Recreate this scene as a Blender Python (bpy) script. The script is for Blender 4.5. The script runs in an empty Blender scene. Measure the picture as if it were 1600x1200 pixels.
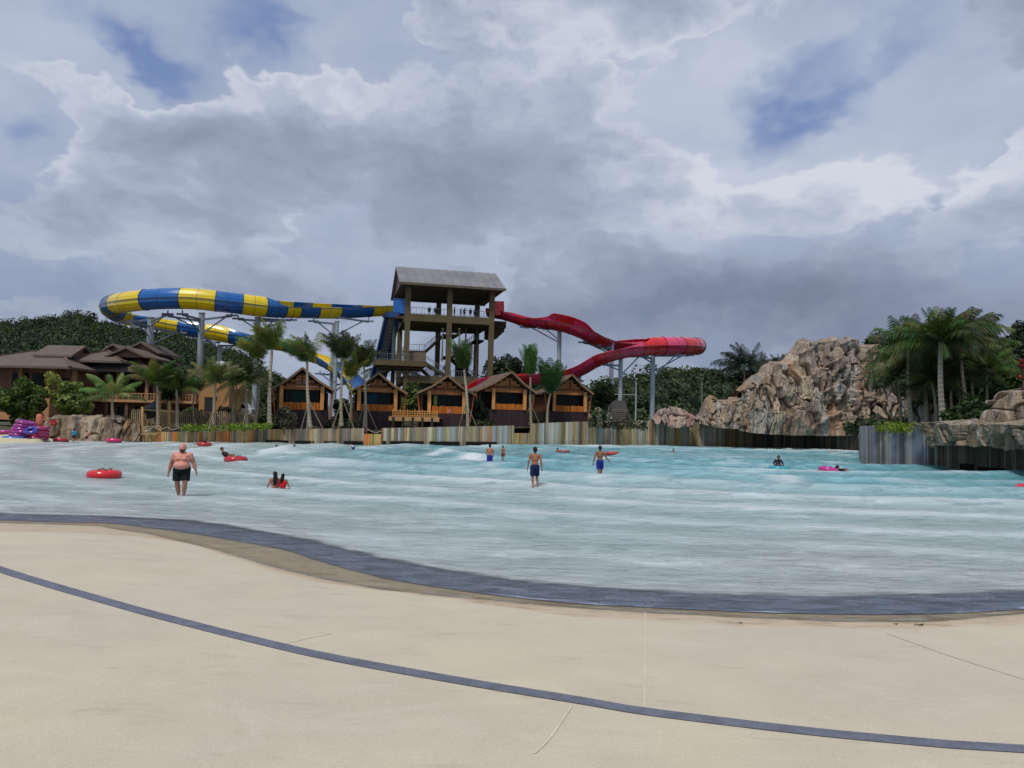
import bpy, bmesh, math, random
import numpy as np
from mathutils import Vector, Matrix
R = math.radians
random.seed(7)
rng = np.random.default_rng(7)
SC = bpy.context.scene
COL = SC.collection

# ------------------------------------------------------------------ camera
CAM = Vector((0, 0, 2.5)); FPX = 1200.0
_p = math.atan(0.0567); _a = 0.023
_F = Vector((0, math.cos(_p), math.sin(_p))); _R0 = Vector((1, 0, 0)); _U0 = Vector((0, -math.sin(_p), math.cos(_p)))
_Rt = math.cos(_a) * _R0 + math.sin(_a) * _U0
_Up = -math.sin(_a) * _R0 + math.cos(_a) * _U0
camd = bpy.data.cameras.new("camera"); cam = bpy.data.objects.new("camera", camd); COL.objects.link(cam)
camd.sensor_width = 36; camd.lens = 27.0; camd.clip_end = 6000; camd.clip_start = 0.1
m = Matrix((_Rt, _Up, -_F)).transposed().to_4x4(); m.translation = CAM
cam.matrix_world = m
SC.camera = cam
SC.view_settings.view_transform = 'Standard'; SC.view_settings.look = 'None'
SC.view_settings.gamma = 1; SC.view_settings.exposure = 0.0
SC.view_settings.use_curve_mapping = False

def ray(px, py):
    return _F + (px - 800) / FPX * _Rt + (600 - py) / FPX * _Up
def Q(px, py, Y):                      # point of the scene at distance Y that the photograph shows at a pixel
    d = ray(float(px), float(py)); return CAM + d * float(Y / d.y)
def HZ(px, py, z=0.0):                 # the same on a level surface
    d = ray(float(px), float(py)); return CAM + d * float((z - CAM.z) / d.z)
def S(r, g, b):                        # sRGB 0-255 to linear
    f = lambda c: c / 12.92 if c <= 0.04045 else ((c + 0.055) / 1.055) ** 2.4
    return (f(r / 255), f(g / 255), f(b / 255))

# ------------------------------------------------------------------ node helper
class G:
    def __init__(s, tree): s.t = tree; s.t.nodes.clear()
    def n(s, typ, ins=None, **kw):
        nd = s.t.nodes.new(typ)
        for k, v in kw.items(): setattr(nd, k, v)
        if ins:
            for k, v in ins.items(): s.set(nd, k, v)
        return nd
    def set(s, nd, k, v):
        sock = nd.inputs[k]
        if isinstance(v, bpy.types.NodeSocket): s.t.links.new(v, sock)
        elif isinstance(v, (tuple, list)) and len(v) == 3 and sock.type == 'RGBA': sock.default_value = (*v, 1)
        else: sock.default_value = v
    def m(s, op, a, b=0.0, c=0.0, clamp=False):
        nd = s.n('ShaderNodeMath', {0: a, 1: b, 2: c}, operation=op); nd.use_clamp = clamp; return nd.outputs[0]
    def vm(s, op, a, b=(0, 0, 0)):
        nd = s.n('ShaderNodeVectorMath', {0: a, 1: b}, operation=op)
        return nd.outputs['Value'] if op in ('DOT_PRODUCT', 'LENGTH', 'DISTANCE') else nd.outputs[0]
    def noise(s, vec, scale, detail=4, rough=0.55, dist=0.0):
        return s.n('ShaderNodeTexNoise', {'Vector': vec, 'Scale': scale, 'Detail': detail, 'Roughness': rough, 'Distortion': dist}).outputs['Fac']
    def mr(s, v, a, b, c=0.0, d=1.0, smooth=True):
        nd = s.n('ShaderNodeMapRange', {0: v, 1: a, 2: b, 3: c, 4: d}); nd.interpolation_type = 'SMOOTHSTEP' if smooth else 'LINEAR'
        return nd.outputs[0]
    def mix(s, f, a, b, mode='MIX'):
        nd = s.n('ShaderNodeMix', None, data_type='RGBA', blend_type=mode)
        s.set(nd, 0, f); s.set(nd, 6, a); s.set(nd, 7, b); return nd.outputs[2]
    def attr(s, name): return s.n('ShaderNodeAttribute', attribute_name=name)
    def pos(s): return s.n('ShaderNodeNewGeometry').outputs['Position']
    def sep(s, v): return s.n('ShaderNodeSeparateXYZ', {0: v}).outputs
    def comb(s, x, y, z): return s.n('ShaderNodeCombineXYZ', {0: x, 1: y, 2: z}).outputs[0]
    def scl(s, v, t): return s.vm('MULTIPLY', v, t)
    def bump(s, h, strength=0.3, dist=0.1):
        return s.n('ShaderNodeBump', {'Height': h, 'Strength': strength, 'Distance': dist}).outputs[0]

# ------------------------------------------------------------------ sky
w = bpy.data.worlds.new("World"); SC.world = w; w.use_nodes = True
SUN_EL, SUN_AZ = R(58), R(205)         # sun behind the viewer, high, slightly to the left; azimuth clockwise from +Y
g = G(w.node_tree)
tc = g.n('ShaderNodeTexCoord').outputs['Generated']
d = g.vm('NORMALIZE', tc)
x, y, z = g.sep(d)
sky = g.n('ShaderNodeTexSky', sky_type='NISHITA', sun_disc=False, sun_elevation=SUN_EL, sun_rotation=SUN_AZ, air_density=1.0, dust_density=1.2, ozone_density=1.5)
def skydir(px, py): return tuple(ray(px, py).normalized())
p0 = g.vm('MULTIPLY', d, (1.0, 1.0, 1.75))
wob = g.n('ShaderNodeTexNoise', {'Vector': p0, 'Scale': 5.0, 'Detail': 4, 'Roughness': 0.62}).outputs['Color']
wv = g.vm('SUBTRACT', wob, (.5, .5, .5))
dw = g.vm('ADD', d, g.vm('MULTIPLY', wv, (.16, .16, .16)))
def blobs(lst):
    acc = None
    for (px, py, rx, ry, wt) in lst:
        df = g.vm('SUBTRACT', dw, skydir(px, py)); df = g.vm('MULTIPLY', df, (1.0 / rx, 1.0 / rx, 1.0 / ry))
        v = g.m('MULTIPLY', g.m('EXPONENT', g.m('MULTIPLY', g.m('POWER', g.vm('LENGTH', df), 2.0), -1.0)), wt)
        acc = v if acc is None else g.m('ADD', acc, v)
    return acc
gaps = blobs([(110, 60, .11, .03, .66), (210, 85, .05, .02, .45), (410, 35, .08, .03, .72), (1225, 100, .09, .05, 1.05), (1185, 235, .05, .035, .9), (1280, 165, .09, .03, .55), (1440, 60, .07, .07, .45), (10, 190, .04, .03, .7)])
lights = blobs([(780, 290, .15, .05, .95), (650, 195, .08, .04, .5), (1190, 295, .15, .045, 1.1), (1090, 265, .07, .03, .4), (320, 330, .10, .03, .6), (480, 110, .14, .05, .4), (1450, 270, .14, .04, .6), (60, 250, .12, .05, .4), (1000, 60, .2, .09, .4), (1350, 140, .05, .03, .5), (150, 400, .12, .02, .35), (180, 135, .15, .04, .35)])
darks = blobs([(480, 250, .20, .05, .5), (690, 330, .10, .05, .8), (850, 200, .10, .04, .22), (1000, 310, .13, .03, .4), (1400, 470, .45, .05, 1.0), (60, 330, .13, .03, .5), (120, 450, .25, .04, .55), (330, 340, .05, .02, .5), (950, 470, .3, .05, .55), (700, 130, .08, .05, .25), (20, 215, .05, .03, .3)])
def layer(off, sc, bsc=None, det=6):
    p = g.vm('ADD', g.vm('MULTIPLY', p0, (sc, sc, sc)), off)
    p = g.vm('ADD', p, g.vm('MULTIPLY', wv, (.45, .45, .45)))
    n = g.noise(p, 1.0, det, .58, 0.0)
    if bsc is None: return g.m('ADD', g.m('MULTIPLY', g.m('SUBTRACT', n, .5), 1.12), .49)
    vb = g.n('ShaderNodeTexVoronoi', {'Vector': p, 'Scale': bsc, 'Detail': 2.0, 'Roughness': .55, 'Lacunarity': 2.3}, feature='F1'); vb.normalize = True
    return g.m('ADD', g.m('MULTIPLY', n, .80), g.m('MULTIPLY', g.m('SUBTRACT', .58, vb.outputs['Distance']), .34))
def ramp(f, stops):
    cr = g.n('ShaderNodeValToRGB', {0: f}); els = cr.color_ramp.elements
    for k, (p_, c_) in enumerate(stops):
        e = els[k] if k < 2 else els.new(p_)
        e.position = p_; e.color = (*c_, 1)
    return cr.outputs[0]
guide = g.m('SUBTRACT', lights, darks)
vg = g.m('SUBTRACT', 0, g.m('MULTIPLY', gaps, .40))
# high veil, bright, with blue showing through
n0 = layer((3.1, 1.7, .4), 2.0, None, 4)
c0 = ramp(g.m('ADD', n0, g.m('MULTIPLY', guide, .16)), [(.20, S(134, 150, 180)), (.80, S(196, 205, 221)), (.48, S(164, 176, 200))])
gm = g.mr(g.m('ADD', gaps, g.m('MULTIPLY', g.m('SUBTRACT', .47, n0), 2.2)), .30, .95)
# middle cumulus: bright crisp rims, greyer hearts
n1 = g.m('ADD', g.m('ADD', layer((7.7, 2.2, 5.1), 2.9, 1.9), vg), g.m('MULTIPLY', lights, .10))
m1 = g.mr(n1, .470, .512)
c1 = ramp(g.m('SUBTRACT', n1, g.m('MULTIPLY', guide, .13)), [(.44, S(208, 214, 226)), (.80, S(128, 138, 160)), (.515, S(178, 188, 207)), (.60, S(153, 163, 186))])
# low scud: darker, soft edged
n2 = g.m('ADD', g.m('ADD', layer((1.3, 9.2, 2.6), 2.7, None, 6), vg), g.m('MULTIPLY', g.m('SUBTRACT', darks, g.m('MULTIPLY', lights, .5)), .16))
m2 = g.m('MULTIPLY', g.mr(n2, .50, .585), .80)
c2 = ramp(n2, [(.50, S(168, 177, 198)), (.78, S(120, 130, 153)), (.62, S(146, 156, 179))])
cc = g.mix(m1, c0, c1); cc = g.mix(m2, cc, c2)
gm = g.m('MULTIPLY', gm, g.m('MULTIPLY', g.m('SUBTRACT', 1, m1), g.m('SUBTRACT', 1, m2)))
hzn = g.mr(z, 0.03, 0.26, .6, 0.0)
cc = g.mix(g.m('MULTIPLY', hzn, g.mr(x, -.5, .6, .35, .85)), cc, S(104, 118, 143))
cc = g.mix(g.mr(z, 0.0, 0.07, .5, 0), cc, S(150, 160, 182))
b1 = g.n('ShaderNodeBackground', {'Color': sky.outputs[0], 'Strength': 0.085})
b2 = g.n('ShaderNodeBackground', {'Color': cc, 'Strength': 1.0})
b3 = g.n('ShaderNodeBackground', {'Color': S(124, 147, 196), 'Strength': 1.0})
mb = g.n('ShaderNodeMixShader', {0: 0.7, 1: b1.outputs[0], 2: b3.outputs[0]})     # thin veil of high cloud over the blue
ms = g.n('ShaderNodeMixShader', {0: gm, 1: b2.outputs[0], 2: mb.outputs[0]})
g.n('ShaderNodeOutputWorld', {0: ms.outputs[0]})
w.cycles.sampling_method = 'MANUAL'; w.cycles.sample_map_resolution = 256

sd = bpy.data.lights.new("sun", 'SUN'); sd.energy = 2.3; sd.angle = R(12); sd.color = (1, .96, .9)
sun = bpy.data.objects.new("sun", sd); COL.objects.link(sun)
sv = Vector((math.sin(SUN_AZ) * math.cos(SUN_EL), math.cos(SUN_AZ) * math.cos(SUN_EL), math.sin(SUN_EL)))
sun.rotation_euler = sv.to_track_quat('Z', 'Y').to_euler()

# ------------------------------------------------------------------ object helpers
def tag(o, label=None, cat=None, group=None, kind=None):
    if label: o['label'] = label
    if cat: o['category'] = cat
    if group: o['group'] = group
    if kind: o['kind'] = kind
    return o
def empty(name, loc=(0, 0, 0), rz=0, label=None, cat=None, group=None):
    o = bpy.data.objects.new(name, None); COL.objects.link(o); o.location = loc; o.rotation_euler = (0, 0, rz); o.empty_display_size = .3
    return tag(o, label, cat, group)
def offset_of(p):
    v = Vector((0, 0, 0))
    while p is not None: v += p.location; p = p.parent
    return v
def mesh_from(name, V, F, mats, parent=None, cols=None, mi=None, smooth=False, world=False, vattr=None, origin=None):
    """V (n,3), F list or (m,k) array; cols per face; link one mesh object"""
    V = np.asarray(V, dtype=np.float64)
    o_loc = Vector((0, 0, 0))
    if parent is not None and world: V = V - np.array(offset_of(parent))
    elif parent is None and origin is not None:
        V = V - np.array(origin); o_loc = Vector(origin)
    me = bpy.data.meshes.new(name)
    if isinstance(F, np.ndarray):
        k = F.shape[1]; nf = len(F)
        me.vertices.add(len(V)); me.vertices.foreach_set('co', V.astype(np.float32).ravel())
        me.loops.add(nf * k); me.loops.foreach_set('vertex_index', F.astype(np.int32).ravel())
        me.polygons.add(nf); me.polygons.foreach_set('loop_start', np.arange(nf, dtype=np.int32) * k)
        lens = np.full(nf, k)
        me.update(calc_edges=True)
    else:
        me.from_pydata([tuple(v) for v in V], [], [tuple(f) for f in F]); me.update()
        lens = np.array([len(f) for f in F]); nf = len(F)
    if not isinstance(mats, (list, tuple)): mats = [mats]
    for mt in mats: me.materials.append(mt)
    if mi is not None: me.polygons.foreach_set('material_index', np.asarray(mi, dtype=np.int32))
    if cols is not None:
        a = me.color_attributes.new('Col', 'FLOAT_COLOR', 'CORNER')
        c = np.ones((nf, 4), dtype=np.float32); c[:, :3] = np.asarray(cols, dtype=np.float32)[:, :3]
        a.data.foreach_set('color', np.repeat(c, lens, axis=0).ravel())
    if vattr:
        for k_, v_ in vattr.items():
            v_ = np.asarray(v_, dtype=np.float32)
            if v_.ndim == 1:
                a = me.attributes.new(k_, 'FLOAT', 'POINT'); a.data.foreach_set('value', v_)
            else:
                c = np.ones((len(V), 4), dtype=np.float32); c[:, :3] = v_
                a = me.attributes.new(k_, 'FLOAT_COLOR', 'POINT'); a.data.foreach_set('color', c.ravel())
    if smooth: me.polygons.foreach_set('use_smooth', np.ones(nf, dtype=bool))
    o = bpy.data.objects.new(name, me); COL.objects.link(o); o.location = o_loc
    if parent is not None: o.parent = parent
    return o

class MB:
    def __init__(s): s.V = []; s.F = []; s.C = []; s.c = (1, 1, 1); s.M = None
    def add(s, vs, fs, c=None):
        n = len(s.V)
        if s.M is not None: vs = [s.M @ Vector(v) for v in vs]
        s.V += [tuple(v) for v in vs]; s.F += [tuple(i + n for i in f) for f in fs]; s.C += [c or s.c] * len(fs)
    def box(s, c, sz, rz=0, c_=None, taper=1.0, rot=None):
        x, y, z = sz[0] / 2, sz[1] / 2, sz[2] / 2
        vs = [Vector((a * x * (taper if q > 0 else 1), b * y * (taper if q > 0 else 1), q * z)) for q in (-1, 1) for a, b in ((-1, -1), (1, -1), (1, 1), (-1, 1))]
        M = (rot if rot is not None else Matrix.Rotation(rz, 3, 'Z'))
        vs = [M @ v + Vector(c) for v in vs]
        s.add(vs, [(0, 3, 2, 1), (4, 5, 6, 7), (0, 1, 5, 4), (1, 2, 6, 5), (2, 3, 7, 6), (3, 0, 4, 7)], c_)
    def beam(s, a, b, w, h, c_=None, up=(0, 0, 1)):
        a = Vector(a); b = Vector(b); d = b - a; L = d.length; d.normalize()
        u = Vector(up)
        if abs(d.dot(u)) > .98: u = Vector((0, 1, 0))
        sx = d.cross(u).normalized(); sz = sx.cross(d).normalized()
        vs = [p + sx * i * w / 2 + sz * j * h / 2 for p in (a, b) for i, j in ((-1, -1), (1, -1), (1, 1), (-1, 1))]
        s.add(vs, [(0, 1, 2, 3), (4, 7, 6, 5), (0, 4, 5, 1), (1, 5, 6, 2), (2, 6, 7, 3), (3, 7, 4, 0)], c_)
    def tube(s, pts, r, n=8, c_=None, cap=True):
        pts = [Vector(p) for p in pts]; rs = r if isinstance(r, (list, tuple)) else [r] * len(pts)
        vs = []; fs = []; up = Vector((0, 0, 1)); px_ = None
        for i, p in enumerate(pts):
            d = (pts[min(i + 1, len(pts) - 1)] - pts[max(i - 1, 0)]).normalized()
            if px_ is None: sx = d.cross(up if abs(d.z) < .95 else Vector((0, 1, 0))).normalized()
            else: sx = (px_ - d * px_.dot(d)).normalized()
            px_ = sx; sy = d.cross(sx)
            for k in range(n):
                a = 2 * math.pi * k / n; vs.append(p + (sx * math.cos(a) + sy * math.sin(a)) * rs[i])
        for i in range(len(pts) - 1):
            for k in range(n):
                k2 = (k + 1) % n; fs.append((i * n + k, i * n + k2, (i + 1) * n + k2, (i + 1) * n + k))
        if cap:
            fs.append(tuple(range(n))[::-1]); fs.append(tuple((len(pts) - 1) * n + k for k in range(n)))
        s.add(vs, fs, c_)
    def ell(s, c, r, nu=12, nv=8, c_=None, M=None):
        vs = []; fs = []
        for j in range(nv + 1):
            t = math.pi * j / nv
            for i in range(nu):
                a = 2 * math.pi * i / nu
                v = Vector((r[0] * math.sin(t) * math.cos(a), r[1] * math.sin(t) * math.sin(a), r[2] * math.cos(t)))
                if M is not None: v = M @ v
                vs.append(v + Vector(c))
        for j in range(nv):
            for i in range(nu):
                i2 = (i + 1) % nu; fs.append((j * nu + i, (j + 1) * nu + i, (j + 1) * nu + i2, j * nu + i2))
        s.add(vs, fs, c_)
    def quad(s, a, b, c, d, c_=None): s.add([a, b, c, d], [(0, 1, 2, 3)], c_)
    def prism(s, poly, y0, y1, c_=None):        # polygon in x,z extruded along y
        n = len(poly); vs = [(p[0], y0, p[1]) for p in poly] + [(p[0], y1, p[1]) for p in poly]
        fs = [tuple(range(n)), tuple(range(2 * n - 1, n - 1, -1))] + [(i, i + n, (i + 1) % n + n, (i + 1) % n) for i in range(n)]
        s.add(vs, fs, c_)
    def build(s, name, mat, parent=None, smooth=False, world=False, origin=None):
        return mesh_from(name, s.V, s.F, mat, parent, cols=s.C, smooth=smooth, world=world, origin=origin)
def copy_tree(o, parent=None):
    c = o.copy(); COL.objects.link(c); c.parent = parent
    for ch in list(o.children): copy_tree(ch, c)
    return c

# ------------------------------------------------------------------ numpy noise
_perm = rng.random((64, 64, 64)).astype(np.float32)
def vnoise(x, y, z):
    x = np.asarray(x, float); y = np.asarray(y, float) + 0 * x; z = np.asarray(z, float) + 0 * x
    xi = np.floor(x).astype(int); yi = np.floor(y).astype(int); zi = np.floor(z).astype(int)
    xf = x - xi; yf = y - yi; zf = z - zi
    xf = xf * xf * (3 - 2 * xf); yf = yf * yf * (3 - 2 * yf); zf = zf * zf * (3 - 2 * zf)
    def L(a, b, c): return _perm[(xi + a) & 63, (yi + b) & 63, (zi + c) & 63]
    c00 = L(0,0,0)*(1-xf)+L(1,0,0)*xf; c10 = L(0,1,0)*(1-xf)+L(1,1,0)*xf
    c01 = L(0,0,1)*(1-xf)+L(1,0,1)*xf; c11 = L(0,1,1)*(1-xf)+L(1,1,1)*xf
    c0 = c00*(1-yf)+c10*yf; c1 = c01*(1-yf)+c11*yf
    return c0*(1-zf)+c1*zf
def fbm(x, y, z=0.0, oct=4, rough=.5):
    v = 0; a = 1; t = 0; f = 1
    for i in range(oct):
        v = v + a * vnoise(np.asarray(x) * f + 7.3 * i, np.asarray(y) * f + 3.1 * i, np.asarray(z) * f + 1.7 * i); t += a; a *= rough; f *= 2.03
    return v / t
# ------------------------------------------------------------------ materials
MATS = {}
def newmat(name):
    mt = bpy.data.materials.new(name); mt.use_nodes = True; MATS[name] = mt; return mt, G(mt.node_tree)
def surf(name, col=None, rough=.7, var=.15, scale=3.0, stretch=(1, 1, 1), bump=.0, bscale=20., spec=.3, metal=0.0, coat=0.0, blotch=.0, obj=False):
    """painted/plain surface; colour from Col attribute unless given; grain + blotches"""
    mt, g = newmat(name)
    c = g.attr('Col').outputs['Color'] if col is None else None
    p = g.n('ShaderNodeTexCoord').outputs['Object'] if obj else g.pos()
    pv = g.scl(p, stretch)
    n = g.noise(pv, scale, 6, .62)
    f = g.mr(n, .25, .75, 1 - var, 1 + var, False)
    if blotch:
        n2 = g.noise(pv, scale * .17, 3, .5); f = g.m('MULTIPLY', f, g.mr(n2, .3, .7, 1 - blotch, 1 + blotch, False))
    fv = g.comb(f, f, f)
    out = g.mix(1.0, c if c is not None else (*col, 1), fv, 'MULTIPLY')
    b = g.n('ShaderNodeBsdfPrincipled', {'Base Color': out, 'Roughness': g.mr(n, .3, .7, max(0, rough - .08), min(1, rough + .08), False), 'Specular IOR Level': spec, 'Metallic': metal, 'Coat Weight': coat})
    if bump: g.set(b, 'Normal', g.bump(g.noise(g.scl(p, stretch), bscale, 5, .6), bump, .05))
    g.n('ShaderNodeOutputMaterial', {0: b.outputs[0]}); return mt
M_wood = surf('wood', rough=.65, var=.28, scale=5, stretch=(4, 4, .6), bump=.3, bscale=9, blotch=.15)
M_wall = surf('painted planks', rough=.8, var=.16, scale=3, stretch=(5, 5, .35), bump=.25, bscale=8, blotch=.12)
M_roof = surf('roof shingles', rough=.85, var=.25, scale=5, bump=.5, bscale=10, blotch=.12)
M_conc = surf('concrete', rough=.85, var=.12, scale=2, stretch=(1, 1, .4), bump=.1, blotch=.15)
M_plas = surf('glossy fibreglass', rough=.28, var=.05, scale=1.5, spec=.5, coat=.35, blotch=.10)
M_steel = surf('galvanised steel', rough=.5, var=.08, scale=2, metal=.25, blotch=.06)
M_skin = surf('skin', rough=.6, var=.07, scale=9, blotch=.10, obj=True)
M_cloth = surf('cloth', rough=.85, var=.15, scale=14, bump=.4, bscale=16, obj=True)
M_hair = surf('hair', rough=.7, var=.3, scale=40, bump=.6, bscale=60, obj=True)
M_vinyl = surf('inflated vinyl', rough=.22, var=.05, scale=3, spec=.5, coat=.4, blotch=.08, obj=True)
M_leaf = None
def leafmat(name, trans=.25):
    mt, g = newmat(name)
    c = g.attr('Col').outputs['Color']
    b = g.n('ShaderNodeBsdfPrincipled', {'Base Color': c, 'Roughness': .55, 'Specular IOR Level': .25})
    t = g.n('ShaderNodeBsdfTranslucent', {0: g.mix(1.0, c, (1.3, 1.4, .5, 1), 'MULTIPLY')})
    mx = g.n('ShaderNodeMixShader', {0: trans, 1: b.outputs[0], 2: t.outputs[0]})
    g.n('ShaderNodeOutputMaterial', {0: mx.outputs[0]}); return mt
M_leaf = leafmat('leaves')
def glassmat():
    mt, g = newmat('dark window glass')
    b = g.n('ShaderNodeBsdfPrincipled', {'Base Color': (.008, .014, .014, 1), 'Roughness': .12, 'Specular IOR Level': .12})
    g.n('ShaderNodeOutputMaterial', {0: b.outputs[0]}); return mt
M_glass = glassmat()
# rock: colour attribute + streaks
mt, g = newmat('painted rock'); M_rock = mt
p = g.pos(); c = g.attr('Col').outputs['Color']
n1 = g.noise(g.scl(p, (1.1, 1.1, .35)), 1.3, 7, .65, .6); n2 = g.noise(p, 3.0, 8, .7)
n3 = g.noise(g.scl(p, (1.6, 1.6, .16)), 1.0, 5, .6)
c = g.mix(g.mr(n1, .42, .66, 0, .5), c, S(206, 190, 168))
c = g.mix(g.mr(n3, .53, .66, 0, .7), c, S(84, 82, 80))
c = g.mix(g.mr(g.noise(g.scl(p, (1.9, 1.9, .12)), 1.2, 4, .6), .55, .67, 0, .6), c, S(206, 204, 196))
f = g.mr(n2, .25, .75, .55, 1.08, False)
c = g.mix(1.0, c, g.comb(f, f, f), 'MULTIPLY')
b = g.n('ShaderNodeBsdfPrincipled', {'Base Color': c, 'Roughness': .88, 'Specular IOR Level': .2, 'Normal': g.bump(g.m('ADD', n2, g.m('MULTIPLY', n1, .6)), .6, .22)})
g.n('ShaderNodeOutputMaterial', {0: b.outputs[0]})
# deck: washed aggregate
mt, g = newmat('washed aggregate deck'); M_deck = mt
p = g.pos(); wet = g.attr('wet').outputs['Fac']; sub = g.attr('sub').outputs['Fac']
n = g.noise(p, 1.1, 5, .6); sp = g.noise(p, 90, 3, .7); sp2 = g.n('ShaderNodeTexVoronoi', {'Vector': p, 'Scale': 120}).outputs['Color']
big = g.noise(g.scl(p, (1, .6, 1)), .28, 5, .55, .5)
c = g.mix(g.mr(big, .3, .7), S(197, 187, 168), S(206, 194, 165))
c = g.mix(g.mr(n, .3, .75, 0, .6), c, S(187, 178, 159))
st = g.noise(g.scl(p, (.5, 1.4, 1)), 1.9, 6, .65, .8)
c = g.mix(g.mr(st, .56, .74, 0, .6), c, S(172, 160, 138))
st3 = g.noise(g.scl(p, (.9, 1.3, 1)), .9, 7, .7, 1.5); c = g.mix(g.mr(st3, .5, .62, 0, .35), c, S(206, 198, 180))
k = g.m('MULTIPLY', g.mr(sp, .3, .7, .92, 1.07, False), g.mr(g.sep(sp2)[0], 0, 1, .92, 1.07, False))
c = g.mix(1.0, c, g.comb(k, k, k), 'MULTIPLY')
wc = g.mix(g.noise(g.scl(p, (.6, 2, 1)), 3, 5, .6), S(216, 194, 160), S(198, 174, 140))
wl2 = g.attr('edge').outputs['Fac']; wc = g.mix(g.m('MULTIPLY', wl2, .7), wc, S(140, 116, 84))
ww = g.noise(g.scl(p, (1.4, 3.6, 1)), 1.3, 7, .74, .8); wc = g.mix(g.mr(ww, .50, .60, 0, .5), wc, S(222, 204, 176)); wc = g.mix(g.mr(ww, .47, .40, 0, .5), wc, S(140, 118, 88))  # ripple caustics painted as bright and dark lines into the wet colour
c = g.mix(g.m('MULTIPLY', wet, .9), c, wc)
c = g.mix(sub, c, S(190, 190, 180))
b = g.n('ShaderNodeBsdfPrincipled', {'Base Color': c, 'Roughness': g.mr(wet, 0, 1, .8, .3, False), 'Specular IOR Level': .3, 'Normal': g.bump(sp, .25, .01)})
g.n('ShaderNodeOutputMaterial', {0: b.outputs[0]})
# mosaic tiles
mt, g = newmat('blue grey mosaic'); M_tile = mt
p = g.pos(); 
br = g.n('ShaderNodeTexBrick', {'Vector': g.scl(p, (1, 1, 1)), 'Color1': (*S(110, 121, 142), 1), 'Color2': (*S(138, 147, 166), 1), 'Mortar': (*S(138, 136, 134), 1), 'Scale': 18.0, 'Mortar Size': .012, 'Brick Width': .5, 'Row Height': .5, 'Bias': 0.0}, offset=0.0)
n = g.noise(p, 2.0, 4, .6); f = g.mr(n, .3, .7, .8, 1.15, False)
n2 = g.noise(p, 28, 2, .6); f = g.m('MULTIPLY', f, g.mr(n2, .3, .7, .75, 1.25, False))
n3 = g.noise(g.scl(p, (1.3, 3.4, 1)), 1.2, 7, .75, .8); f = g.m('MULTIPLY', f, g.mr(n3, .42, .58, .62, 1.30))  # this noise paints light and dark water ripples onto the tiles
gx = g.m('PINGPONG', g.m('MULTIPLY', g.sep(p)[0], 9.0), .5); gl_ = g.mr(gx, 0, .09, .78, 1.0); f = g.m('MULTIPLY', f, gl_)
b = g.n('ShaderNodeBsdfPrincipled', {'Base Color': g.mix(1.0, br.outputs[0], g.comb(f, f, f), 'MULTIPLY'), 'Roughness': .55})
g.n('ShaderNodeOutputMaterial', {0: b.outputs[0]})
M_str = surf('grey mosaic stripe', S(104, 107, 118), rough=.6, var=.30, scale=30, blotch=.2)
# land
mt, g = newmat('earth and grass'); M_land = mt
p = g.pos(); n = g.noise(p, .6, 6, .6); sand = g.attr('sand').outputs['Fac']
c = g.mix(n, S(46, 52, 28), S(86, 78, 52)); c = g.mix(sand, c, S(205, 192, 160))
b = g.n('ShaderNodeBsdfPrincipled', {'Base Color': c, 'Roughness': .95, 'Normal': g.bump(n, .5, .3)})
g.n('ShaderNodeOutputMaterial', {0: b.outputs[0]})
# water
mt, g = newmat('pool water'); M_water = mt
p = g.pos(); deep = g.attr('deep').outputs['Fac']; al = g.attr('alpha').outputs['Fac']; foam = g.attr('foam').outputs['Fac']; rad = g.attr('rad').outputs['Fac']
x, y, z = g.sep(p)
# ripples drawn out along the wave fronts: radial distance compressed
ang = g.m('ARCTAN2', g.m('SUBTRACT', x, 23.3), g.m('SUBTRACT', 80.6, y))
rp = g.comb(g.m('MULTIPLY', ang, 22.0), rad, 0.0); sw = g.attr('swell').outputs['Fac']
st1 = g.noise(g.vm('MULTIPLY', rp, (1.0, 1.3, 1)), .8, 6, .62, .9)
st2 = g.noise(g.vm('MULTIPLY', rp, (1.6, 4.0, 1)), 1.2, 6, .66, 1.2)
wl3 = g.noise(g.scl(p, (.50, 1.35, 1)), 1.0, 7, .72, .5); wl4 = g.noise(g.scl(p, (1.0, 2.4, 1)), 1.1, 7, .72, .4); wl5 = g.noise(g.scl(p, (.5, 1.6, 1)), .8, 5, .6, .6)
shal = g.mix(sw, S(184, 192, 188), S(214, 222, 222))  # swell shading painted in: lighter crests, darker troughs
shal = g.mix(g.mr(wl5, .50, .64, 0, .35), shal, S(170, 166, 150))
shal = g.mix(g.mr(wl3, .52, .62, 0, .65), shal, S(226, 231, 230)); shal = g.mix(g.mr(wl4, .51, .57, 0, .50), shal, S(142, 146, 138)); shal = g.mix(g.mr(wl3, .45, .38, 0, .35), shal, S(150, 154, 148))  # wavelet lights and darks painted into the base colour as well
mid = g.mix(sw, S(160, 192, 192), S(200, 220, 222))
mid = g.mix(g.mr(wl3, .52, .57, 0, .5), mid, S(122, 156, 158)); mid = g.mix(g.mr(st2, .54, .66, 0, .5), mid, S(216, 228, 230))
dp = g.mix(g.m('MULTIPLY', g.mr(st1, .3, .7), g.m('MULTIPLY_ADD', sw, .6, .5)), S(86, 152, 162), S(128, 192, 201))
dp = g.mix(g.mr(wl5, .52, .66, 0, .5), dp, S(60, 130, 146)); dp = g.mix(g.mr(wl3, .52, .58, 0, .45), dp, S(64, 126, 142))
c = g.mix(g.mr(deep, 0, .5, 0, 1, False), shal, mid); c = g.mix(g.mr(deep, .5, 1, 0, 1, False), c, dp)
fm = g.m('MULTIPLY', foam, g.mr(g.m('MULTIPLY_ADD', wl3, .5, g.m('MULTIPLY', st2, .5)), .34, .56, .45, 1.1), clamp=True)
c = g.mix(fm, c, S(228, 234, 236))
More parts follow.
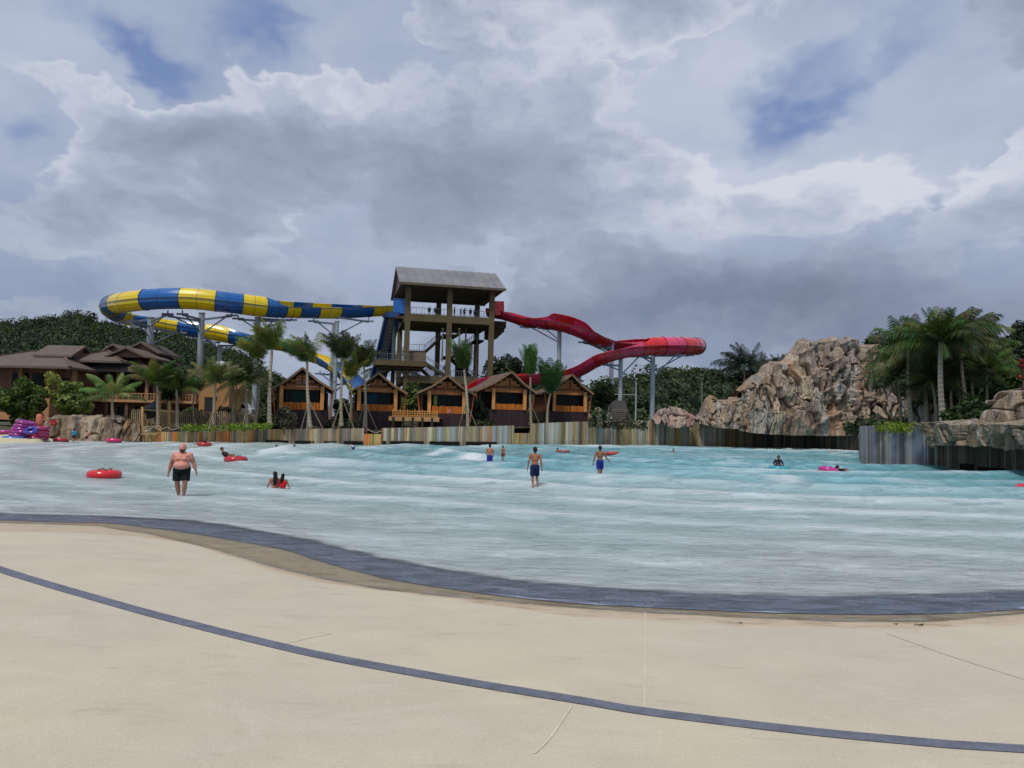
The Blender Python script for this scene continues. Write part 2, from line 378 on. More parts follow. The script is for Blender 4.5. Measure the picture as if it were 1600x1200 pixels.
b = g.n('ShaderNodeBsdfPrincipled', {'Base Color': c, 'Roughness': g.mr(fm, 0, 1, .13, .7, False), 'Specular IOR Level': .5, 'IOR': 1.33,
    'Normal': g.bump(g.m('ADD', wl4, g.m('MULTIPLY', wl3, 1.4)), .9, .22)})
a2 = g.m('MAXIMUM', g.m('MULTIPLY', al, g.mr(wl3, .35, .7, 1.1, .85)), fm, clamp=True)
tr = g.n('ShaderNodeBsdfTransparent', {0: (.93, .96, .97, 1)})
gl = g.n('ShaderNodeBsdfGlossy', {'Roughness': .08, 'Color': (1, 1, 1, 1), 'Normal': g.bump(g.m('ADD', wl4, wl3), .9, .25)})
fr = g.n('ShaderNodeFresnel', {'IOR': 1.33, 'Normal': g.bump(g.m('ADD', wl4, wl3), .8, .22)}).outputs[0]
thin = g.n('ShaderNodeMixShader', {0: fr, 1: tr.outputs[0], 2: gl.outputs[0]})
ms = g.n('ShaderNodeMixShader', {0: a2, 1: thin.outputs[0], 2: b.outputs[0]})
g.n('ShaderNodeOutputMaterial', {0: ms.outputs[0]})
# ------------------------------------------------------------------ shoreline, deck, pool floor, water
WL = [(0,817),(156,822),(234,834.7),(312,852),(375,870),(437,888),(500,903),(600,920.6),(700,931),(800,941),(900,949),(1000,956),(1100,960),(1150,964),(1300,970),(1450,970),(1600,957)]
wl = [HZ(*p) for p in WL]
WX = np.array([-120, -60, -30] + [p.x for p in wl] + [14, 20, 60, 120.])
WY = np.array([70, 34, 20.5] + [p.y for p in wl] + [12.2, 15, 40, 70.])
i_ = np.argsort(WX); WX = WX[i_]; WY = WY[i_]
def shore(X): return np.interp(X, WX, WY)
CX, CY = 23.3, 80.6
def gz(X, Y):
    X = np.asarray(X, float); Y = np.asarray(Y, float)
    d = shore(X) - Y
    up = 0.072 * np.clip(d, 0, None); up = 1.05 * (1 - np.exp(-up / 1.05)) * 1.18
    dn = np.clip(-d, 0, None); dn = 0.02 * np.minimum(dn, 14) + 0.06 * np.clip(dn - 14, 0, 30)
    return up - np.minimum(dn, 1.8)
def HG(px, py):                        # point on the sloping deck
    dr = ray(px, py); t = 1.0
    lo, hi = 0.5, 60
    for _ in range(50):
        md = (lo + hi) / 2; p = CAM + dr * md
        if p.z > float(gz(p.x, p.y)): lo = md
        else: hi = md
    return CAM + dr * lo
ys = np.concatenate([np.linspace(-12, 3, 20), np.linspace(3.3, 22, 190), np.linspace(22.5, 60, 80), np.linspace(62, 150, 30)])
xs = np.concatenate([np.linspace(-130, -26, 40), np.linspace(-25, 25, 300), np.linspace(26, 130, 40)])
XX, YY = np.meshgrid(xs, ys)
ZZ = gz(XX, YY)
STN = [(0,831),(100,833),(200,838),(300,852),(360,872),(420,895),(500,911),(600,924),(700,935.6),(800,952.5),(900,962),(1000,971),(1100,974),(1150,980),(1300,985),(1400,982),(1600,978)]
st = [HG(*p) for p in STN]; stx = np.array([p.x for p in st]); sty = np.array([p.y for p in st])
o_ = np.argsort(stx); stx = stx[o_]; sty = sty[o_]
wy = np.interp(XX, stx, sty) + (fbm(XX * 1.2, 0, 0, 4) - .5) * .5 - np.where(XX < stx[0], 0, 0)
wet = np.clip((YY - wy) / .07, 0, 1)
edge = np.exp(-((YY - shore(XX)) / .16) ** 2)
BT = [(0,802),(150,806),(312,815),(400,828),(500,846.5),(600,872),(700,890),(800,905.6),(900,915),(1000,923),(1150,928.6),(1300,930.5),(1450,928),(1600,924)]
btp = [HG(*p) for p in BT]; BTX = np.array([-45, -26] + [p.x for p in btp] + [16, 24]); BTY = np.array([btp[0].y + 9, btp[0].y + 2.2] + [p.y for p in btp] + [15.2, 19])
sub = np.clip((YY - np.interp(XX, BTX, BTY) + .1) / .3, 0, 1)
def grid_faces(ny, nx):
    a = np.arange(ny * nx).reshape(ny, nx)
    return np.stack([a[:-1, :-1], a[:-1, 1:], a[1:, 1:], a[1:, :-1]], -1).reshape(-1, 4)
V = np.stack([XX, YY, ZZ], -1).reshape(-1, 3)
o = mesh_from('ground', V, grid_faces(*XX.shape), M_deck, smooth=True, vattr={'wet': wet.ravel(), 'sub': sub.ravel(), 'edge': edge.ravel()})
tag(o, kind='structure')

def strip(name, A, B, mat, lift=.004, n=260, across=6):
    """ribbon between two curves given as (x,y) lists, laid on the ground"""
    A = np.array([(p.x, p.y) for p in A]); B = np.array([(p.x, p.y) for p in B])
    def res(P):
        s = np.concatenate([[0], np.cumsum(np.hypot(*np.diff(P, axis=0).T))]); 
        # smooth resample
        t = np.linspace(0, 1, n) * s[-1]
        k = np.arange(len(P)); tt = np.interp(t, s, k); out = []
        for q in tt:
            i = min(int(q), len(P) - 2); f = q - i
            p0, p1, p2, p3 = P[max(i - 1, 0)], P[i], P[i + 1], P[min(i + 2, len(P) - 1)]
            out.append(.5 * (2 * p1 + (p2 - p0) * f + (2 * p0 - 5 * p1 + 4 * p2 - p3) * f * f + (3 * p1 - p0 - 3 * p2 + p3) * f ** 3))
        return np.array(out)
    A = res(A); B = res(B); rows = []
    for k in range(across):
        t = k / (across - 1); P = A * (1 - t) + B * t
        rows.append(np.column_stack([P, gz(P[:, 0], P[:, 1]) + lift]))
    V = np.array(rows).reshape(-1, 3)
    o = mesh_from(name, V, grid_faces(across, n), mat, smooth=True); tag(o, kind='structure'); return o
# wide mosaic band just under the water's edge
BT = [(0,802),(150,806),(312,815),(400,828),(500,846.5),(600,872),(700,890),(800,905.6),(900,915),(1000,923),(1150,928.6),(1300,930.5),(1450,928),(1600,924)]
BB = [(0,813),(156,817.5),(234,825),(312,836),(437,858),(500,877.5),(600,904),(700,920.6),(800,934),(900,944),(1000,949.5),(1150,956.6),(1300,960.5),(1450,960.5),(1600,953)]
def ext(P, l, r): return [HG_(*q) for q in [l] + P + [r]]
HG_ = HG
bt = [HG(*p) for p in BT]; bb = [HG(*p) for p in BB]
bt = [Vector((-45, bt[0].y + 9, 0)), Vector((-26, bt[0].y + 2.2, 0))] + bt + [Vector((16, 15.2, 0)), Vector((24, 19, 0))]
bb = [Vector((-45, bb[0].y + 9, 0)), Vector((-26, bb[0].y + 2.0, 0))] + bb + [Vector((16, 13.8, 0)), Vector((24, 17.4, 0))]
strip('mosaic_band', bt, bb, M_tile, .012)
ST = [(0,890),(150,935),(312,979),(500,1024),(700,1061),(900,1094),(1000,1111),(1150,1130),(1300,1147),(1450,1161),(1600,1171)]
sa = [HG(x, y - 5.2 - x * .0006) for x, y in ST]; sb = [HG(x, y + 5.2 + x * .0006) for x, y in ST]
sa = [HG(-420, 790 - 5), HG(-180, 836 - 5)] + sa + [Vector((5, sa[-1].y - .15, 0)), Vector((9, sa[-1].y - .25, 0))]
sb = [HG(-420, 790 + 4), HG(-180, 836 + 5)] + sb + [Vector((5, sb[-1].y - .15, 0)), Vector((9, sb[-1].y - .25, 0))]
strip('mosaic_stripe', sa, sb, M_str, .006, across=3)
# expansion joints in the deck
M_joint = surf('joint filler', S(211, 200, 174), rough=.8); M_joint2 = surf('dark joint', S(168, 156, 134), rough=.8)
def joint(P, wd, mat):
    pts = [HG(*p) for p in P]; d = (pts[-1] - pts[0]); d.z = 0; nrm = Vector((-d.y, d.x, 0)).normalized() * wd / 2
    strip('deck_joint', [p - nrm for p in pts], [p + nrm for p in pts], mat, .005, n=60, across=2)
joint([(1007, 1107), (1008, 1030), (1008.5, 955)], .014, M_joint)
joint([(893, 1104), (862, 1150), (835, 1178)], .016, M_joint)
joint([(1385, 990), (1480, 1024), (1600, 1062)], .010, M_joint2)
joint([(440, 1008), (480, 998), (520, 990)], .010, M_joint)

# water surface: swells run out in arcs from the wave chambers at the deep end
ny, nx = 620, 420
yy = 8.5 * (150 / 8.5) ** np.linspace(0, 1, ny); ss = np.linspace(-1.15, 1.15, nx)
Yg = np.repeat(yy[:, None], nx, 1); Xg = ss[None, :] * Yg
rr = np.hypot(Xg - CX, Yg - CY)
rr2 = rr + (fbm(Xg * .06, Yg * .06, 3, 3) - .5) * 5 + (fbm(Xg * .3, Yg * .3, 9, 3) - .5) * 1.0
crests = np.array([14, 22, 30.5, 38.5, 46, 52, 57, 61.3, 65, 68.2, 71, 73.5, 76])
ph = np.interp(rr2, crests, np.arange(len(crests)))
f = ph % 1.0
prof = np.where(f < .5, np.exp(-(f / .10) ** 2), np.exp(-((1 - f) / .20) ** 2))       # steep front, long back
amp = np.interp(rr, [10, 30, 46, 55, 66, 75], [.20, .34, .30, .10, .035, .012])
along = .55 + .9 * fbm(Xg * .09, Yg * .09, 5, 3)
zw = amp * along * prof - amp * .25
zw += (fbm(Xg * 1.3, Yg * 2.2, 2, 4) - .5) * np.interp(rr, [20, 50, 72], [.16, .06, .015])
dd = Yg - shore(Xg)
rip = (fbm(Xg * .8, Yg * 2.0, 31, 5, .6) - .5) * np.interp(Yg, [9, 30, 60, 150], [.075, .10, .12, .10])
zw = zw * np.clip(dd / 6, .08, 1) + .006 * np.exp(-(dd / 4) ** 2)
fs_ = (f + .04 * np.sin(Xg * .3)) % 1.0; zw = zw + rip * np.clip(dd / 3.5, .18, 1)
swell = np.clip(.10 + .35 * fbm(Xg * .25, Yg * .8, 14, 4) + .75 * np.where(fs_ > .45, ((fs_ - .45) / .55) ** 1.5, np.exp(-(fs_ / .12) ** 2)) * (.4 + 1.1 * fbm(Xg * .07, Yg * .07, np.round(ph) * 5.1, 3)), 0, 1)
deep = np.clip((np.interp(rr, [30, 38, 46, 52, 62, 68, 74], [1.0, .93, .72, .52, .40, .2, .0]) + (fbm(Xg * .12, Yg * .12, 8, 3) - .5) * .35), 0, 1)
left = np.clip((-Xg - 12 + (fbm(Xg * .1, Yg * .1, 4, 2) - .5) * 8) / 16, 0, 1); deep = deep * (1 - .5 * left)
bw_ = [HZ(*p) for p in BT]; db = Yg - np.interp(Xg, np.array([-45, -26] + [p.x for p in bw_] + [16, 24]), np.array([bw_[0].y + 9, bw_[0].y + 2.2] + [p.y for p in bw_] + [15.0, 18.8])) + (fbm(Xg * 1.5, Yg * 1.5, 2, 3) - .5) * .25
alpha = np.clip(db / .25, 0, 1) * (.90 + .1 * np.clip(db / 3, 0, 1)) + .04 * np.clip(dd, 0, 1)
cidx = np.round(ph)
strong = np.interp(cidx, [0, 1, 2, 3, 4, 5, 6, 7, 8, 9, 12], [.1, .3, .8, .5, 1.1, .6, .55, .34, .30, .2, .1])
band = np.where(f > .5, np.exp(-((1 - f) / .24) ** 2), np.exp(-(f / .07) ** 2))
patch = np.clip((fbm(Xg * .09 + 3, Yg * .09, cidx * 3.3, 3) - .38) * 4.0, 0, 1)
foam = band * strong * (patch * .9 + .1) * (.5 + .9 * fbm(Xg * .8, Yg * 2.5, 1, 3))
foam += np.clip((fbm(Xg * .35, Yg * 1.1, 20, 5) - .60) * 3, 0, .35)
foam = np.clip(foam, 0, 1) * np.clip(db / .6, 0, 1)
foam = np.maximum(foam, np.clip(.75 * np.exp(-((db - .12) / .16) ** 2) * (.3 + 1.0 * fbm(Xg * 1.5, Yg * 1.5, 40, 4)), 0, 1))
foam = np.maximum(foam, .5 * np.exp(-((dd - .03) / .03) ** 2) * (fbm(Xg * 2, 0, 0, 3) > .5))
for (px, py, rx, ry, s_) in ((735, 716, 28, 5, 1.2), (680, 708, 14, 3, .9), (445, 707, 22, 6, .8), (520, 722, 60, 6, .6), (1215, 748, 26, 4, .9), (1040, 747, 22, 4, .8), (300, 704, 40, 5, .6), (283, 781, 20, 4, .5), (835, 764, 17, 3, .6), (937, 750, 18, 3, .6), (765, 727, 14, 2, .6), (436, 766, 24, 3, .6), (900, 741, 70, 4, .9)):
    c = HZ(px, py); ax = rx / FPX * c.y; ay = ry * c.y * c.y / 3000
    foam = np.maximum(foam, np.clip(s_ * np.exp(-((Xg - c.x) / ax) ** 2 - ((Yg - c.y) / ay) ** 2) * (.55 + .9 * fbm(Xg * .9, Yg * 1.3, 6, 3)), 0, 1))
V = np.stack([Xg, Yg, zw], -1).reshape(-1, 3)
o = mesh_from('water', V, grid_faces(ny, nx), M_water, smooth=True, vattr={'deep': deep.ravel(), 'alpha': alpha.ravel(), 'foam': foam.ravel(), 'swell': swell.ravel(), 'rad': rr2.ravel()})
tag(o, kind='structure')
def wz(x, y):
    j = np.clip(np.searchsorted(yy, y), 0, ny - 1); i = int(np.clip((x / yy[j] + 1.15) / 2.3 * (nx - 1), 0, nx - 1)); return float(zw[j, i])

# land behind the pool: fans out from the pool wall away from the viewer
WALLP = [(-500, 700, .3), (-200, 694, .3), (0, 693, .25), (68, 692, .25), (80, 690, .0), (212, 689.5, .0), (222, 690, 1.0), (400, 691, 1.5), (600, 695, 1.7), (850, 697, 2.6), (1000, 697.5, 3.0), (1110, 698.5, 3.2), (1180, 700, 2.5), (1340, 705, 2.5), (1440, 712, 3), (1470, 728, 3), (1600, 737, 3), (1900, 760, 3), (2400, 800, 3)]
cols = []
pxs = np.linspace(-500, 2400, 300)
bpy_ = np.interp(pxs, [p[0] for p in WALLP], [p[1] for p in WALLP]); hz_ = np.interp(pxs, [p[0] for p in WALLP], [p[2] for p in WALLP])
rows = np.array([0.0, .02, .05, .1, .2, .4, .7, 1.0, 2, 4, 8, 20, 34])
LV = np.zeros((len(rows), len(pxs), 3)); sandv = np.zeros((len(rows), len(pxs)))
for i, px in enumerate(pxs):
    b0 = HZ(px, bpy_[i]); 
    for j, r_ in enumerate(rows):
        k = 1 + r_ + .006; z = hz_[i] + min(r_ * 4, 1.2) * (1 if px > 200 else .7)
        if j == 0: z = -.6 if px < 80 else z
        LV[j, i] = (b0.x * k, b0.y * k, z + (0 if r_ < .02 else (.25 if px > 220 or r_ > .3 else .06) * (random.random() - .5)))
        sandv[j, i] = 1.0 if (px < 230 and r_ < .15) or px < 60 and r_ < .2 else 0
o = mesh_from('terrain', LV.reshape(-1, 3), grid_faces(len(rows), len(pxs)), M_land, smooth=True, vattr={'sand': sandv.ravel()})
tag(o, kind='structure')
# ------------------------------------------------------------------ painted plank walls round the pool
def jit(c, a=.12):
    k = 1 + (random.random() * 2 - 1) * a; return tuple(max(0, q * k * (1 + (random.random() * 2 - 1) * a * .35)) for q in c)
PAL_W = [S(176, 160, 126), S(150, 126, 88), S(162, 156, 146), S(186, 180, 166), S(140, 134, 122), S(178, 126, 86), S(150, 140, 104), S(196, 184, 148), S(120, 102, 78), S(166, 148, 106), S(164, 170, 172), S(104, 98, 86), S(188, 150, 110)]
PAL_T = [S(160, 140, 108), S(150, 138, 118), S(120, 108, 92), S(172, 164, 146), S(134, 122, 104), S(168, 138, 92), S(104, 100, 92)]
PAL_B = [S(120, 124, 128), S(96, 100, 104), S(134, 136, 138), S(82, 86, 88), S(104, 112, 126), S(126, 118, 110), S(146, 146, 142)]
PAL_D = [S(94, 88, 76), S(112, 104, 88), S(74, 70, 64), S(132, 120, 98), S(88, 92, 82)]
PAL_O = [S(170, 106, 60), S(120, 110, 96), S(186, 150, 110), S(150, 120, 80), S(196, 160, 100), S(96, 88, 84), S(200, 120, 60), S(120, 128, 70)]
def hash_(t): return sum(ord(ch) * (i + 7) for i, ch in enumerate(t))
def plank_wall(name, pts, pal, label, wd=.42, low=0.0, group='painted plank walls round the wave pool', th=.35):
    """pts: (px, base y, top y); wall follows base points on the water level"""
    base = [HZ(p[0], p[1], 0.0) for p in pts]; tops = []
    for p, b in zip(pts, base): tops.append(Q(p[0], p[2], b.y).z)
    o0 = base[0].copy(); rs = random.Random(hash_(label)); step = .10; cols_ = []; P = []
    for i in range(len(base) - 1):
        a, b = base[i], base[i + 1]; n = max(2, int((b - a).length / step)); d = (b - a).normalized(); nv = Vector((d.y, -d.x, 0))
        for k in range(n + (1 if i == len(base) - 2 else 0)): P.append((a + (b - a) * (k / n), nv, tops[i] + (tops[i + 1] - tops[i]) * k / n))
    # boards of uneven width whose stains run into each other, with finer drips on top
    N = len(P); edges = [0]; cc = []
    while edges[-1] < N: edges.append(edges[-1] + max(2, int(rs.uniform(.35, 1.7) * wd / step))); cc.append(np.array(rs.choice(pal)) * rs.uniform(.92, 1.22))
    cen = [(edges[k] + edges[k + 1]) / 2 for k in range(len(cc))]; cc = np.array(cc)
    xi = np.arange(N); c_ = np.stack([np.interp(xi, cen, cc[:, q]) for q in range(3)], 1); hard = cc[np.clip(np.searchsorted(edges, xi, side='right') - 1, 0, len(cc) - 1)]
    c_ = c_ * .45 + hard * .55; nr = np.random.default_rng(int(o0.x * 10) & 1023)
    c_ = c_ * (1 + nr.normal(0, .07, N))[:, None]; dr = nr.random(N) > .93; c_[dr] = c_[dr] * .6 + np.array(S(214, 208, 192)) * .4; dk = nr.random(N) > .92; c_[dk] *= .72
    groove = np.zeros(N); groove[[e for e in edges if e < N]] = .05
    hv = [-.5, .15, .3, .55, .8, 1.0]; V = []; C = []
    for k, (p, nv, zt) in enumerate(P):
        of = .03 * math.sin(k * .9) * .4 - groove[k]
        for h in hv:
            z = zt * h if h > 0 else h; q = p + nv * of; V.append((q.x, q.y, z + (rs.uniform(-.015, .015) if h == 1 else 0)))
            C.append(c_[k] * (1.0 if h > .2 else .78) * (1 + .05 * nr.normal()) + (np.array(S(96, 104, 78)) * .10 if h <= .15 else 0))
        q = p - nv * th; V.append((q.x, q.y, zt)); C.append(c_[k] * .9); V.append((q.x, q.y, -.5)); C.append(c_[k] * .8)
    m_ = len(hv) + 2; F = []
    for k in range(N - 1):
        for r_ in range(m_ - 1): a = k * m_ + r_; F.append((a, a + m_, a + m_ + 1, a + 1))
    F += [tuple(range(m_)), tuple((N - 1) * m_ + r_ for r_ in range(m_ - 1, -1, -1))]
    root = empty(name, o0, label=label, cat='wall', group=group)
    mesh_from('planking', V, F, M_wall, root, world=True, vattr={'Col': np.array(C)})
    return root, base, tops
w1, b1, t1 = plank_wall('plank_wall', [(213,690,675),(300,691,675),(400,691.5,671)], PAL_O, 'low pool wall of orange and brown painted planks under the rope rail')
w2, b2, t2 = plank_wall('plank_wall', [(400,691.5,671),(500,693.5,670),(568,694.5,669)], PAL_T, 'tan and grey painted plank wall with rope rail below the first bungalow', wd=.5)
plank_wall('plank_wall', [(568,694.5,678),(597,695,678)], PAL_O, 'short low stretch of pinkish planks where the seated lifeguard is', wd=.6)
w3, b3, t3 = plank_wall('plank_wall', [(597,695,669),(700,696,667),(803,697,665)], PAL_W, 'painted plank wall with dark slots at its base under the wooden deck')
plank_wall('plank_wall', [(803,697,677),(830,697,677)], PAL_O, 'low pinkish plank stretch below the dark notch in the wall')
w4, b4, t4 = plank_wall('plank_wall', [(830,697,662),(900,697.5,659),(1000,697.5,657),(1060,698,659),(1120,699,664),(1180,700,672)], PAL_W, 'tall striped cream, blue and tan plank wall left of the rock mountain')
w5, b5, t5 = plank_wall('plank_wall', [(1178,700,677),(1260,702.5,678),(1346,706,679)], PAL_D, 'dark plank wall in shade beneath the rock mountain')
w6, b6, t6 = plank_wall('plank_wall', [(1343,723,666),(1362,725,665),(1400,727,666),(1450,730,667)], PAL_B, 'blue grey plank wall ending in a sharp corner at the right', wd=.5, th=1.2)
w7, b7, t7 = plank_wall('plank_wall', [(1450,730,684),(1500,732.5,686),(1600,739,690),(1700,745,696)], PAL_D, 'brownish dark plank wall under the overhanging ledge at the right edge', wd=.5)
plank_wall('plank_wall', [(1342,706,672),(1343.5,722,666)], PAL_B, 'receding side of the blue grey wall running back to the rock mountain', wd=.6)
# wave chamber slots at the base of the wall: dark boxes on its face, coloured as the shade inside the openings
M_slot = surf('slot shade', S(30, 26, 24), rough=.95)
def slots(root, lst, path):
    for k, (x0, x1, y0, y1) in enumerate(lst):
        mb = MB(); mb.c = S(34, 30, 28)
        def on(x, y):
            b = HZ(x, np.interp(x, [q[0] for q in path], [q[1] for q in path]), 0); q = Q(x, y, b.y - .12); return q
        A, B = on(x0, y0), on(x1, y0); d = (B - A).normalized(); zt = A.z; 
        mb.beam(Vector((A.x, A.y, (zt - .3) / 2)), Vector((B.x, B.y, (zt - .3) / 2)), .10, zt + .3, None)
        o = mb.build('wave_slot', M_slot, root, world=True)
        # pier between slots
path2 = [(400,691.5),(500,693.5),(568,694.5),(597,695),(700,696),(803,697)]
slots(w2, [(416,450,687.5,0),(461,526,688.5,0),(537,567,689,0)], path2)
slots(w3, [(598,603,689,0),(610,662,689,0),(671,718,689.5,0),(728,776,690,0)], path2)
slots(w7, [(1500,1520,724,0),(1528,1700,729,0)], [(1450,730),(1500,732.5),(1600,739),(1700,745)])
# rope rail along the left wall
M_rope = surf('rope', S(170, 158, 138), rough=.9)
M_post = surf('rail post', S(96, 82, 66), rough=.9)
def rope_rail(P, label, n=14, sag=.35):
    pts = []
    a = [Q(x, y, HZ(x, yb, 0).y + .1) for x, y, yb in P]
    root = empty('rope_rail', a[0], label=label, cat='rope rail', group='rope rails on the pool wall')
    path = []
    for i in range(len(a) - 1):
        for k in range(n): path.append(a[i] + (a[i + 1] - a[i]) * (k / n))
    path.append(a[-1]); tot = len(path) - 1; per = 7
    rp = [p - Vector((0, 0, sag * (1 - (2 * ((i % per) / per) - 1) ** 2))) for i, p in enumerate(path)]
    mb = MB(); mb.tube(rp, .055, 6); mb.build('rope', M_rope, root, world=True, smooth=True)
    for i in range(0, tot + 1, per):
        p = path[i]; mb = MB(); mb.tube([p - Vector((0, 0, .8)), p + Vector((0, 0, .1))], .08, 6); mb.build('post', M_post, root, world=True)
rope_rail([(220, 666, 690), (300, 667, 691), (420, 667, 691.5), (560, 666, 694)], 'sagging pale rope on short posts along the left pool wall', n=28)
rope_rail([(573, 669, 694.5), (597, 673, 695)], 'short slack rope beside the seated lifeguard', n=7)
# floating line in front of the mountain
a, b = HZ(1178, 703, 0.05), HZ(1344, 709.5, .05)
root = empty('float_line', a, label='line of white floats strung across the deep end below the rock mountain', cat='float line')
mb = MB(); mb.tube([a, b], .03, 5); mb.build('rope', M_rope, root, world=True)
for k in range(30):
    p = a + (b - a) * ((k + .5) / 30); mb = MB(); mb.c = S(215, 212, 195) if k % 3 else S(190, 185, 110)
    mb.ell((p.x, p.y, .1), (.24, .16, .16), 8, 6); mb.build('float', M_plas, root, smooth=True, world=True)

# ------------------------------------------------------------------ rock work
RC = [S(186, 160, 128), S(160, 134, 108), S(172, 152, 134), S(138, 126, 112), S(200, 184, 158), S(154, 152, 148), S(182, 136, 100), S(118, 112, 106), S(204, 200, 190), S(140, 142, 142)]
def rock_face(name, P, seed, label, nu=200, nv=120, cs=(2.4, 4.2), depth=1.6, ledge=1.2, back=6.0, lean=3.0, cat='rock', group=None, pal=RC, droop=None, fb=1.0, rag_=.10):
    """P: (px, base px y, top px y, distance Y). A solid mass: sculpted front, rounded top, plain back"""
    r = np.random.default_rng(seed)
    u = np.linspace(0, 1, nu); px = np.interp(u, np.linspace(0, 1, len(P)), [p[0] for p in P])
    pxs_ = [p[0] for p in P]; yb = np.interp(px, pxs_, [p[1] for p in P]); yt = np.interp(px, pxs_, [p[2] for p in P]); Yd = np.interp(px, pxs_, [p[3] for p in P])
    A = np.array([Q(a, b, c) for a, b, c in zip(px, yb, Yd)]); T = np.array([Q(a, b, c + lean * .9) for a, b, c in zip(px, yt, Yd)])
    base = A.copy(); H = T[:, 2] - A[:, 2]
    tan = np.gradient(base[:, :2], axis=0); tan /= np.linalg.norm(tan, axis=1)[:, None] + 1e-9
    nrm = np.stack([tan[:, 1], -tan[:, 0]], 1)          # towards the viewer
    s = np.concatenate([[0], np.cumsum(np.hypot(*np.diff(base[:, :2], axis=0).T))])
    v = np.linspace(0, 1, nv)
    SS = s[None, :] + 0 * v[:, None]; HH = v[:, None] * H[None, :]; ZW = base[None, :, 2] + HH
    # tall faceted plates
    W = s[-1]; Ht = H.max(); nc = int(W * Ht / (cs[0] * cs[1])) + 6
    cx = r.uniform(-1, W + 1, nc); cz = r.uniform(-1, Ht + 1, nc)
    wx = SS + (fbm(SS * .35, HH * .25, seed, 3) - .5) * 1.2 * cs[0]; wz_ = HH + (fbm(SS * .4, HH * .3, seed + 9, 3) - .5) * .7 * cs[1]
    def plates(cx, cz, ax, az, cw):
        D = np.maximum(np.abs(wx[..., None] - cx) / ax, np.abs(wz_[..., None] - cz) / az) * .55 + .45 * np.hypot((wx[..., None] - cx) / ax, (wz_[..., None] - cz) / az)
        ix = np.argpartition(D, 1, axis=-1)[..., :2]; dd_ = np.take_along_axis(D, ix, -1); sw_ = dd_[..., 0] > dd_[..., 1]
        d1 = np.where(sw_, dd_[..., 1], dd_[..., 0]); d2 = np.where(sw_, dd_[..., 0], dd_[..., 1]); c1 = np.where(sw_, ix[..., 1], ix[..., 0])
        return c1, np.clip((d2 - d1) / cw, 0, 1) ** .45
    c1, crack = plates(cx, cz, cs[0], cs[1], .11)
    off = r.uniform(0, 1, nc); tx = r.uniform(-.55, .55, nc); tz = r.uniform(-.1, .45, nc)
    plate = off[c1] * depth + (wx - cx[c1]) * tx[c1] * .42 * depth / cs[0] - (wz_ - cz[c1]) * tz[c1] * .30 * depth / cs[0] * .6
    nc2 = nc * 4; cx2 = r.uniform(-1, W + 1, nc2); cz2 = r.uniform(-1, Ht + 1, nc2); c2_, crack2 = plates(cx2, cz2, cs[0] * .45, cs[1] * .42, .2)
    off2 = r.uniform(0, 1, nc2); t2 = r.uniform(-1, 1, nc2)
    small = (off2[c2_] * .5 + (wx - cx2[c2_]) * t2[c2_] * .3 / cs[0] * 2) * depth * .30 - (1 - crack2) * .14 * depth
    plate = plate * (.45 + .55 * crack) - (1 - crack) * .62 * depth + small
    lev = (ZW / 4.2 + (fbm(SS * .2, 1.0, seed, 3)) * 1.6); fr_ = lev % 1.0
    led = (fr_ ** 1.6) * ledge                            # ledges that overhang
    fine = (fbm(SS * 1.6, HH * .9, seed + 4, 5) - .5) * .8 * depth / 1.6 * fb
    big = (fbm(SS * .13, HH * .15, seed + 2, 3) - .5) * 2.4 * depth / 1.6
    disp = plate + led + fine + big - lean * v[:, None] ** 1.3 - 1.4 * np.clip((v[:, None] - .95) / .05, 0, 1) ** 2 * depth / 1.6
    rag = (fbm(SS[-1] * .9, 0, seed, 4) - .5) * rag_ * H
    Z = ZW + v[:, None] * rag[None, :] + (fbm(SS * .9, HH * .9, seed + 6, 3) - .5) * .6 * depth / 1.6 * np.minimum(1, v[:, None] * 4)
    if droop is not None: Z = Z - droop * (fbm(SS * .8, 0, seed + 3, 4)) * (1 - v[:, None]) ** 2
    Xp = base[None, :, 0] + nrm[None, :, 0] * disp; Yp = base[None, :, 1] + nrm[None, :, 1] * disp
    kc = r.integers(0, len(pal), nc); pc = np.array(pal)[kc]; pc = pc * r.uniform(.62, 1.12, (nc, 1))
    C = pc[c1]; bl = fbm(SS * .2, HH * .12, seed + 30, 4)[..., None]
    C = C * (1 - .25) + .25 * (np.array(S(176, 138, 108)) * bl + np.array(S(122, 116, 112)) * (1 - bl)) * 1.3
    rows = [np.stack([Xp, Yp, Z], -1)]; crow = [C]
    top = rows[0][-1]
    for k, (bk, dz) in enumerate(((back * .25, .25), (back * .6, -.3), (back, -1.5), (back * 1.3, -H.max() * .6))):
        q = top.copy(); q[:, 0] -= nrm[:, 0] * bk; q[:, 1] -= nrm[:, 1] * bk
        q[:, 2] = np.maximum(top[:, 2] + dz * (1 if k < 3 else 1) + (fbm(s * .6, bk, seed, 3) - .5) * .8 * depth / 1.6, base[:, 2] - .5)
        rows.append(q[None]); crow.append(C[-1][None])
    V = np.concatenate(rows, 0); Cc = np.concatenate(crow, 0); n_ = V.shape[0]
    o = mesh_from(name, V.reshape(-1, 3), grid_faces(n_, nu), M_rock, vattr={'Col': Cc.reshape(-1, 3)}, origin=tuple(base[nu // 2]))
    tag(o, label, cat, group); return o
rock_face('rock_mountain', [(1165,676,610,121),(1178,677,602,121),(1190,678,594,121),(1200,679,586,121),(1212,679,572,121),(1225,680,562,121),(1242,680,564,121),(1254,680,552,121),(1263,680,534,121),(1272,681,527,121),(1345,681,529,120),(1352,681,540,120),(1364,681,549,119),(1385,680,556,118),(1410,678,578,117),(1440,672,592,115)], 3,
          'huge artificial rock mountain of tan and grey plates, highest point of the scene at right', nu=440, nv=260, cs=(1.35, 5.2), depth=2.3, ledge=1.6, lean=3.0, cat='rock mountain', fb=.5)
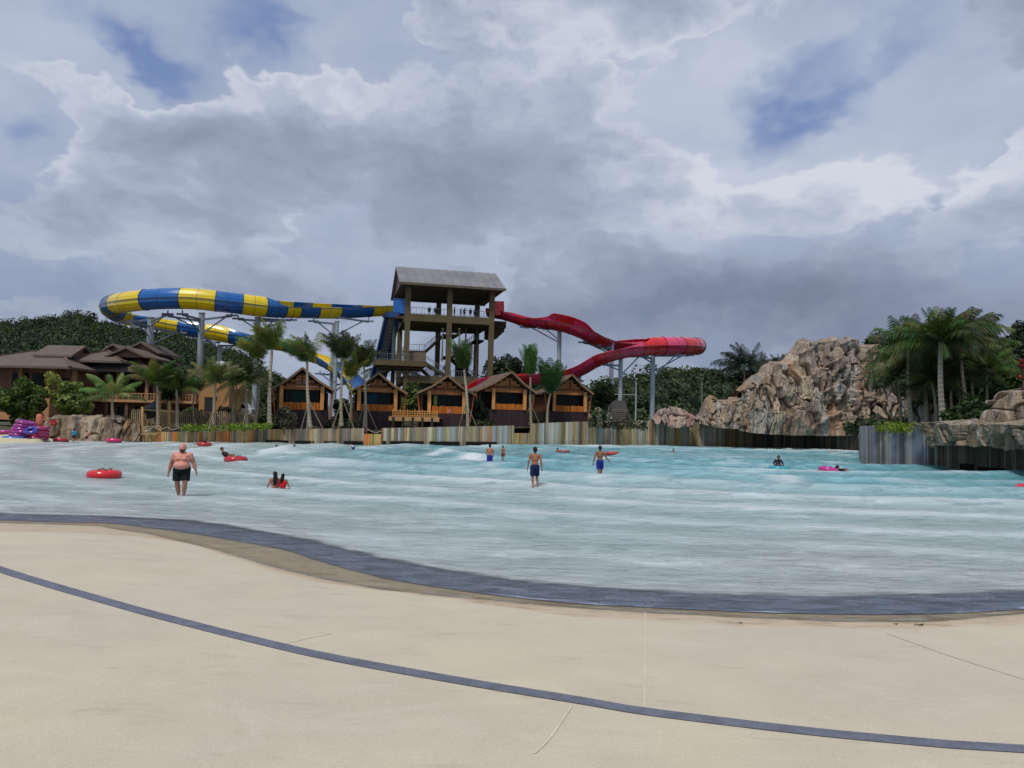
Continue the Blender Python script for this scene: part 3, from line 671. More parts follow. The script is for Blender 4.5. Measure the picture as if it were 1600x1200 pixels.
rock_face('rock_slope', [(1096,664,654,124),(1106,666,642,124),(1112,667,622,124),(1118,668,618,124),(1124,668,626,124),(1134,669,628,123),(1144,670,634,122),(1152,670,624,122),(1160,673,612,121),(1172,676,604,120),(1182,678,594,119),(1195,678,588,119)], 11, 'pinkish brown lower rock slope on the left shoulder of the mountain', nu=220, nv=120, cs=(.8, 2.0), depth=1.4, ledge=.9, lean=2.2, cat='rock', rag_=.25)
rock_face('rock_outcrop', [(1424,672,600,108),(1450,672,592,107),(1480,672,596,106),(1500,672,592,105),(1520,672,606,104)], 17, 'orange and grey rock pillars behind the coconut palms at right', nu=110, nv=80, cs=(1.3, 3.2), depth=1.6, lean=1.5, cat='rock')
rock_face('coral_rock', [(1020,662,656,122),(1032,664,642,122),(1048,668,636,121.5),(1062,669,637,121.5),(1074,665,643,122),(1092,662,655,122)], 23, 'small frilly pink and grey rock cluster standing on the plank wall', nu=90, nv=50, cs=(.8, 1.3), depth=1.3, ledge=.6, lean=1.2, cat='rock', back=3, pal=[S(196, 150, 140), S(150, 138, 128), S(204, 180, 160), S(170, 110, 100)])
rock_face('coral_rock', [(1098,664,658,123.5),(1106,664,650,123.5),(1118,664,656,123.5)], 29, 'tiny rock knob between the coral rock and the mountain', nu=40, nv=26, cs=(.8, 1.3), depth=.8, ledge=.4, lean=.8, cat='rock', back=2)
rock_face('rock_ledge', [(1445,688,662,63.5),(1456,689,659,62),(1480,690,661,60),(1540,691,662,56.5),(1600,693,664,52.5),(1700,699,669,47)], 37, 'mossy grey overhanging rock ledge on top of the right hand wall', nu=240, nv=60, cs=(1.1, 1.3), depth=1.0, ledge=.5, lean=-.2, back=7, cat='rock', pal=[S(132, 124, 104), S(110, 106, 94), S(150, 140, 118), S(120, 116, 90)], droop=.7)
rock_face('rock_ledge', [(1560,668,618,58),(1568,668,612,57.5),(1600,668,610,56),(1680,670,608,54)], 41, 'dark rounded boulder above the ledge at the right edge', nu=80, nv=50, cs=(1.1, 1.6), depth=.8, ledge=.5, lean=.6, back=5, cat='rock', pal=[S(112, 100, 88), S(94, 90, 82), S(130, 116, 98)])
rock_face('beach_rock', [(74,688,661,83.5),(84,688.5,652,83.5),(110,689,650,83.5),(150,689,650,83.5),(178,689,653,84),(200,689,656,84.5),(217,688.5,662,85)], 47, 'tan and orange rock wall on the beach behind the wading children', nu=200, nv=60, cs=(1.0, 2.6), depth=1.1, ledge=.4, lean=.5, back=2.0, cat='rock', pal=[S(196, 172, 138), S(176, 140, 104), S(214, 192, 150), S(190, 138, 70), S(140, 118, 96), S(170, 150, 120)])
# ------------------------------------------------------------------ slide tower
GZ = 3.0                                # ground behind the wall
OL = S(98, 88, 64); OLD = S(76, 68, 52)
tA = Q(637, 490, 132); tB = Q(768, 497, 135.5)
ta = math.atan2(tB.y - tA.y, tB.x - tA.x); TW = math.hypot(tB.x - tA.x, tB.y - tA.y); TD = 13.5
zf = tA.z
tower = empty('slide_tower', (tA.x, tA.y, GZ), ta, 'tall olive concrete slide tower with stairs under a grey pitched roof', 'tower')
def tl(z): return z - GZ
ZE = Q(624, 441, 130).z; ZR = Q(620, 417, 138.5).z
roofz = ZE + .45
for iu, u in enumerate((0, TW * .49, TW)):
    for iv, v in enumerate((0, TD)):
        mb = MB(); mb.c = OL; h = tl(roofz + .02)
        mb.box((u, v, h / 2), (.86, .86, h)); mb.build('column', M_conc, tower)
def slab(z, u0, u1, v0, v1, th, name='floor_slab', c=OL):
    mb = MB(); mb.c = c; mb.box(((u0 + u1) / 2, (v0 + v1) / 2, tl(z) - th / 2), (u1 - u0, v1 - v0, th)); return mb.build(name, M_conc, tower)
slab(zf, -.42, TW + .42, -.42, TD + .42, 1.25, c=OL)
for v in (0, TD):
    pass
zl = Q(637, 586, 131.5).z
for (v0, v1) in ((-.3, .3), (TD - .3, TD + .3)): slab(zl, .5, TW * .49 - .5, v0, v1, 1.25, 'beam'); slab(zl, TW * .49 + .5, TW - .5, v0, v1, 1.25, 'beam')
slab(zl, -.3, .3, .5, TD - .5, 1.1, 'beam'); slab(zl, TW - .3, TW + .3, .5, TD - .5, 1.1, 'beam')
slab(zl - .1, .5, TW * .49 - .5, .5, TD * .6, .3)
slab(zl - .1, TW * .49 + .5, TW - .5, TD * .3, TD - .5, .3)
# balcony landing that sticks out at the left
zb = Q(640, 564, 131).z
slab(zb, -5.4, 3.3, -1.6, 4.2, .9, 'landing', OL)
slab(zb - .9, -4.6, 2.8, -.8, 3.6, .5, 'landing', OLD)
zm = Q(650, 547, 134).z
slab(zm, .5, 3.6, 2.6, 6.6, .5, 'landing', OLD)
mb = MB(); mb.c = S(116, 98, 78); mb.box((2.0, .9, tl(zb) + (zm - .4 - zb) / 2), (3.0, .25, zm - .4 - zb)); mb.box((.6, 4, tl(zb) + (zm - .4 - zb) / 2), (.2, 5, zm - .4 - zb)); mb.build('parapet', M_conc, tower)
M_rail = surf('steel railing', S(120, 124, 124), rough=.5, metal=.3)
def railing(pts, n=None, h=1.1, name='railing', parent=None, mat=None, step=.45):
    mb = MB(); mb.c = S(126, 130, 130)
    pts = [Vector(p) for p in pts]
    for a, b in zip(pts[:-1], pts[1:]):
        up = Vector((0, 0, h)); mb.beam(a + up, b + up, .07, .07); mb.beam(a + up * .12, b + up * .12, .05, .05)
        k = max(1, int((b - a).length / step))
        for i in range(k + 1):
            p = a + (b - a) * (i / k); mb.beam(p, p + up, .035 if i % 4 else .07, .035 if i % 4 else .07)
    return mb.build(name, mat or M_rail, parent or tower)
def flight(a, b, wd=1.6, name='stair_flight'):
    a = Vector(a); b = Vector(b); mb = MB(); mb.c = OLD
    L = (b - a); n = max(6, int(abs(L.z) / .19)); hd = Vector((L.x, L.y, 0)).normalized(); sd_ = Vector((-hd.y, hd.x, 0))
    run = math.hypot(L.x, L.y) / n
    for i in range(n):
        p = a + L * ((i + .5) / n); ang = math.atan2(hd.y, hd.x); mb.box((p.x, p.y, p.z - .12), (run * 1.02, wd, .24 + abs(L.z) / n), ang)
    mb.beam(a - Vector((0, 0, .30)), b - Vector((0, 0, .30)), wd * .98, .34)
    mb.build(name, M_conc, tower)
    for s_ in (-1, 1): railing([a + sd_ * s_ * wd / 2, b + sd_ * s_ * wd / 2])
u1 = TW * .49
flight((3.6, 4.2, tl(zm)), (u1 - .3, 4.2, tl(zm) + 3.3))
slab(zm + 3.3, u1 - .4, u1 + 1.7, 3.2, 8.6, .35, 'landing', OLD)
flight((u1 + 1.9, 7.6, tl(zm) + 3.3), (TW - 2.2, 7.6, tl(zf) - .5))
mb = MB(); mb.c = OLD; zt_ = tl(zf) - 1.25
mb.prism([(TW + .3, zt_), (TW + 3.2, zt_), (TW + 3.2, zt_ - .5), (TW + 1.8, zt_ - 1.9), (TW + .3, zt_ - 1.7)], 3.4, 7.6); mb.build('landing_bracket', M_conc, tower)
slab(zf, TW + .42, TW + 3.4, 3, 8, 1.2, 'landing', OLD)
slab(zf, -1.8, -.42, 3, 8, .5, 'landing', OLD)
flight((3.4, 1.2, tl(zb)), (u1 + .2, 1.2, tl(zl) + .1))
flight((-4.4, 5.6, tl(zl)), (-.8, 5.6, tl(zb)), 1.4)
flight((TW - .8, 9.4, tl(zl)), (u1 + 1.9, 9.4, tl(zl) + 4.2)); slab(zl + 4.2, u1 + .2, u1 + 1.9, 6.4, 10.4, .35, 'landing', OLD)
flight((u1 + 1.9, 7.2, tl(zl) + 4.2), (TW - 1.6, 7.2, tl(zl) + 7.4)); slab(zl + 7.4, TW - 1.8, TW - .2, 5.4, 10.4, .35, 'landing', OLD)
flight((.8, 9.6, 1.0), (u1 - 1.0, 9.6, tl(zl) - .1)); flight((u1 - .8, 11.6, tl(zl)), (1.2, 11.6, tl(zm)))
for q in (TW * .72, TW * .86): 
    mb = MB(); mb.c = S(128, 122, 104); mb.tube([(q, 2.2, tl(zl)), (q, 2.2, tl(zf) - 1.3)], .14, 8); mb.build('pipe', M_steel, tower)
mb = MB(); mb.c = S(98, 84, 64); mb.box((TW * .80, TD - 1.2, tl(zl) + 3.0), (2.6, .3, 6.0)); mb.build('screen_wall', M_conc, tower)
railing([(-5.2, -1.5, tl(zb)), (3.2, -1.5, tl(zb))]); flight((TW - .8, 9.4, tl(zl)), (u1 + 1.9, 9.4, tl(zl) + 4.2)); slab(zl + 4.2, u1 + .2, u1 + 1.9, 6.4, 10.4, .35, 'landing', OLD)
flight((u1 + 1.9, 7.2, tl(zl) + 4.2), (TW - 1.6, 7.2, tl(zl) + 7.4)); slab(zl + 7.4, TW - 1.8, TW - .2, 5.4, 10.4, .35, 'landing', OLD)
flight((.8, 9.6, 1.0), (u1 - 1.0, 9.6, tl(zl) - .1)); flight((u1 - .8, 11.6, tl(zl)), (1.2, 11.6, tl(zm)))
for q in (TW * .72, TW * .86): 
    mb = MB(); mb.c = S(128, 122, 104); mb.tube([(q, 2.2, tl(zl)), (q, 2.2, tl(zf) - 1.3)], .14, 8); mb.build('pipe', M_steel, tower)
mb = MB(); mb.c = S(98, 84, 64); mb.box((TW * .80, TD - 1.2, tl(zl) + 3.0), (2.6, .3, 6.0)); mb.build('screen_wall', M_conc, tower)
railing([(-5.2, -1.5, tl(zb)), (-5.2, 4.1, tl(zb))])
railing([(.6, 2.7, tl(zm)), (3.5, 2.7, tl(zm))])
railing([(.5, -.3, tl(zf)), (u1 - .5, -.3, tl(zf))]); railing([(u1 + .5, -.3, tl(zf)), (TW - .5, -.3, tl(zf))])
railing([(.5, TD + .3, tl(zf)), (TW - .5, TD + .3, tl(zf))])
railing([(.6, .2, tl(zl)), (u1 - .6, .2, tl(zl))]); railing([(u1 + .6, .2, tl(zl)), (TW - .6, .2, tl(zl))])
slab(zl - 1.25 + .2, u1 + .6, TW - .6, 4, TD - .6, .3)
# ring beams that carry the roof
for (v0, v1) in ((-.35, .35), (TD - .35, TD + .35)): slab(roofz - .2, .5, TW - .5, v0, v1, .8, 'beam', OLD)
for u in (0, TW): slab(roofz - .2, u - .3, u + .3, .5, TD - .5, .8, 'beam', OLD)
# roof: two slopes with thickness, fascia, dark boarded soffit
RG = S(124, 124, 125)
e0, e1 = -1.75, TW + 2.0; vf, vb = -2.2, TD + 2.2; zr = tl(ZR); ze = tl(ZE); vm_ = (vf + vb) / 2
M_roofg = surf('weathered grey roofing', rough=.8, var=.12, scale=1.6, stretch=(1, 1, 1), bump=.35, bscale=3, blotch=.14)
th = .28
mb = MB(); mb.c = RG
for (va, za, vb2, zb2) in ((vf, ze, vm_, zr), (vm_, zr, vb, ze)):
    mb.add([(e0, va, za), (e1, va, za), (e1, vb2, zb2), (e0, vb2, zb2), (e0, va, za - th), (e1, va, za - th), (e1, vb2, zb2 - th), (e0, vb2, zb2 - th)],
           [(0, 1, 2, 3), (7, 6, 5, 4), (0, 4, 5, 1), (1, 5, 6, 2), (2, 6, 7, 3), (3, 7, 4, 0)])
# standing seams
for k in range(1, 12):
    u = e0 + (e1 - e0) * k / 12
    mb.beam((u, vf, ze + .04), (u, vm_, zr + .04), .07, .08); mb.beam((u, vb, ze + .04), (u, vm_, zr + .04), .07, .08)
mb.build('roof', M_roofg, tower)
mb = MB(); mb.c = S(92, 78, 62)
mb.prism([(0, 0)] * 0 + [(0, 0), (1, 0), (0, 1)], 0, 0) if 0 else None
for u in (e0 + .55, e1 - .67):
    mb = MB(); mb.c = S(92, 78, 62); mb.add([(u, vf + .6, ze - .1), (u, vb - .6, ze - .1), (u, vm_, zr - .6), (u + .12, vf + .6, ze - .1), (u + .12, vb - .6, ze - .1), (u + .12, vm_, zr - .6)], [(0, 1, 2), (5, 4, 3), (0, 3, 4, 1), (1, 4, 5, 2), (2, 5, 3, 0)]); mb.build('gable_board', M_wood, tower)
mb = MB(); mb.c = S(84, 72, 60); mb.box(((e0 + e1) / 2, vm_, ze - .32), (e1 - e0 - .5, vb - vf - .5, .15)); mb.build('ceiling', M_wood, tower)
for va in (vf, vb): mb = MB(); mb.c = S(96, 84, 70); mb.box(((e0 + e1) / 2, va + (.06 if va > 0 else -.06), ze - .2), (e1 - e0 + .04, .12, .42)); mb.build('fascia', M_wood, tower)
# blue conveyor that lifts the rafts to the platform
c0 = Q(612, 497, 137); c1_ = Q(594, 575, 143); c2_ = Q(586, 610, 145)
conv = empty('raft_conveyor', (c2_.x, c2_.y, GZ), label='steep blue raft conveyor climbing to the left side of the slide tower', cat='conveyor')
for nm, dx in (('side_rail', -1.0), ('side_rail', 1.15)):
    mb = MB(); mb.c = S(28, 66, 132); mb.beam(c0 + Vector((dx, 0, 0)), c2_ + Vector((dx, 0, 0)), .75, .55); mb.build(nm, M_plas, conv, world=True)
mb = MB(); mb.c = S(120, 126, 132); mb.beam(c0 + Vector((.08, .1, -.1)), c2_ + Vector((.08, .1, -.1)), 1.45, .12); 
for k in range(22):
    p = c0 + (c2_ - c0) * (k / 22); mb.beam(p + Vector((-.65, -.05, 0)), p + Vector((.8, -.05, 0)), .12, .14)
mb.build('belt', M_steel, conv, world=True)
mb = MB(); mb.c = S(28, 60, 120); q = c0 + Vector((0, 0, .5)); mb.box((q.x, q.y, q.z), (3.0, 2.2, 1.0)); mb.build('drive_housing', M_plas, conv, world=True)
mb = MB(); mb.c = S(96, 100, 90); mb.tube([Vector((c0.x + .4, c0.y + .8, GZ)), c0 + Vector((.4, .8, -.3))], .35, 8); mb.build('support_column', M_steel, conv, world=True)

# ------------------------------------------------------------------ raft slides
def project(p):
    v = Vector(p) - CAM; return 800 + FPX * v.dot(_Rt) / v.dot(_F)
def catmull(P, n):
    P = [np.array(p, float) for p in P]; out = []
    for i in range(len(P) - 1):
        p0, p1, p2, p3 = P[max(i - 1, 0)], P[i], P[i + 1], P[min(i + 2, len(P) - 1)]
        for k in range(n):
            t = k / n; out.append(.5 * (2 * p1 + (p2 - p0) * t + (2 * p0 - 5 * p1 + 4 * p2 - p3) * t * t + (3 * p1 - p0 - 3 * p2 + p3) * t ** 3))
    out.append(P[-1]); return np.array(out)
def flume(name, P, Rr, parent, colf, seg=5.0, n=14, NS=16, bounds=None, cuts=None):
    """P: (px, py, Y, left wall angle, right wall angle). An open or closed trough swept along the path"""
    W = [(*Q(a, b, c), l, r_) for a, b, c, l, r_ in P]
    pts = catmull(W, n); pos = pts[:, :3]; L = np.concatenate([[0], np.cumsum(np.linalg.norm(np.diff(pos, axis=0), axis=1))])
    N = int(L[-1] / .42); t = np.linspace(0, L[-1], N)
    pos = np.stack([np.interp(t, L, pos[:, k]) for k in range(3)], 1); aL = np.interp(t, L, pts[:, 3]); aR = np.interp(t, L, pts[:, 4])
    k_ = np.ones(5) / 5
    marks = [0.0]
    if cuts:                             # panel joints read off the picture on the outbound run
        pxp = np.array([project(p) for p in pos]); i = 0
        for cx_ in cuts:
            while i < N - 1 and pxp[i] > cx_: i += 1
            marks.append(t[i])
    while marks[-1] < L[-1]: marks.append(marks[-1] + seg)
    marks = np.array(marks)
    tg = np.gradient(pos, axis=0); tg /= np.linalg.norm(tg, axis=1)[:, None]
    V = []; F = []; C = []; th = .07; rows = []
    def ring(i, rad, extra=0):
        T = tg[i]; up = np.array([0, 0, 1.]); lf = np.cross(up, T); lf /= np.linalg.norm(lf); nn = np.cross(T, lf)
        an = np.radians(np.linspace(-aR[i], aL[i], NS + 1)); return pos[i] + rad * (np.sin(an)[:, None] * lf - np.cos(an)[:, None] * nn), an
    for i in range(N):
        a, an = ring(i, Rr); b, _ = ring(i, Rr - th); V += list(a) + list(b); rows.append(an)
    m_ = 2 * (NS + 1)
    for i in range(N - 1):
        sg = int(np.searchsorted(marks, t[i] + .01)) - 1; edge = False
        for k in range(NS):
            am = math.degrees((rows[i][k] + rows[i][k + 1]) / 2); c = colf(sg, am)
            a = i * m_ + k; F.append((a, a + 1, a + 1 + m_, a + m_)); C.append(tuple(q * (.55 if edge and 0 else 1) for q in c))
            b = a + NS + 1; F.append((b, b + m_, b + m_ + 1, b + 1)); C.append(tuple(q * .9 for q in c))
        for k in (0, NS):
            a = i * m_ + k; b = a + NS + 1; F.append((a, a + m_, b + m_, b)); C.append(colf(int(np.searchsorted(marks, t[i] + .01)) - 1, 180))
    fl = mesh_from('flume', V, F, M_plas, parent, cols=C, smooth=False, world=True)
    # bolted flanges between the panels, and along mid height
    V = []; F = []; nb = 0
    allm = sorted(list(marks) + list((marks[:-1] + marks[1:]) / 2)); segs = [int(np.searchsorted(t, q)) for q in allm]
    for i in segs:
        if i <= 0 or i >= N - 1: continue
        T = tg[i] * (.04 if segs.index(i) % 2 == 0 else .02)
        a, _ = ring(i, Rr - .02); b, _ = ring(i, Rr + (.07 if (segs.index(i) % 2 == 0) else .025))
        o_ = len(V); V += list(a - T) + list(b - T) + list(a + T) + list(b + T); q_ = NS + 1
        for k in range(NS):
            F += [(o_ + k, o_ + k + 1, o_ + q_ + k + 1, o_ + q_ + k), (o_ + 2 * q_ + k, o_ + 3 * q_ + k, o_ + 3 * q_ + k + 1, o_ + 2 * q_ + k + 1), (o_ + q_ + k, o_ + q_ + k + 1, o_ + 3 * q_ + k + 1, o_ + 3 * q_ + k)]
    for sgn in (-1, 1):
        for i in range(N - 1):
            T0, T1 = tg[i], tg[i + 1]; up = np.array([0, 0, 1.])
            def pt(i, rad, dz):
                T = tg[i]; lf = np.cross(up, T); lf /= np.linalg.norm(lf); nn = np.cross(T, lf); ang = math.radians(88) * sgn
                return pos[i] + rad * (math.sin(ang) * lf - math.cos(ang) * nn) + np.array([0, 0, dz])
            o_ = len(V); V += [pt(i, Rr, -.05), pt(i + 1, Rr, -.05), pt(i + 1, Rr + .09, -.05), pt(i, Rr + .09, -.05), pt(i, Rr, .05), pt(i + 1, Rr, .05), pt(i + 1, Rr + .09, .05), pt(i, Rr + .09, .05)]
            F += [(o_, o_ + 3, o_ + 2, o_ + 1), (o_ + 4, o_ + 5, o_ + 6, o_ + 7), (o_ + 3, o_ + 7, o_ + 6, o_ + 2)]
    mesh_from('flange', V, F, M_plas, parent, cols=[bounds] * len(F), world=True)
    return pos
YEL = S(226, 196, 10); BLU = S(16, 92, 162)
slideY = empty('water_slide', (*Q(420, 640, 124).xy, GZ), label='yellow and blue raft slide looping out left of the tower on steel columns', cat='water slide')
PY = [(634,482,139,100,100),(600,480,137,95,105),(560,482,133,92,118),(520,483,129,95,130),(480,482,126,92,135),(440,481,123,95,140),(418,480,121,140,140),(400,478,120,172,150),(350,472,118,176,176),(300,467,117,176,176),(250,467,117,176,176),(205,471,119,176,176),(180,475,124,176,170),(172,480,130,172,150),(184,489,136,160,120),(208,496,139,120,100),(240,501,139,98,108),(280,509,138,95,118),(320,516,138,95,130),(345,520,138,95,140),(375,526,138,95,118),(410,531,139,95,100),(450,537,141,95,95),(490,552,141,95,95),(515,564,138,95,95),(545,585,132,100,95),(562,606,128,100,95),(580,626,126,95,95)]
flume('flume', PY, 1.62, slideY, lambda s, a: YEL if s % 2 == 1 else BLU, seg=4.6, bounds=S(30, 62, 90), cuts=[625, 578, 528, 497, 468, 445, 414, 380, 340, 285, 229, 183])
def start_box(parent, px, py, Y, c, sz=(2.6, 3.6, 2.6)):
    q = Q(px, py, Y); mb = MB(); mb.c = c; x, y, z = sz
    for dy in (-y / 2, y / 2): mb.box((q.x, q.y + dy, q.z), (x, .12, z))
    mb.box((q.x, q.y, q.z - z / 2 + .2), (x, y - .2, .3)); mb.beam((q.x - x / 2, q.y - y / 2 - .08, q.z + z / 2), (q.x + x / 2, q.y - y / 2 - .08, q.z + z / 2), .14, .14)
    mb.build('start_tub', M_plas, parent, world=True)
start_box(slideY, 628, 481, 138, S(30, 100, 180))
def support(parent, px, py, Y, rad, arms, zbase=GZ, foot=True):
    top = Q(px, py, Y); mb = MB(); mb.c = S(158, 168, 174)
    mb.tube([(top.x, top.y, zbase - .3), top], rad, 16); mb.tube([top + Vector((0, 0, 0)), top + Vector((0, 0, .15))], rad * 1.25, 16)
    for zj in (zbase + 6.5,): mb.tube([(top.x, top.y, zj), (top.x, top.y, zj + .16)], rad * 1.22, 16)
    col = mb.build('support_column', M_steel, parent, world=True, smooth=False)
    for (ax, ay, aY, dz) in arms:
        e = Q(ax, ay, aY); mb = MB(); mb.c = S(120, 130, 142)
        j = Vector((top.x, top.y, e.z)); mb.beam(j, e, .22, .3); mb.beam(Vector((top.x, top.y, e.z - dz)), j + (e - j) * .82, .16, .18)
        d = (e - j); d.z = 0; n_ = Vector((-d.y, d.x, 0)).normalized() if d.length > .1 else Vector((1, 0, 0))
        mb.beam(e - Vector((.9, 0, -.12)), e + Vector((.9, 0, .12)), .25, .28); mb.beam(e, e + Vector((0, 0, .7)), .16, .16)
        mb.build('bracket_arm', M_steel, parent, world=True)
support(slideY, 236, 497, 127, .52, [(192, 505, 133, 2.2), (208, 503, 121, 1.8), (284, 521, 135, 3.0), (262, 492, 119, .8)])
support(slideY, 315.5, 490, 124, .46, [(262, 494, 119, 1.4), (285, 492, 119, 2.2), (362, 494, 119, 2.4), (330, 536, 137, 1.2)])
support(slideY, 403, 497, 122, .44, [(372, 499, 121, 1.4), (432, 502, 122, 2.4), (455, 501, 123.5, 2.0)])
support(slideY, 344, 540, 139, .4, [(322, 534, 138, 1.5), (372, 540, 138, 1.5)])
support(slideY, 526.5, 503, 128, .34, [(490, 503, 126, 2.2), (576, 503, 133, 3.0)])
support(slideY, 521, 506, 138, .3, [(500, 585, 138, 1.4), (540, 600, 133, 2.0)])
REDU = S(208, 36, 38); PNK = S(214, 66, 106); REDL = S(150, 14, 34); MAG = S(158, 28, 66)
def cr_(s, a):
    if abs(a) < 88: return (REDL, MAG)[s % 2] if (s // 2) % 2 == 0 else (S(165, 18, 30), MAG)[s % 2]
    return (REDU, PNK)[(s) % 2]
slideR = empty('water_slide', (*Q(980, 640, 126).xy, GZ), label='red and pink raft slide curling out to the right of the tower', cat='water slide')
PR = [(766,484,139,95,95),(790,488,137,95,95),(820,497,133,100,95),(845,500,130,120,92),(862,502,128,165,92),(890,508,126,170,92),(915,518,126,170,92),(935,529,129,150,95),(960,536,134,110,95),(1000,540,139,150,120),(1040,541,141,176,170),(1075,541,139,176,176),(1090,541,133,176,176),(1082,541,126.5,176,176),(1055,540.5,123,176,176),(1020,541,121,176,168),(1008,542,120.5,125,120),(980,544.5,120,96,100),(950,552,120,95,105),(928,561,121,95,115),(905,574,122,95,115),(880,582,123,95,105),(840,586,124,95,105),(800,589,124,95,110),(770,595,123,95,118),(748,603,121,95,118),(732,611,120,95,110)]
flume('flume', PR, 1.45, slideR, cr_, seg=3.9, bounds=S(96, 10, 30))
start_box(slideR, 778, 484, 137.5, S(205, 30, 28), (2.2, 3.2, 2.4))
support(slideR, 874.5, 508, 128.5, .36, [(820, 512, 133, 3.0), (848, 514, 129.5, 2.0)])
support(slideR, 956, 537, 131, .36, [(912, 536, 127, 1.4), (930, 540, 128, .8)])
support(slideR, 970, 556, 121.5, .34, [(942, 570, 120.6, .8), (1005, 557, 120.5, 3.0)])
support(slideR, 1020, 555, 124, .40, [(1000, 557, 121, .8), (1062, 556, 123, 3.6), (1076, 556, 126, 3.0)])
support(slideR, 905, 590, 123, .3, [(893, 590, 122.5, .6)])
support(slideR, 850, 598, 125, .3, [(835, 598, 124, .6)])
# ------------------------------------------------------------------ stilt bungalows
ORA = S(162, 102, 57); ORL = S(226, 158, 92); PLM = S(56, 44, 45); BRN = S(110, 66, 42)
def bungalow(px0, px1, pxa, ya, ye, Y, yb, label, posts, win, rz=0.0, glass=S(20, 40, 40), curtain=None):
    """px0..px1 eaves, apex (pxa, ya), eave level ye; local frame: x across, y back, z up from the ground"""
    L = Q(px0, ye, Y); Rr = Q(px1, ye, Y); cxm = Q((px0 + px1) / 2, ye, Y); base = Q((px0 + px1) / 2, yb, Y).z
    Wd = (Rr.x - L.x); ze = cxm.z - base; za = Q(pxa, ya, Y).z - base; D = 8.5
    ax = Q(pxa, ya, Y).x - cxm.x
    r = empty('bungalow', (cxm.x, Y, base), rz, label, 'bungalow', 'stilt bungalows in a row behind the pool wall')
    hw = Wd / 2; wl_ = hw * .80
    lx = lambda px: Q(px, ye, Y).x - cxm.x
    lz = lambda py: Q((px0 + px1) / 2, py, Y).z - base
    zw1, zw0 = lz(win[2]), lz(win[3]); zr1 = zw0 + .05; zr0 = lz(win[4])
    # roof
    mb = MB(); th = .22; y0, y1 = -1.0, D + .8
    for sx, xe in ((-1, -hw), (1, hw)):
        mb.c = S(104, 88, 76) if sx < 0 else S(92, 76, 66)  # left slope coloured lighter than the right to stand for light on it
        a = (ax, za); b = (xe, ze); nx_ = sx * .1; nn = 5
        for k in range(nn):          # slight flare towards the eaves, in courses
            t0, t1 = k / nn, (k + 1) / nn; fl = lambda t: -.25 * math.sin(math.pi * t)
            p0 = (a[0] + (b[0] - a[0]) * t0, a[1] + (b[1] - a[1]) * t0 + fl(t0)); p1 = (a[0] + (b[0] - a[0]) * t1, a[1] + (b[1] - a[1]) * t1 + fl(t1))
            vs = [(p0[0], y0, p0[1]), (p1[0], y0, p1[1]), (p1[0], y1, p1[1]), (p0[0], y1, p0[1])]; lo = [(q[0], q[1], q[2] - th) for q in vs]
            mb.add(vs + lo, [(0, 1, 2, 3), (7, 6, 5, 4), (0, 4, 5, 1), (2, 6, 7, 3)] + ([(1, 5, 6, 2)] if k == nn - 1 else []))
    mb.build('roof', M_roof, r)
    mb = MB(); mb.c = S(132, 104, 78)
    for xe in (-hw, hw):
        mb.beam((ax, y0 - .05, za - .05), (xe * .5 + ax * .5, y0 - .05, (za + ze) / 2 - .32), .1, .26); mb.beam((xe * .5 + ax * .5, y0 - .05, (za + ze) / 2 - .32), (xe, y0 - .05, ze - .12), .1, .26)
    mb.build('barge_board', M_wood, r)
    # walls
    zg = zw1 + .75
    def rz_at(x): 
        xe = -hw if x < ax else hw; return za + (ze - za) * abs((x - ax) / (xe - ax)) - .5
    mb = MB(); mb.c = ORA; nst = 9; z_ = zw1
    while z_ < za - .9:              # boarded gable, board by board
        z2 = min(z_ + .42, za - .85); k0 = (za - .5 - z2) / (za - ze + .01)
        xl = max(ax + (-hw - ax) * k0, -wl_); xr = min(ax + (hw - ax) * k0, wl_)
        mb.c = jit(ORA if int(z_ * 3) % 3 else S(164, 100, 54), .10); mb.box(((xl + xr) / 2, .06 + random.uniform(-.012, .012), (z_ + z2) / 2), (xr - xl, .16, z2 - z_ - .02)); z_ = z2
    mb.build('gable_wall', M_wood, r)
    mb = MB(); mb.c = S(96, 56, 34); mb.box((ax, -.08, (zg + za - .6) / 2), (.16, .1, za - .7 - zg)); mb.beam((-wl_ * .92, -.09, zg - .05), (wl_ * .92, -.09, zg - .05), .1, .13)
    for s_ in (-1, 1): mb.beam((ax + s_ * .2, -.09, zg + .2), (ax + s_ * wl_ * .55, -.09, zg + .02), .08, .1)
    mb.build('gable_trim', M_wood, r)
    mb = MB(); mb.c = BRN
    for s_ in (-1, 1):
        n_ = 22
        for k in range(n_):
            y_ = .3 + (D - .3) * (k + .5) / n_; mb.box((s_ * wl_, y_, (ze - .3 + .7) / 2), (.14 + random.uniform(0, .03), (D - .3) / n_ * .96, ze - 1.0), c_=jit(BRN, .2))
    mb.box((0, D, (ze + .7) / 2), (wl_ * 2, .15, ze - .7)); mb.c = jit(BRN); mb.box((0, 2.2, (zw1 + .5) / 2 + .2), (wl_ * 2 - .2, .1, zw1 - .6), c_=S(40, 30, 26)); mb.box((0, 4.5, .9), (wl_ * 2 - .2, 8.0, .15), c_=S(80, 54, 38))
    mb.build('wall', M_wood, r)
    xa, xb = lx(win[0]), lx(win[1])
    wf = MB(); wf.c = S(60, 38, 28)
    for x_ in (xa + .4, (xa + xb) / 2 + .3, xb - .2): wf.box((x_, 1.05, (zw1 + zw0) / 2), (.09, .12, zw1 - zw0 + .3))
    wf.box(((xa + xb) / 2, 1.05, zw1 + .05), (xb - xa, .12, .12)); wo = wf.build('window', M_wood, r)
    gm_ = MB(); gm_.c = glass; gm_.box(((xa + xb) / 2, 1.1, (zw1 + zw0) / 2 - .1), (xb - xa - .1, .03, zw1 - zw0 + .2)); gm_.build('pane', M_glass, wo)
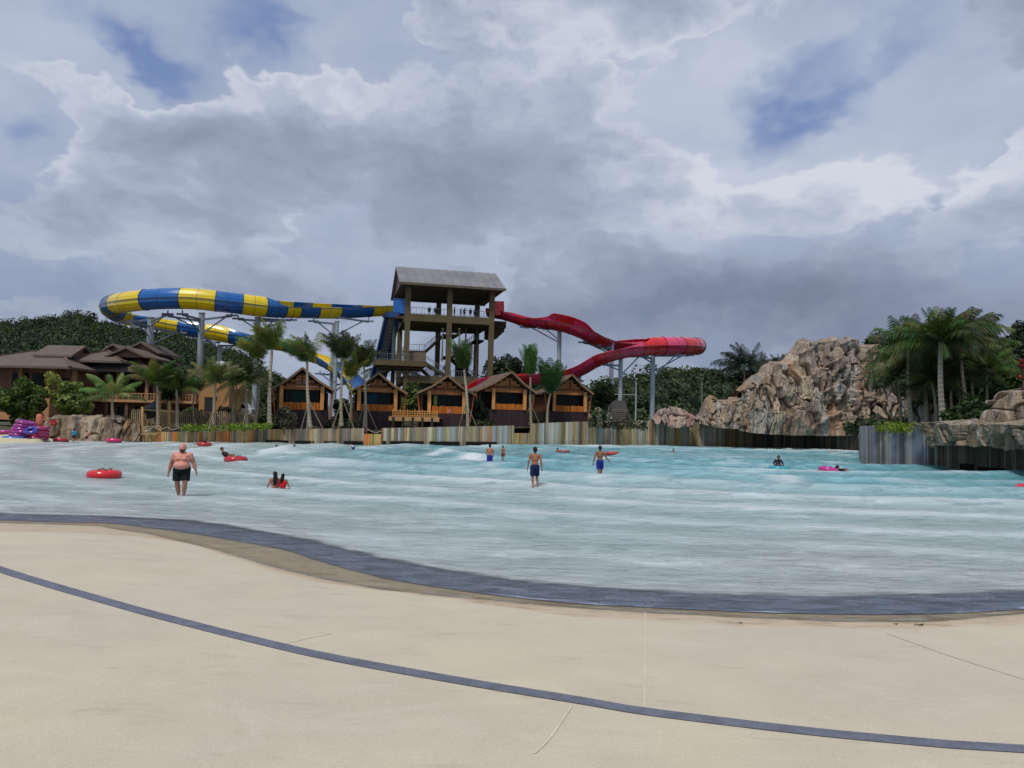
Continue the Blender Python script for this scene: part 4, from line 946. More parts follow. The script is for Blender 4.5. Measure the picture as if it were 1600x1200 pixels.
    if curtain:
        cq = MB(); cq.c = curtain[2]; c0, c1 = lx(curtain[0]), lx(curtain[1]); nq = 7
        for k in range(nq): cq.box((c0 + (c1 - c0) * (k + .5) / nq, .95 + .03 * (k % 2), (zw1 + zw0) / 2 - .05), ((c1 - c0) / nq, .04, zw1 - zw0 - .1))
        cq.build('curtain', M_cloth, r)
    # balustrade of split bamboo
    mb = MB(); n_ = int((xb - xa + .5) / .17)
    for k in range(n_):
        x_ = xa - .2 + (xb - xa + .4) * (k + .5) / n_; mb.c = jit(S(186, 106, 36), .3); mb.box((x_, -.05, (zr1 + zr0) / 2 + random.uniform(-.02, .05)), (.14, .07, zr1 - zr0 + random.uniform(0, .12)))
    mb.c = S(176, 100, 40); mb.box(((xa + xb) / 2, -.02, zr0 + .06), (xb - xa + .5, .16, .12)); mb.build('balustrade', M_wood, r)
    for x_ in posts:
        mb = MB(); mb.c = S(204, 142, 84); x_ = lx(x_); mb.box((x_, -.22, (zr0 + zw1 + .5) / 2), (.46, .3, zw1 + .5 - zr0)); mb.build('post', M_wood, r)
    # dark plinth
    mb = MB(); nb = int(wl_ * 2 / .6); 
    for k in range(nb):
        x_ = -wl_ + 2 * wl_ * (k + .5) / nb; mb.c = jit(PLM, .22); mb.box((x_, .12, zr0 / 2 - .6), (2 * wl_ / nb - .015, .3 + random.uniform(0, .05), zr0 + 1.2))
    for s_ in (-1, 1): mb.box((s_ * wl_, D / 2 + .3, zr0 / 2 - .6), (.35, D - .2, zr0 + 1.2), c_=PLM)
    mb.build('plinth', M_wood, r)
    for s_ in (-1, 1):
        mb = MB(); mb.c = S(170, 96, 52); mb.beam((s_ * wl_ * 1.06, -.15, .9), (s_ * hw * .97, -.35, ze - .1), .16, .16); mb.build('eave_strut', M_wood, r)
    return r, base
H1, g1 = bungalow(427, 521, 473, 575, 608, 97, 668, 'bungalow farthest left, with green tinted window and shrubs before it', [441.5, 503], (446, 499, 609, 630, 640), R(15), curtain=(458, 481, S(30, 62, 50)))
H2, g2 = bungalow(546, 636, 591, 583, 613, 101, 668, 'second bungalow from the left, joined to the projecting wooden deck', [562, 618], (568, 612, 613, 633, 642), R(12), curtain=(576, 590, S(26, 62, 84)))
H3, g3 = bungalow(651, 742, 699, 587, 615, 104.5, 669, 'middle bungalow right of the projecting wooden deck, person at its window', [671, 725], (678, 722, 617, 636, 646), R(10), curtain=(679, 684, S(150, 168, 84)))
H4, g4 = bungalow(740, 838, 797, 581, 612, 110, 667, 'fourth bungalow, biggest roof, just below the end of the red slide', [770, 821], (774, 818, 613, 632, 640), R(17))
H5, g5 = bungalow(848, 926, 891, 585, 614, 116, 664, 'bungalow farthest right with dark glass and orange balustrade', [865, 915], (869, 911, 617, 635, 643), R(12))
# projecting deck between second and third bungalow
a, b = Q(607, 655, 100), Q(686, 655, 100)
dk = empty('viewing_deck', ((a.x + b.x) / 2, 99, 2.4), label='wooden deck with a bamboo rail between two bungalows', cat='deck')
mb = MB(); mb.c = S(180, 140, 98); zt = Q(640, 651, 100).z; zb_ = Q(640, 658, 100).z; mb.box(((a.x + b.x) / 2, 100.2, (zt + zb_) / 2), (b.x - a.x, .25, zt - zb_))
for k in range(24): mb.box((a.x + (b.x - a.x) * (k + .5) / 24, 102.9, zt - .08), ((b.x - a.x) / 24 - .02, 5.4, .12), c_=jit(S(180, 136, 90)))
mb.build('platform', M_wood, dk, world=True)
mb = MB(); z1 = Q(640, 641, 100.1).z
for k in range(19):
    x_ = a.x + .5 + (b.x - a.x - .8) * k / 18; mb.c = jit(S(190, 134, 72), .15); mb.beam((x_, 100.25, zt), (x_, 100.25, z1 + (.15 if k % 3 == 0 else 0)), .09, .09)
for z_ in (z1 - .1, zt + .45, zt + .15): mb.beam((a.x + .4, 100.25, z_), (b.x - .2, 100.25, z_), .07, .08)
mb.build('rail', M_wood, dk, world=True)
mb = MB(); mb.c = S(50, 40, 34)
for k in range(5): mb.beam((a.x + .8 + (b.x - a.x - 1.6) * k / 4, 99, 1), (a.x + .8 + (b.x - a.x - 1.6) * k / 4, 99, zt - .1), .3, .3)
mb.build('pile', M_wood, dk, world=True)

# ------------------------------------------------------------------ resort buildings at the left
RB = S(104, 92, 82); RBL = S(132, 108, 90)
def hip_roof(parent, cx, cy, w, d, ze, zr, ridge, ov=.0, c=RB, th=.3, name='roof', along='x', gablet=0.0):
    hw, hd = w / 2, d / 2; rl = ridge / 2
    E = [(-hw, -hd, ze), (hw, -hd, ze), (hw, hd, ze), (-hw, hd, ze)]
    Rg = [(-rl, 0, zr), (rl, 0, zr)] if along == 'x' else [(0, -rl, zr), (0, rl, zr)]
    if along == 'x': F = [(0, 1, 5, 4), (1, 2, 5), (2, 3, 4, 5), (3, 0, 4)]
    else: F = [(0, 1, 4), (1, 2, 5, 4), (2, 3, 5), (3, 0, 4, 5)]
    up = [(cx + v[0], cy + v[1], v[2]) for v in E + Rg]; lo = [(x, y, z - th) for x, y, z in up]
    Ff = F + [tuple(i + 6 for i in f[::-1]) for f in F] + [(i, i + 6, (i + 1) % 4 + 6, (i + 1) % 4) for i in range(4)]
    mb = MB(); mb.c = c; mb.add(up + lo, Ff)
    # ridge and hip caps
    for i, r_ in ((0, 4), (1, 5 if along == 'x' else 4), (2, 5), (3, 4 if along == 'x' else 5)):
        p, q = Vector(up[i]), Vector(up[r_]); mb.beam(p + Vector((0, 0, .06)), q + Vector((0, 0, .06)), .32, .16, c_=S(104, 84, 70))
    mb.beam(Vector(up[4]) + Vector((0, 0, .07)), Vector(up[5]) + Vector((0, 0, .07)), .34, .2, c_=S(100, 82, 68))
    return mb.build(name, M_roof, parent)
def gable_roof(parent, cx, cy, w, d, ze, zr, along='y', c=RB, th=.28, name='roof', wall=S(120, 94, 78)):
    hw, hd = w / 2, d / 2; mb = MB(); mb.c = c
    if along == 'y':   # ridge runs front to back, gable faces the viewer
        for s_ in (-1, 1):
            vs = [(cx, cy - hd, zr), (cx + s_ * hw, cy - hd, ze), (cx + s_ * hw, cy + hd, ze), (cx, cy + hd, zr)]; lo = [(a, b, z - th) for a, b, z in vs]
            mb.add(vs + lo, [(0, 1, 2, 3), (7, 6, 5, 4), (0, 4, 5, 1), (1, 5, 6, 2), (2, 6, 7, 3)])
        o = mb.build(name, M_roof, parent)
        g_ = MB(); g_.c = wall; g_.add([(cx - hw + .5, cy - hd + .9, ze - .1), (cx + hw - .5, cy - hd + .9, ze - .1), (cx, cy - hd + .9, zr - .35)], [(0, 1, 2)]); g_.build('gable_board', M_wood, parent)
    else:
        for s_ in (-1, 1):
            vs = [(cx - hw, cy, zr), (cx - hw, cy + s_ * hd, ze), (cx + hw, cy + s_ * hd, ze), (cx + hw, cy, zr)]; lo = [(a, b, z - th) for a, b, z in vs]
            mb.add(vs + lo, [(0, 1, 2, 3), (7, 6, 5, 4), (0, 4, 5, 1), (1, 5, 6, 2), (2, 6, 7, 3)])
        o = mb.build(name, M_roof, parent)
        for s_ in (-1, 1):
            g_ = MB(); g_.c = wall; x_ = cx + s_ * (hw - .7); g_.add([(x_, cy - hd + .5, ze - .1), (x_, cy + hd - .5, ze - .1), (x_, cy, zr - .35)], [(0, 1, 2)]); g_.build('gable_board', M_wood, parent)
    return o
def block(parent, x0, x1, y0, y1, z0, z1, c, name='wall', mat=None, parts=0):
    mb = MB(); mb.c = c
    if parts:
        n_ = parts
        for k in range(n_):
            mb.c = jit(c, .12); mb.box((x0 + (x1 - x0) * (k + .5) / n_, y0, (z0 + z1) / 2), ((x1 - x0) / n_ - .02, .2 + random.uniform(0, .04), z1 - z0))
        mb.c = c; mb.box(((x0 + x1) / 2, (y0 + y1) / 2 + .15, (z0 + z1) / 2), (x1 - x0, y1 - y0 - .1, z1 - z0 - .02))
    else: mb.box(((x0 + x1) / 2, (y0 + y1) / 2, (z0 + z1) / 2), (x1 - x0, y1 - y0, z1 - z0))
    return mb.build(name, mat or M_wood, parent)
def fitx(px, Y, py=600): return Q(px, py, Y).x
def fitz(py, Y, px=100): return Q(px, py, Y).z
# building A
YA = 106; ox = fitx(50, YA); A = empty('resort_building', (ox, YA, 2.0), label='large brown hip roofed resort building at the left edge', cat='building', group='brown roofed resort buildings at the left')
def la(px): return fitx(px, YA) - ox
def za_(py, dy=0): return fitz(py, YA + dy, 50) - 2.0
block(A, la(-60), la(118) - 1.6, 1.6, 14, 0, za_(572), S(128, 94, 72), parts=40)
block(A, la(-60), la(26), .4, 8, 0, za_(614), S(178, 130, 92), name='terrace_wall', mat=M_conc)
block(A, la(58), la(82), -.5, 7, 0, za_(622), S(170, 122, 84), name='stair_wall', mat=M_conc)
for (x0, x1, y0_, y1_) in ((8, 34, 582, 604), (40, 60, 582, 604), (68, 76, 584, 618), (84, 98, 588, 612)):
    wf = MB(); wf.c = S(66, 46, 36); xx0, xx1, zz0, zz1 = la(x0), la(x1), za_(y1_), za_(y0_)
    wf.box(((xx0 + xx1) / 2, 1.42, (zz0 + zz1) / 2), (xx1 - xx0, .12, zz1 - zz0)); wo = wf.build('window', M_wood, A)
    gq = MB(); gq.box(((xx0 + xx1) / 2, 1.34, (zz0 + zz1) / 2), (xx1 - xx0 - .25, .05, zz1 - zz0 - .25)); gq.build('pane', M_glass, wo)
for p_ in (28, 80, 112):
    mb = MB(); mb.c = S(150, 112, 82); mb.box((la(p_), .6, za_(572) / 2), (.5, .5, za_(572))); mb.build('post', M_wood, A)
hip_roof(A, (la(-70) + la(119)) / 2, 6.5, la(119) - la(-70), 16.5, za_(573), za_(549, 6.5), la(119) - la(-70) - 12)
gable_roof(A, (la(27) + la(90)) / 2, 6.5, la(90) - la(27), 7, za_(554, 3), za_(538.5, 6.5), along='x')
hip_roof(A, la(112), 12, 9, 15, za_(562, 6), za_(548, 12), 6, along='y')
gable_roof(A, la(104), 16, 6.4, 9, za_(555, 12), za_(534, 12), along='y'); 
gable_roof(A, la(104) + 1.2, 15.5, 8.4, 6, za_(556, 13), za_(537, 15), along='x')
# building B
YB = 112; ox = fitx(187, YB); B = empty('resort_building', (ox, YB, 2.0), label='two storey brown resort building with layered gables and a balcony', cat='building', group='brown roofed resort buildings at the left')
def lb(px): return fitx(px, YB) - ox
def zb2(py, dy=0): return fitz(py, YB + dy, 187) - 2.0
block(B, lb(110), lb(305), 2.5, 12, 0, zb2(619), S(126, 92, 74), parts=30)
block(B, lb(112), lb(226), 5.5, 12, zb2(618), zb2(577), S(58, 46, 40), parts=20)
block(B, lb(226), lb(306), 2.8, 12, zb2(619), zb2(590), S(130, 102, 82), parts=16)
block(B, lb(140), lb(306), .2, 3.0, zb2(628), zb2(624), S(184, 140, 98), name='balcony_slab', mat=M_wood)
mb = MB(); mb.c = S(172, 128, 86); zt_, zq = zb2(624), zb2(614)
for k in range(34):
    x_ = lb(141) + (lb(305) - lb(141)) * k / 33; mb.beam((x_, .3, zt_), (x_, .3, zq), .1 if k % 4 else .2, .1 if k % 4 else .2)
mb.beam((lb(141), .3, zq), (lb(305), .3, zq), .12, .12); mb.beam((lb(141), .3, (zq + zt_) / 2), (lb(305), .3, (zq + zt_) / 2), .07, .07)
mb.build('balcony_rail', M_wood, B)
for p_ in (140, 165, 197, 228, 262, 300):
    mb = MB(); mb.c = S(96, 72, 58); mb.box((lb(p_), .7, zb2(624) / 2), (.45, .45, zb2(624) - .2)); mb.build('post', M_wood, B)
for p_ in (142, 178, 224):
    mb = MB(); mb.c = S(150, 116, 88); mb.box((lb(p_), 1.2, (zb2(624) + zb2(580)) / 2), (.4, .4, zb2(580) - zb2(624))); mb.build('post', M_wood, B)
for (x0, x1) in ((152, 162), (172, 182), (200, 212), (238, 252), (268, 282)):
    wf = MB(); wf.c = S(60, 44, 38); z0_, z1_ = zb2(652), zb2(634); wf.box(((lb(x0) + lb(x1)) / 2, 2.35, (z0_ + z1_) / 2), (lb(x1) - lb(x0), .12, z1_ - z0_)); wo = wf.build('window', M_wood, B)
    gq = MB(); gq.box(((lb(x0) + lb(x1)) / 2, 2.27, (z0_ + z1_) / 2), (lb(x1) - lb(x0) - .2, .05, z1_ - z0_ - .2)); gq.build('pane', M_glass, wo)
hip_roof(B, (lb(138) + lb(232)) / 2, 5.5, lb(232) - lb(138), 11.5, zb2(578), zb2(552, 4), 3, along='y')
gable_roof(B, lb(193), 4.6, 6.2, 9, zb2(556), zb2(541, 0), along='y')
gable_roof(B, lb(182), 10.5, 6.0, 8, zb2(549, 6), zb2(532, 6), along='y')
hip_roof(B, lb(152), 11, 12, 10, zb2(564, 6), zb2(546, 11), 7)
hip_roof(B, lb(128), 12, 9, 8, zb2(573, 8), zb2(559, 12), 4)
# tan block with dark doorway
YC = 106; ox = fitx(335, YC); Cb = empty('service_block', (ox, YC, 2.2), label='plain tan walled block with a square dark doorway behind the fence', cat='building')
def lc(px): return fitx(px, YC) - ox
def zc(py): return fitz(py, YC, 335) - 2.2
mb = MB(); mb.c = S(164, 122, 78); zt_ = [zc(589), zc(592), zc(606)]
xs_ = [lc(312), lc(345), lc(359)]
for i in range(2):
    x0, x1, z0_, z1_ = xs_[i], xs_[i + 1], zt_[i], zt_[i + 1]
    mb.add([(x0, 0, -1), (x1, 0, -1), (x1, 0, z1_), (x0, 0, z0_), (x0, 8, -1), (x1, 8, -1), (x1, 8, z1_), (x0, 8, z0_)], [(0, 1, 2, 3), (3, 2, 6, 7), (1, 5, 6, 2), (0, 3, 7, 4), (5, 4, 7, 6)])
mb.build('wall', M_conc, Cb)
mb = MB(); mb.c = S(44, 42, 46); mb.box((lc(329.5), -.05, (zc(642) + zc(622)) / 2), (lc(338) - lc(322), .2, zc(622) - zc(642))); mb.build('doorway', M_wood, Cb)
mb = MB(); mb.c = S(128, 100, 60); mb.box((lc(330), -.1, zc(621) + .05), (lc(339.5) - lc(320.5), .3, .16)); mb.build('lintel', M_wood, Cb)
# white ribbed dome
YD = 132; c = Q(346, 583, YD); dome = empty('dome_tent', (c.x, YD, c.z), label='small white ribbed dome between palms and slide column', cat='dome')
vs = []; fs = []; cs_ = []; nu_, nv_ = 24, 8
for j in range(nv_ + 1):
    for i in range(nu_ + 1):
        a = math.pi * i / nu_; t = math.pi / 2 * j / nv_; rr_ = 1 + .05 * abs(math.sin(a * 9)); vs.append((-1.75 * math.cos(a) * math.cos(t) * rr_, -2.0 * math.sin(a) * math.cos(t) * rr_, 2.0 * math.sin(t) * rr_))
for j in range(nv_):
    for i in range(nu_): q_ = j * (nu_ + 1) + i; fs.append((q_, q_ + 1, q_ + nu_ + 2, q_ + nu_ + 1)); cs_.append(S(206, 206, 210) if i % 3 else S(150, 150, 158))
mesh_from('canvas', vs, fs, M_conc, dome, cols=cs_)
mb = MB(); mb.c = S(180, 180, 178); mb.tube([(0, 0, -4.5), (0, 0, .1)], 1.75, 20); mb.build('drum', M_conc, dome)
# white parked vehicle seen between trunks
c = Q(371, 632, 112); van = empty('parked_van', (c.x, 112, 3.0), label='small white van half hidden by palm props beyond the fence', cat='van')
mb = MB(); mb.c = S(210, 212, 216); prof_ = [(-2.3, .5), (2.4, .5), (2.4, 1.3), (1.9, 1.45), (1.4, 2.15), (-2.1, 2.25), (-2.3, 1.9)]; mb.prism([(x_, z_ + .0) for x_, z_ in prof_], -1, .9); mb.build('body', M_plas, van)
mb = MB(); mb.c = S(30, 34, 38); mb.prism([(-1.9, 1.4), (1.6, 1.4), (1.25, 2.0), (-1.9, 2.05)], -1.03, -.995); mb.build('window', M_glass, van)
for x_ in (-1.5, 1.5):
    mb = MB(); mb.c = S(30, 30, 30); mb.tube([(x_, -1.02, .42), (x_, -.7, .42)], .42, 14); mb.build('wheel', M_plas, van)
# sand coloured stair and concrete ramp right of the bungalows
c = Q(975, 655, 120); stp = empty('service_stair', (c.x, 120, 3.2), label='dark concrete stair ramp beneath the red slide', cat='stair')
lx_ = lambda px: Q(px, 640, 120).x - c.x; lz_ = lambda py: Q(975, py, 120).z - 3.2
mb = MB(); mb.c = S(86, 80, 78); mb.prism([(lx_(955), -.4), (lx_(992), -.4), (lx_(976), lz_(626)), (lx_(962), lz_(626)), (lx_(955), lz_(632))], 0, 2.2); mb.build('ramp', M_conc, stp)
mb = MB(); mb.c = S(130, 122, 110)
for k in range(9): mb.box((lx_(964 + k * .4), -.25 - k * .02, .2 + k * .28), (lx_(978) - lx_(955), .5, .12))
mb.build('step', M_conc, stp)
def pole(px, y0, y1, Y, r, c, label, arm=None, group='thin light poles behind the pool'):
    a = Q(px, y0, Y); b = Q(px, y1, Y); rt = empty('light_pole', (a.x, Y, b.z), label=label, cat='pole', group=group)
    mb = MB(); mb.c = c; mb.tube([(0, 0, -.5), (0, 0, a.z - b.z)], [r, r * .6], 8); mb.build('shaft', M_steel, rt)
    mb = MB(); mb.c = c; mb.box((0, -.1, a.z - b.z), (.35, .5, .14)); mb.build('lamp_head', M_steel, rt)
    if arm: mb = MB(); mb.c = c; e = Q(arm[0], arm[1], Y); mb.beam((0, 0, e.z - b.z), (e.x - a.x, 0, e.z - b.z), .08, .08); mb.build('cross_arm', M_steel, rt)
pole(994, 592, 655, 118, .13, S(170, 172, 170), 'slim grey light pole with a cross arm under the red slide', (960, 616))
pole(1097, 592, 664, 126, .12, S(120, 124, 110), 'slim pole in front of the trees left of the rock mountain')
pole(692, 514, 560, 128.6, .16, S(120, 116, 98), 'short thin post standing before the tower, left one of two'); pole(718, 514, 560, 128.6, .16, S(120, 116, 98), 'short thin post standing before the tower, right one of two')
# picket fence behind the left wall
a, b = Q(205, 665, 92), Q(402, 664, 94); pf = empty('picket_fence', ((a.x + b.x) / 2, 93, 2.0), label='weathered picket fence behind the low left pool wall', cat='fence')
mb = MB(); n_ = 66
for k in range(n_):
    p = a + (b - a) * (k / (n_ - 1)); p.z = 2.0; mb.c = jit(S(150, 132, 108), .2); h = 1.7 + random.uniform(-.15, .15); mb.box((p.x, p.y, 1.4 + h / 2), (.12, .05, h + 1))
mb.build('picket', M_wood, pf, world=True)
for z_ in (1.2 + 1.1, 1.2 + 1.9):
    mb = MB(); mb.c = S(130, 112, 90); mb.beam((a.x, a.y + .06, z_), (b.x, b.y + .06, z_), .06, .1); mb.build('rail', M_wood, pf, world=True)
# timber frame with dark sail
f0 = Q(222, 670, 90); frm = empty('shade_frame', (f0.x, 90, 1.6), label='pale timber frame holding a dark shade sail by the fence', cat='shade')
P_ = lambda px, py, Y=90: Q(px, py, Y)
for px, yt in ((223, 636), (265, 627), (249, 610)):
    mb = MB(); mb.c = S(186, 150, 100); mb.beam(P_(px, 676), P_(px, yt), .3, .3); mb.build('post', M_wood, frm, world=True)
mb = MB(); mb.c = S(190, 160, 112); mb.beam(P_(222, 639), P_(272, 643), .2, .22); mb.build('cross_beam', M_wood, frm, world=True)
mb = MB(); mb.c = S(40, 46, 54); A_, B_, C_, D_ = P_(224, 638, 89.8), P_(248, 640, 89.8), P_(247, 622, 91.5), P_(226, 652, 91)
mb.add([A_, B_, C_, A_ + Vector((0, .05, -.05)), B_ + Vector((0, .05, -.05)), C_ + Vector((0, .05, -.05))], [(0, 1, 2), (5, 4, 3), (0, 3, 4, 1), (1, 4, 5, 2), (2, 5, 3, 0)])
mb.add([A_, B_, P_(245, 652, 91), P_(230, 655, 91)], [(0, 1, 2, 3)]); mb.build('sail', M_cloth, frm, world=True)
# low wooden step at beach wall
a = Q(222, 678, 84); b = Q(249, 678, 84); wb = empty('timber_bench', ((a.x + b.x) / 2, 84, 1.0), label='low pale timber bench between the beach rocks and the orange planks', cat='bench')
mb = MB(); mb.c = S(156, 134, 98); mb.beam(a, b, .7, .16); mb.build('seat', M_wood, wb, world=True)
mb = MB(); mb.c = S(146, 122, 90); 
for t in (.1, .5, .9): p = a + (b - a) * t; mb.beam(p - Vector((0, 0, .9)), p, .14, .14)
mb.build('leg', M_wood, wb, world=True)
mb = MB(); mb.c = S(156, 134, 98); mb.beam(a + Vector((0, .3, .8)), b + Vector((0, .3, .8)), .08, .1); mb.beam(a + Vector((0, .3, 0)), a + Vector((0, .3, .8)), .1, .1); mb.beam(b + Vector((0, .3, 0)), b + Vector((0, .3, .8)), .1, .1); mb.build('backrest', M_wood, wb, world=True)
# orange post and beach rope
p = Q(61, 668, 77); op = empty('marker_post', (p.x, 77, p.z), label='round orange post standing behind the stacked tubes', cat='post')
mb = MB(); mb.c = S(190, 104, 70); mb.tube([(0, 0, -1), (0, 0, 1.2), (0, 0, 1.35)], [.3, .3, .18], 12); mb.build('shaft', M_plas, op, smooth=True)
# ------------------------------------------------------------------ plants
def frond_geo(base, az, elev, L, droop, c, rnd, nl=30, lw=.052, ll=.75, twist=0.0, wind=(0, 0)):
    """one feather leaf: rachis plus leaflets on both sides. returns quads"""
    pts = []; d = Vector((math.cos(az) * math.cos(elev), math.sin(az) * math.cos(elev), math.sin(elev))); p = Vector(base); n = 12; st = L / n
    for i in range(n + 1):
        pts.append(p.copy()); d = (d + Vector((wind[0] * .05, wind[1] * .05, -droop * (.05 + .10 * i / n)))).normalized(); p = p + d * st
    V = []; F = []; C = []
    for i in range(n):
        a, b = pts[i], pts[i + 1]; t = (b - a).normalized(); sd_ = t.cross(Vector((0, 0, 1)))
        if sd_.length < .1: sd_ = Vector((1, 0, 0))
        sd_.normalize(); w0 = .05 * (1 - i / n) + .012; w1 = .05 * (1 - (i + 1) / n) + .012; o_ = len(V)
        V += [a - sd_ * w0, a + sd_ * w0, b + sd_ * w1, b - sd_ * w1]; F.append((o_, o_ + 1, o_ + 2, o_ + 3)); C.append(tuple(q * 1.5 for q in c))
    for k in range(nl):
        t_ = .12 + .88 * (k + .5) / nl; f = t_ * n; i = min(int(f), n - 1); p = pts[i].lerp(pts[i + 1], f - i); t = (pts[i + 1] - pts[i]).normalized()
        sd_ = t.cross(Vector((0, 0, 1)))
        if sd_.length < .1: sd_ = Vector((1, 0, 0))
        sd_.normalize(); up = sd_.cross(t); l_ = ll * math.sin(math.pi * min(.97, t_ * .85 + .12)) ** .6 * (L / 3.2)
        for s_ in (-1, 1):
            dr = (sd_ * s_ * .80 + t * .62 + up * rnd.uniform(-.15, .25) + Vector((wind[0] * .12, wind[1] * .12, -.34 - droop * .34))).normalized()
            e = p + dr * l_ * rnd.uniform(.85, 1.1); e.z -= l_ * .22; mdp = p.lerp(e, .5) + Vector((0, 0, l_ * .08)); w = lw * (L / 3.2)
            cc = tuple(q * rnd.uniform(.55, 1.4) for q in c); o_ = len(V); wv = t * w
            V += [p - wv * .5, p + wv * .5, mdp + wv * .6, mdp - wv * .6, e]; F += [(o_, o_ + 1, o_ + 2, o_ + 3), (o_ + 3, o_ + 2, o_ + 4, o_ + 4)]; C += [cc, cc]
    return V, [f if f[2] != f[3] else f[:3] for f in F], C
PG = [S(74, 96, 44), S(58, 80, 38), S(92, 108, 52), S(44, 64, 34), S(108, 112, 60)]
def palm(label, base, top, L, nf=16, erect=.5, spread=1.0, wind=(0, 0), pal=PG, tr=.16, props=False, group='palms behind the pool', trunkc=S(150, 138, 118), seed=0, droop=.9, name='palm_tree', dead=0, ll=.75, cat='palm'):
    rnd = random.Random(seed); L = L * (1.18 if group == 'palms behind the pool' else 1.1); nf = int(nf * 1.45); ll = ll * 1.15; b = Vector(base); t = Vector(top); root = empty(name, b, label=label, cat=cat, group=group)
    t = t - b; bend = Vector((rnd.uniform(-.25, .25), rnd.uniform(-.2, .2), 0)); path = []; n = 36; rs = []
    for i in range(n + 1):
        f = i / n; path.append(t * f + bend * math.sin(math.pi * f)); rs.append(tr * (1.25 - .45 * f + (.25 * (1 - f) ** 8)) * (1.08 if i % 2 else .95))
    mb = MB(); mb.tube(path, rs, 9)
    mb.C = [trunkc if (i // 9) % 2 else tuple(q * (.80 + .12 * ((i * 7919) % 13) / 13) for q in trunkc) for i in range(len(mb.F))]
    mb.build('trunk', M_conc, root, smooth=False)
    V = []; F = []; C = []
    for k in range(nf):
        az = k * 2.39996 + rnd.uniform(-.3, .3); q = k / max(1, nf - 1)
        el = (1.45 - (1.35 - erect) * 1.25 * q ** .9 * spread) + rnd.uniform(-.1, .1)
        l_ = L * rnd.uniform(.8, 1.1) * (.75 + .25 * min(1, q * 2.5)); c = rnd.choice(pal); c = tuple(x * rnd.uniform(.75, 1.15) for x in c)
        if k >= nf - dead: c = S(128, 110, 76); el = -.9
        v, f, cc = frond_geo(t + Vector((0, 0, rnd.uniform(-.2, .25))), az, el, l_, droop * rnd.uniform(.7, 1.3), c, rnd, wind=wind, ll=ll)
        o_ = len(V); V += v; F += [tuple(i + o_ for i in g_) for g_ in f]; C += cc
    mesh_from('crown', [tuple(v) for v in V], F, M_leaf, root, cols=C)
    if props:
        for k in range(3):
            a = k * 2.1 + .5; mb = MB(); mb.c = S(140, 126, 104); mb.tube([t * .42, Vector((math.cos(a) * 1.5, math.sin(a) * 1.5, -.2))], .06, 5); mb.build('prop', M_wood, root)
    return root
def palm_px(label, xb, yb, xt, yt, Y, L, **kw):
    b = Q(xb, yb, Y); t = Q(xt, yt, Y + .3); b.z = max(min(b.z, 3.6), 1.2) if Y > 70 else b.z; return palm(label, b, t, L, **kw)
PD = [S(62, 72, 40), S(74, 82, 46), S(50, 60, 34), S(88, 92, 58)]
PB = [S(92, 112, 48), S(110, 122, 54), S(76, 98, 42), S(128, 126, 62)]
palm_px('tall thin palm with pale ringed trunk, left of the first bungalow', 421, 664, 425, 548, 91, 3.5, nf=16, erect=1.0, spread=.62, wind=(-.8, 0), pal=PB, seed=1, trunkc=S(170, 160, 134), tr=.2, droop=1.1)
palm_px('drooping palm just left of the thin ringed palm', 398, 666, 403, 562, 92, 3.3, nf=14, erect=.9, spread=.7, wind=(-.7, 0), pal=PB, seed=2, tr=.14, droop=1.2)
palm_px('bushy propped palm in front of the first bungalow', 485, 668, 480, 568, 90, 3.6, nf=20, erect=.9, spread=.72, wind=(-1.2, .2), pal=PG, seed=3, props=True, trunkc=S(156, 146, 126), tr=.17)
palm_px('dark propped palm right of the first bungalow', 534, 666, 536, 562, 92, 3.4, nf=22, erect=.9, spread=.7, wind=(-.3, 0), pal=PD, seed=4, props=True)
palm_px('palm standing before the second bungalow', 571, 668, 569, 575, 97, 3.2, nf=20, erect=.9, spread=.72, wind=(-.2, 0), pal=PD, seed=5, props=True, trunkc=S(164, 150, 130))
palm_px('palm with tied upright fronds right of the middle bungalow', 731, 668, 725, 578, 102, 3.7, nf=12, erect=1.05, spread=.55, wind=(-.5, 0), pal=PG, seed=6, props=True, trunkc=S(170, 160, 140), droop=.7)
palm_px('palm with a tall plume of fronds right of the fourth bungalow', 830, 662, 829, 590, 110.5, 4.3, nf=13, erect=1.2, spread=.45, wind=(-.15, 0), pal=[S(70, 108, 48), S(84, 118, 54)], seed=7, props=True, droop=.45, ll=.6)
palm_px('leaning palm with forked fronds before the last bungalow', 855, 662, 860, 616, 112, 4.5, nf=12, erect=1.0, spread=.7, wind=(0, 0), pal=[S(62, 96, 44), S(50, 80, 38)], seed=8, droop=.5)
palm_px('bushy palm in front of the tan service block', 334, 668, 336, 600, 88, 3.0, nf=22, erect=.8, spread=.85, wind=(.4, 0), pal=[S(112, 124, 72), S(96, 110, 60), S(128, 128, 80)], seed=9, props=True)
palm_px('dark drooping propped palm right of the service block', 386, 668, 383, 594, 90, 3.1, nf=26, erect=.2, spread=1.0, wind=(0, 0), pal=PD, seed=10, props=True, dead=4)
palm_px('dark shaggy palm beside the bare slanted trunk', 366, 668, 364, 594, 93, 2.6, nf=22, erect=.3, spread=1.0, pal=PD, seed=25, props=True, dead=3)
palm_px('palm in front of the leftmost slide column', 247, 668, 246, 602, 88, 3.2, nf=22, erect=.7, spread=.9, wind=(.3, 0), pal=PG, seed=11)
palm_px('shorter palm right of the leftmost slide column', 277, 668, 276, 610, 89, 2.9, nf=20, erect=.6, spread=.95, wind=(.3, 0), pal=PG, seed=12)
palm_px('low feathery palm before the balcony', 177, 656, 176, 617, 84, 3.1, nf=13, erect=.35, spread=1.0, wind=(-.4, 0), pal=[S(110, 134, 74), S(92, 118, 62), S(124, 146, 84)], seed=13, tr=.14)
palm_px('slender palm near the second slide column', 305, 668, 303, 612, 92, 2.6, nf=14, erect=.6, spread=.8, pal=PD, seed=14, tr=.1)
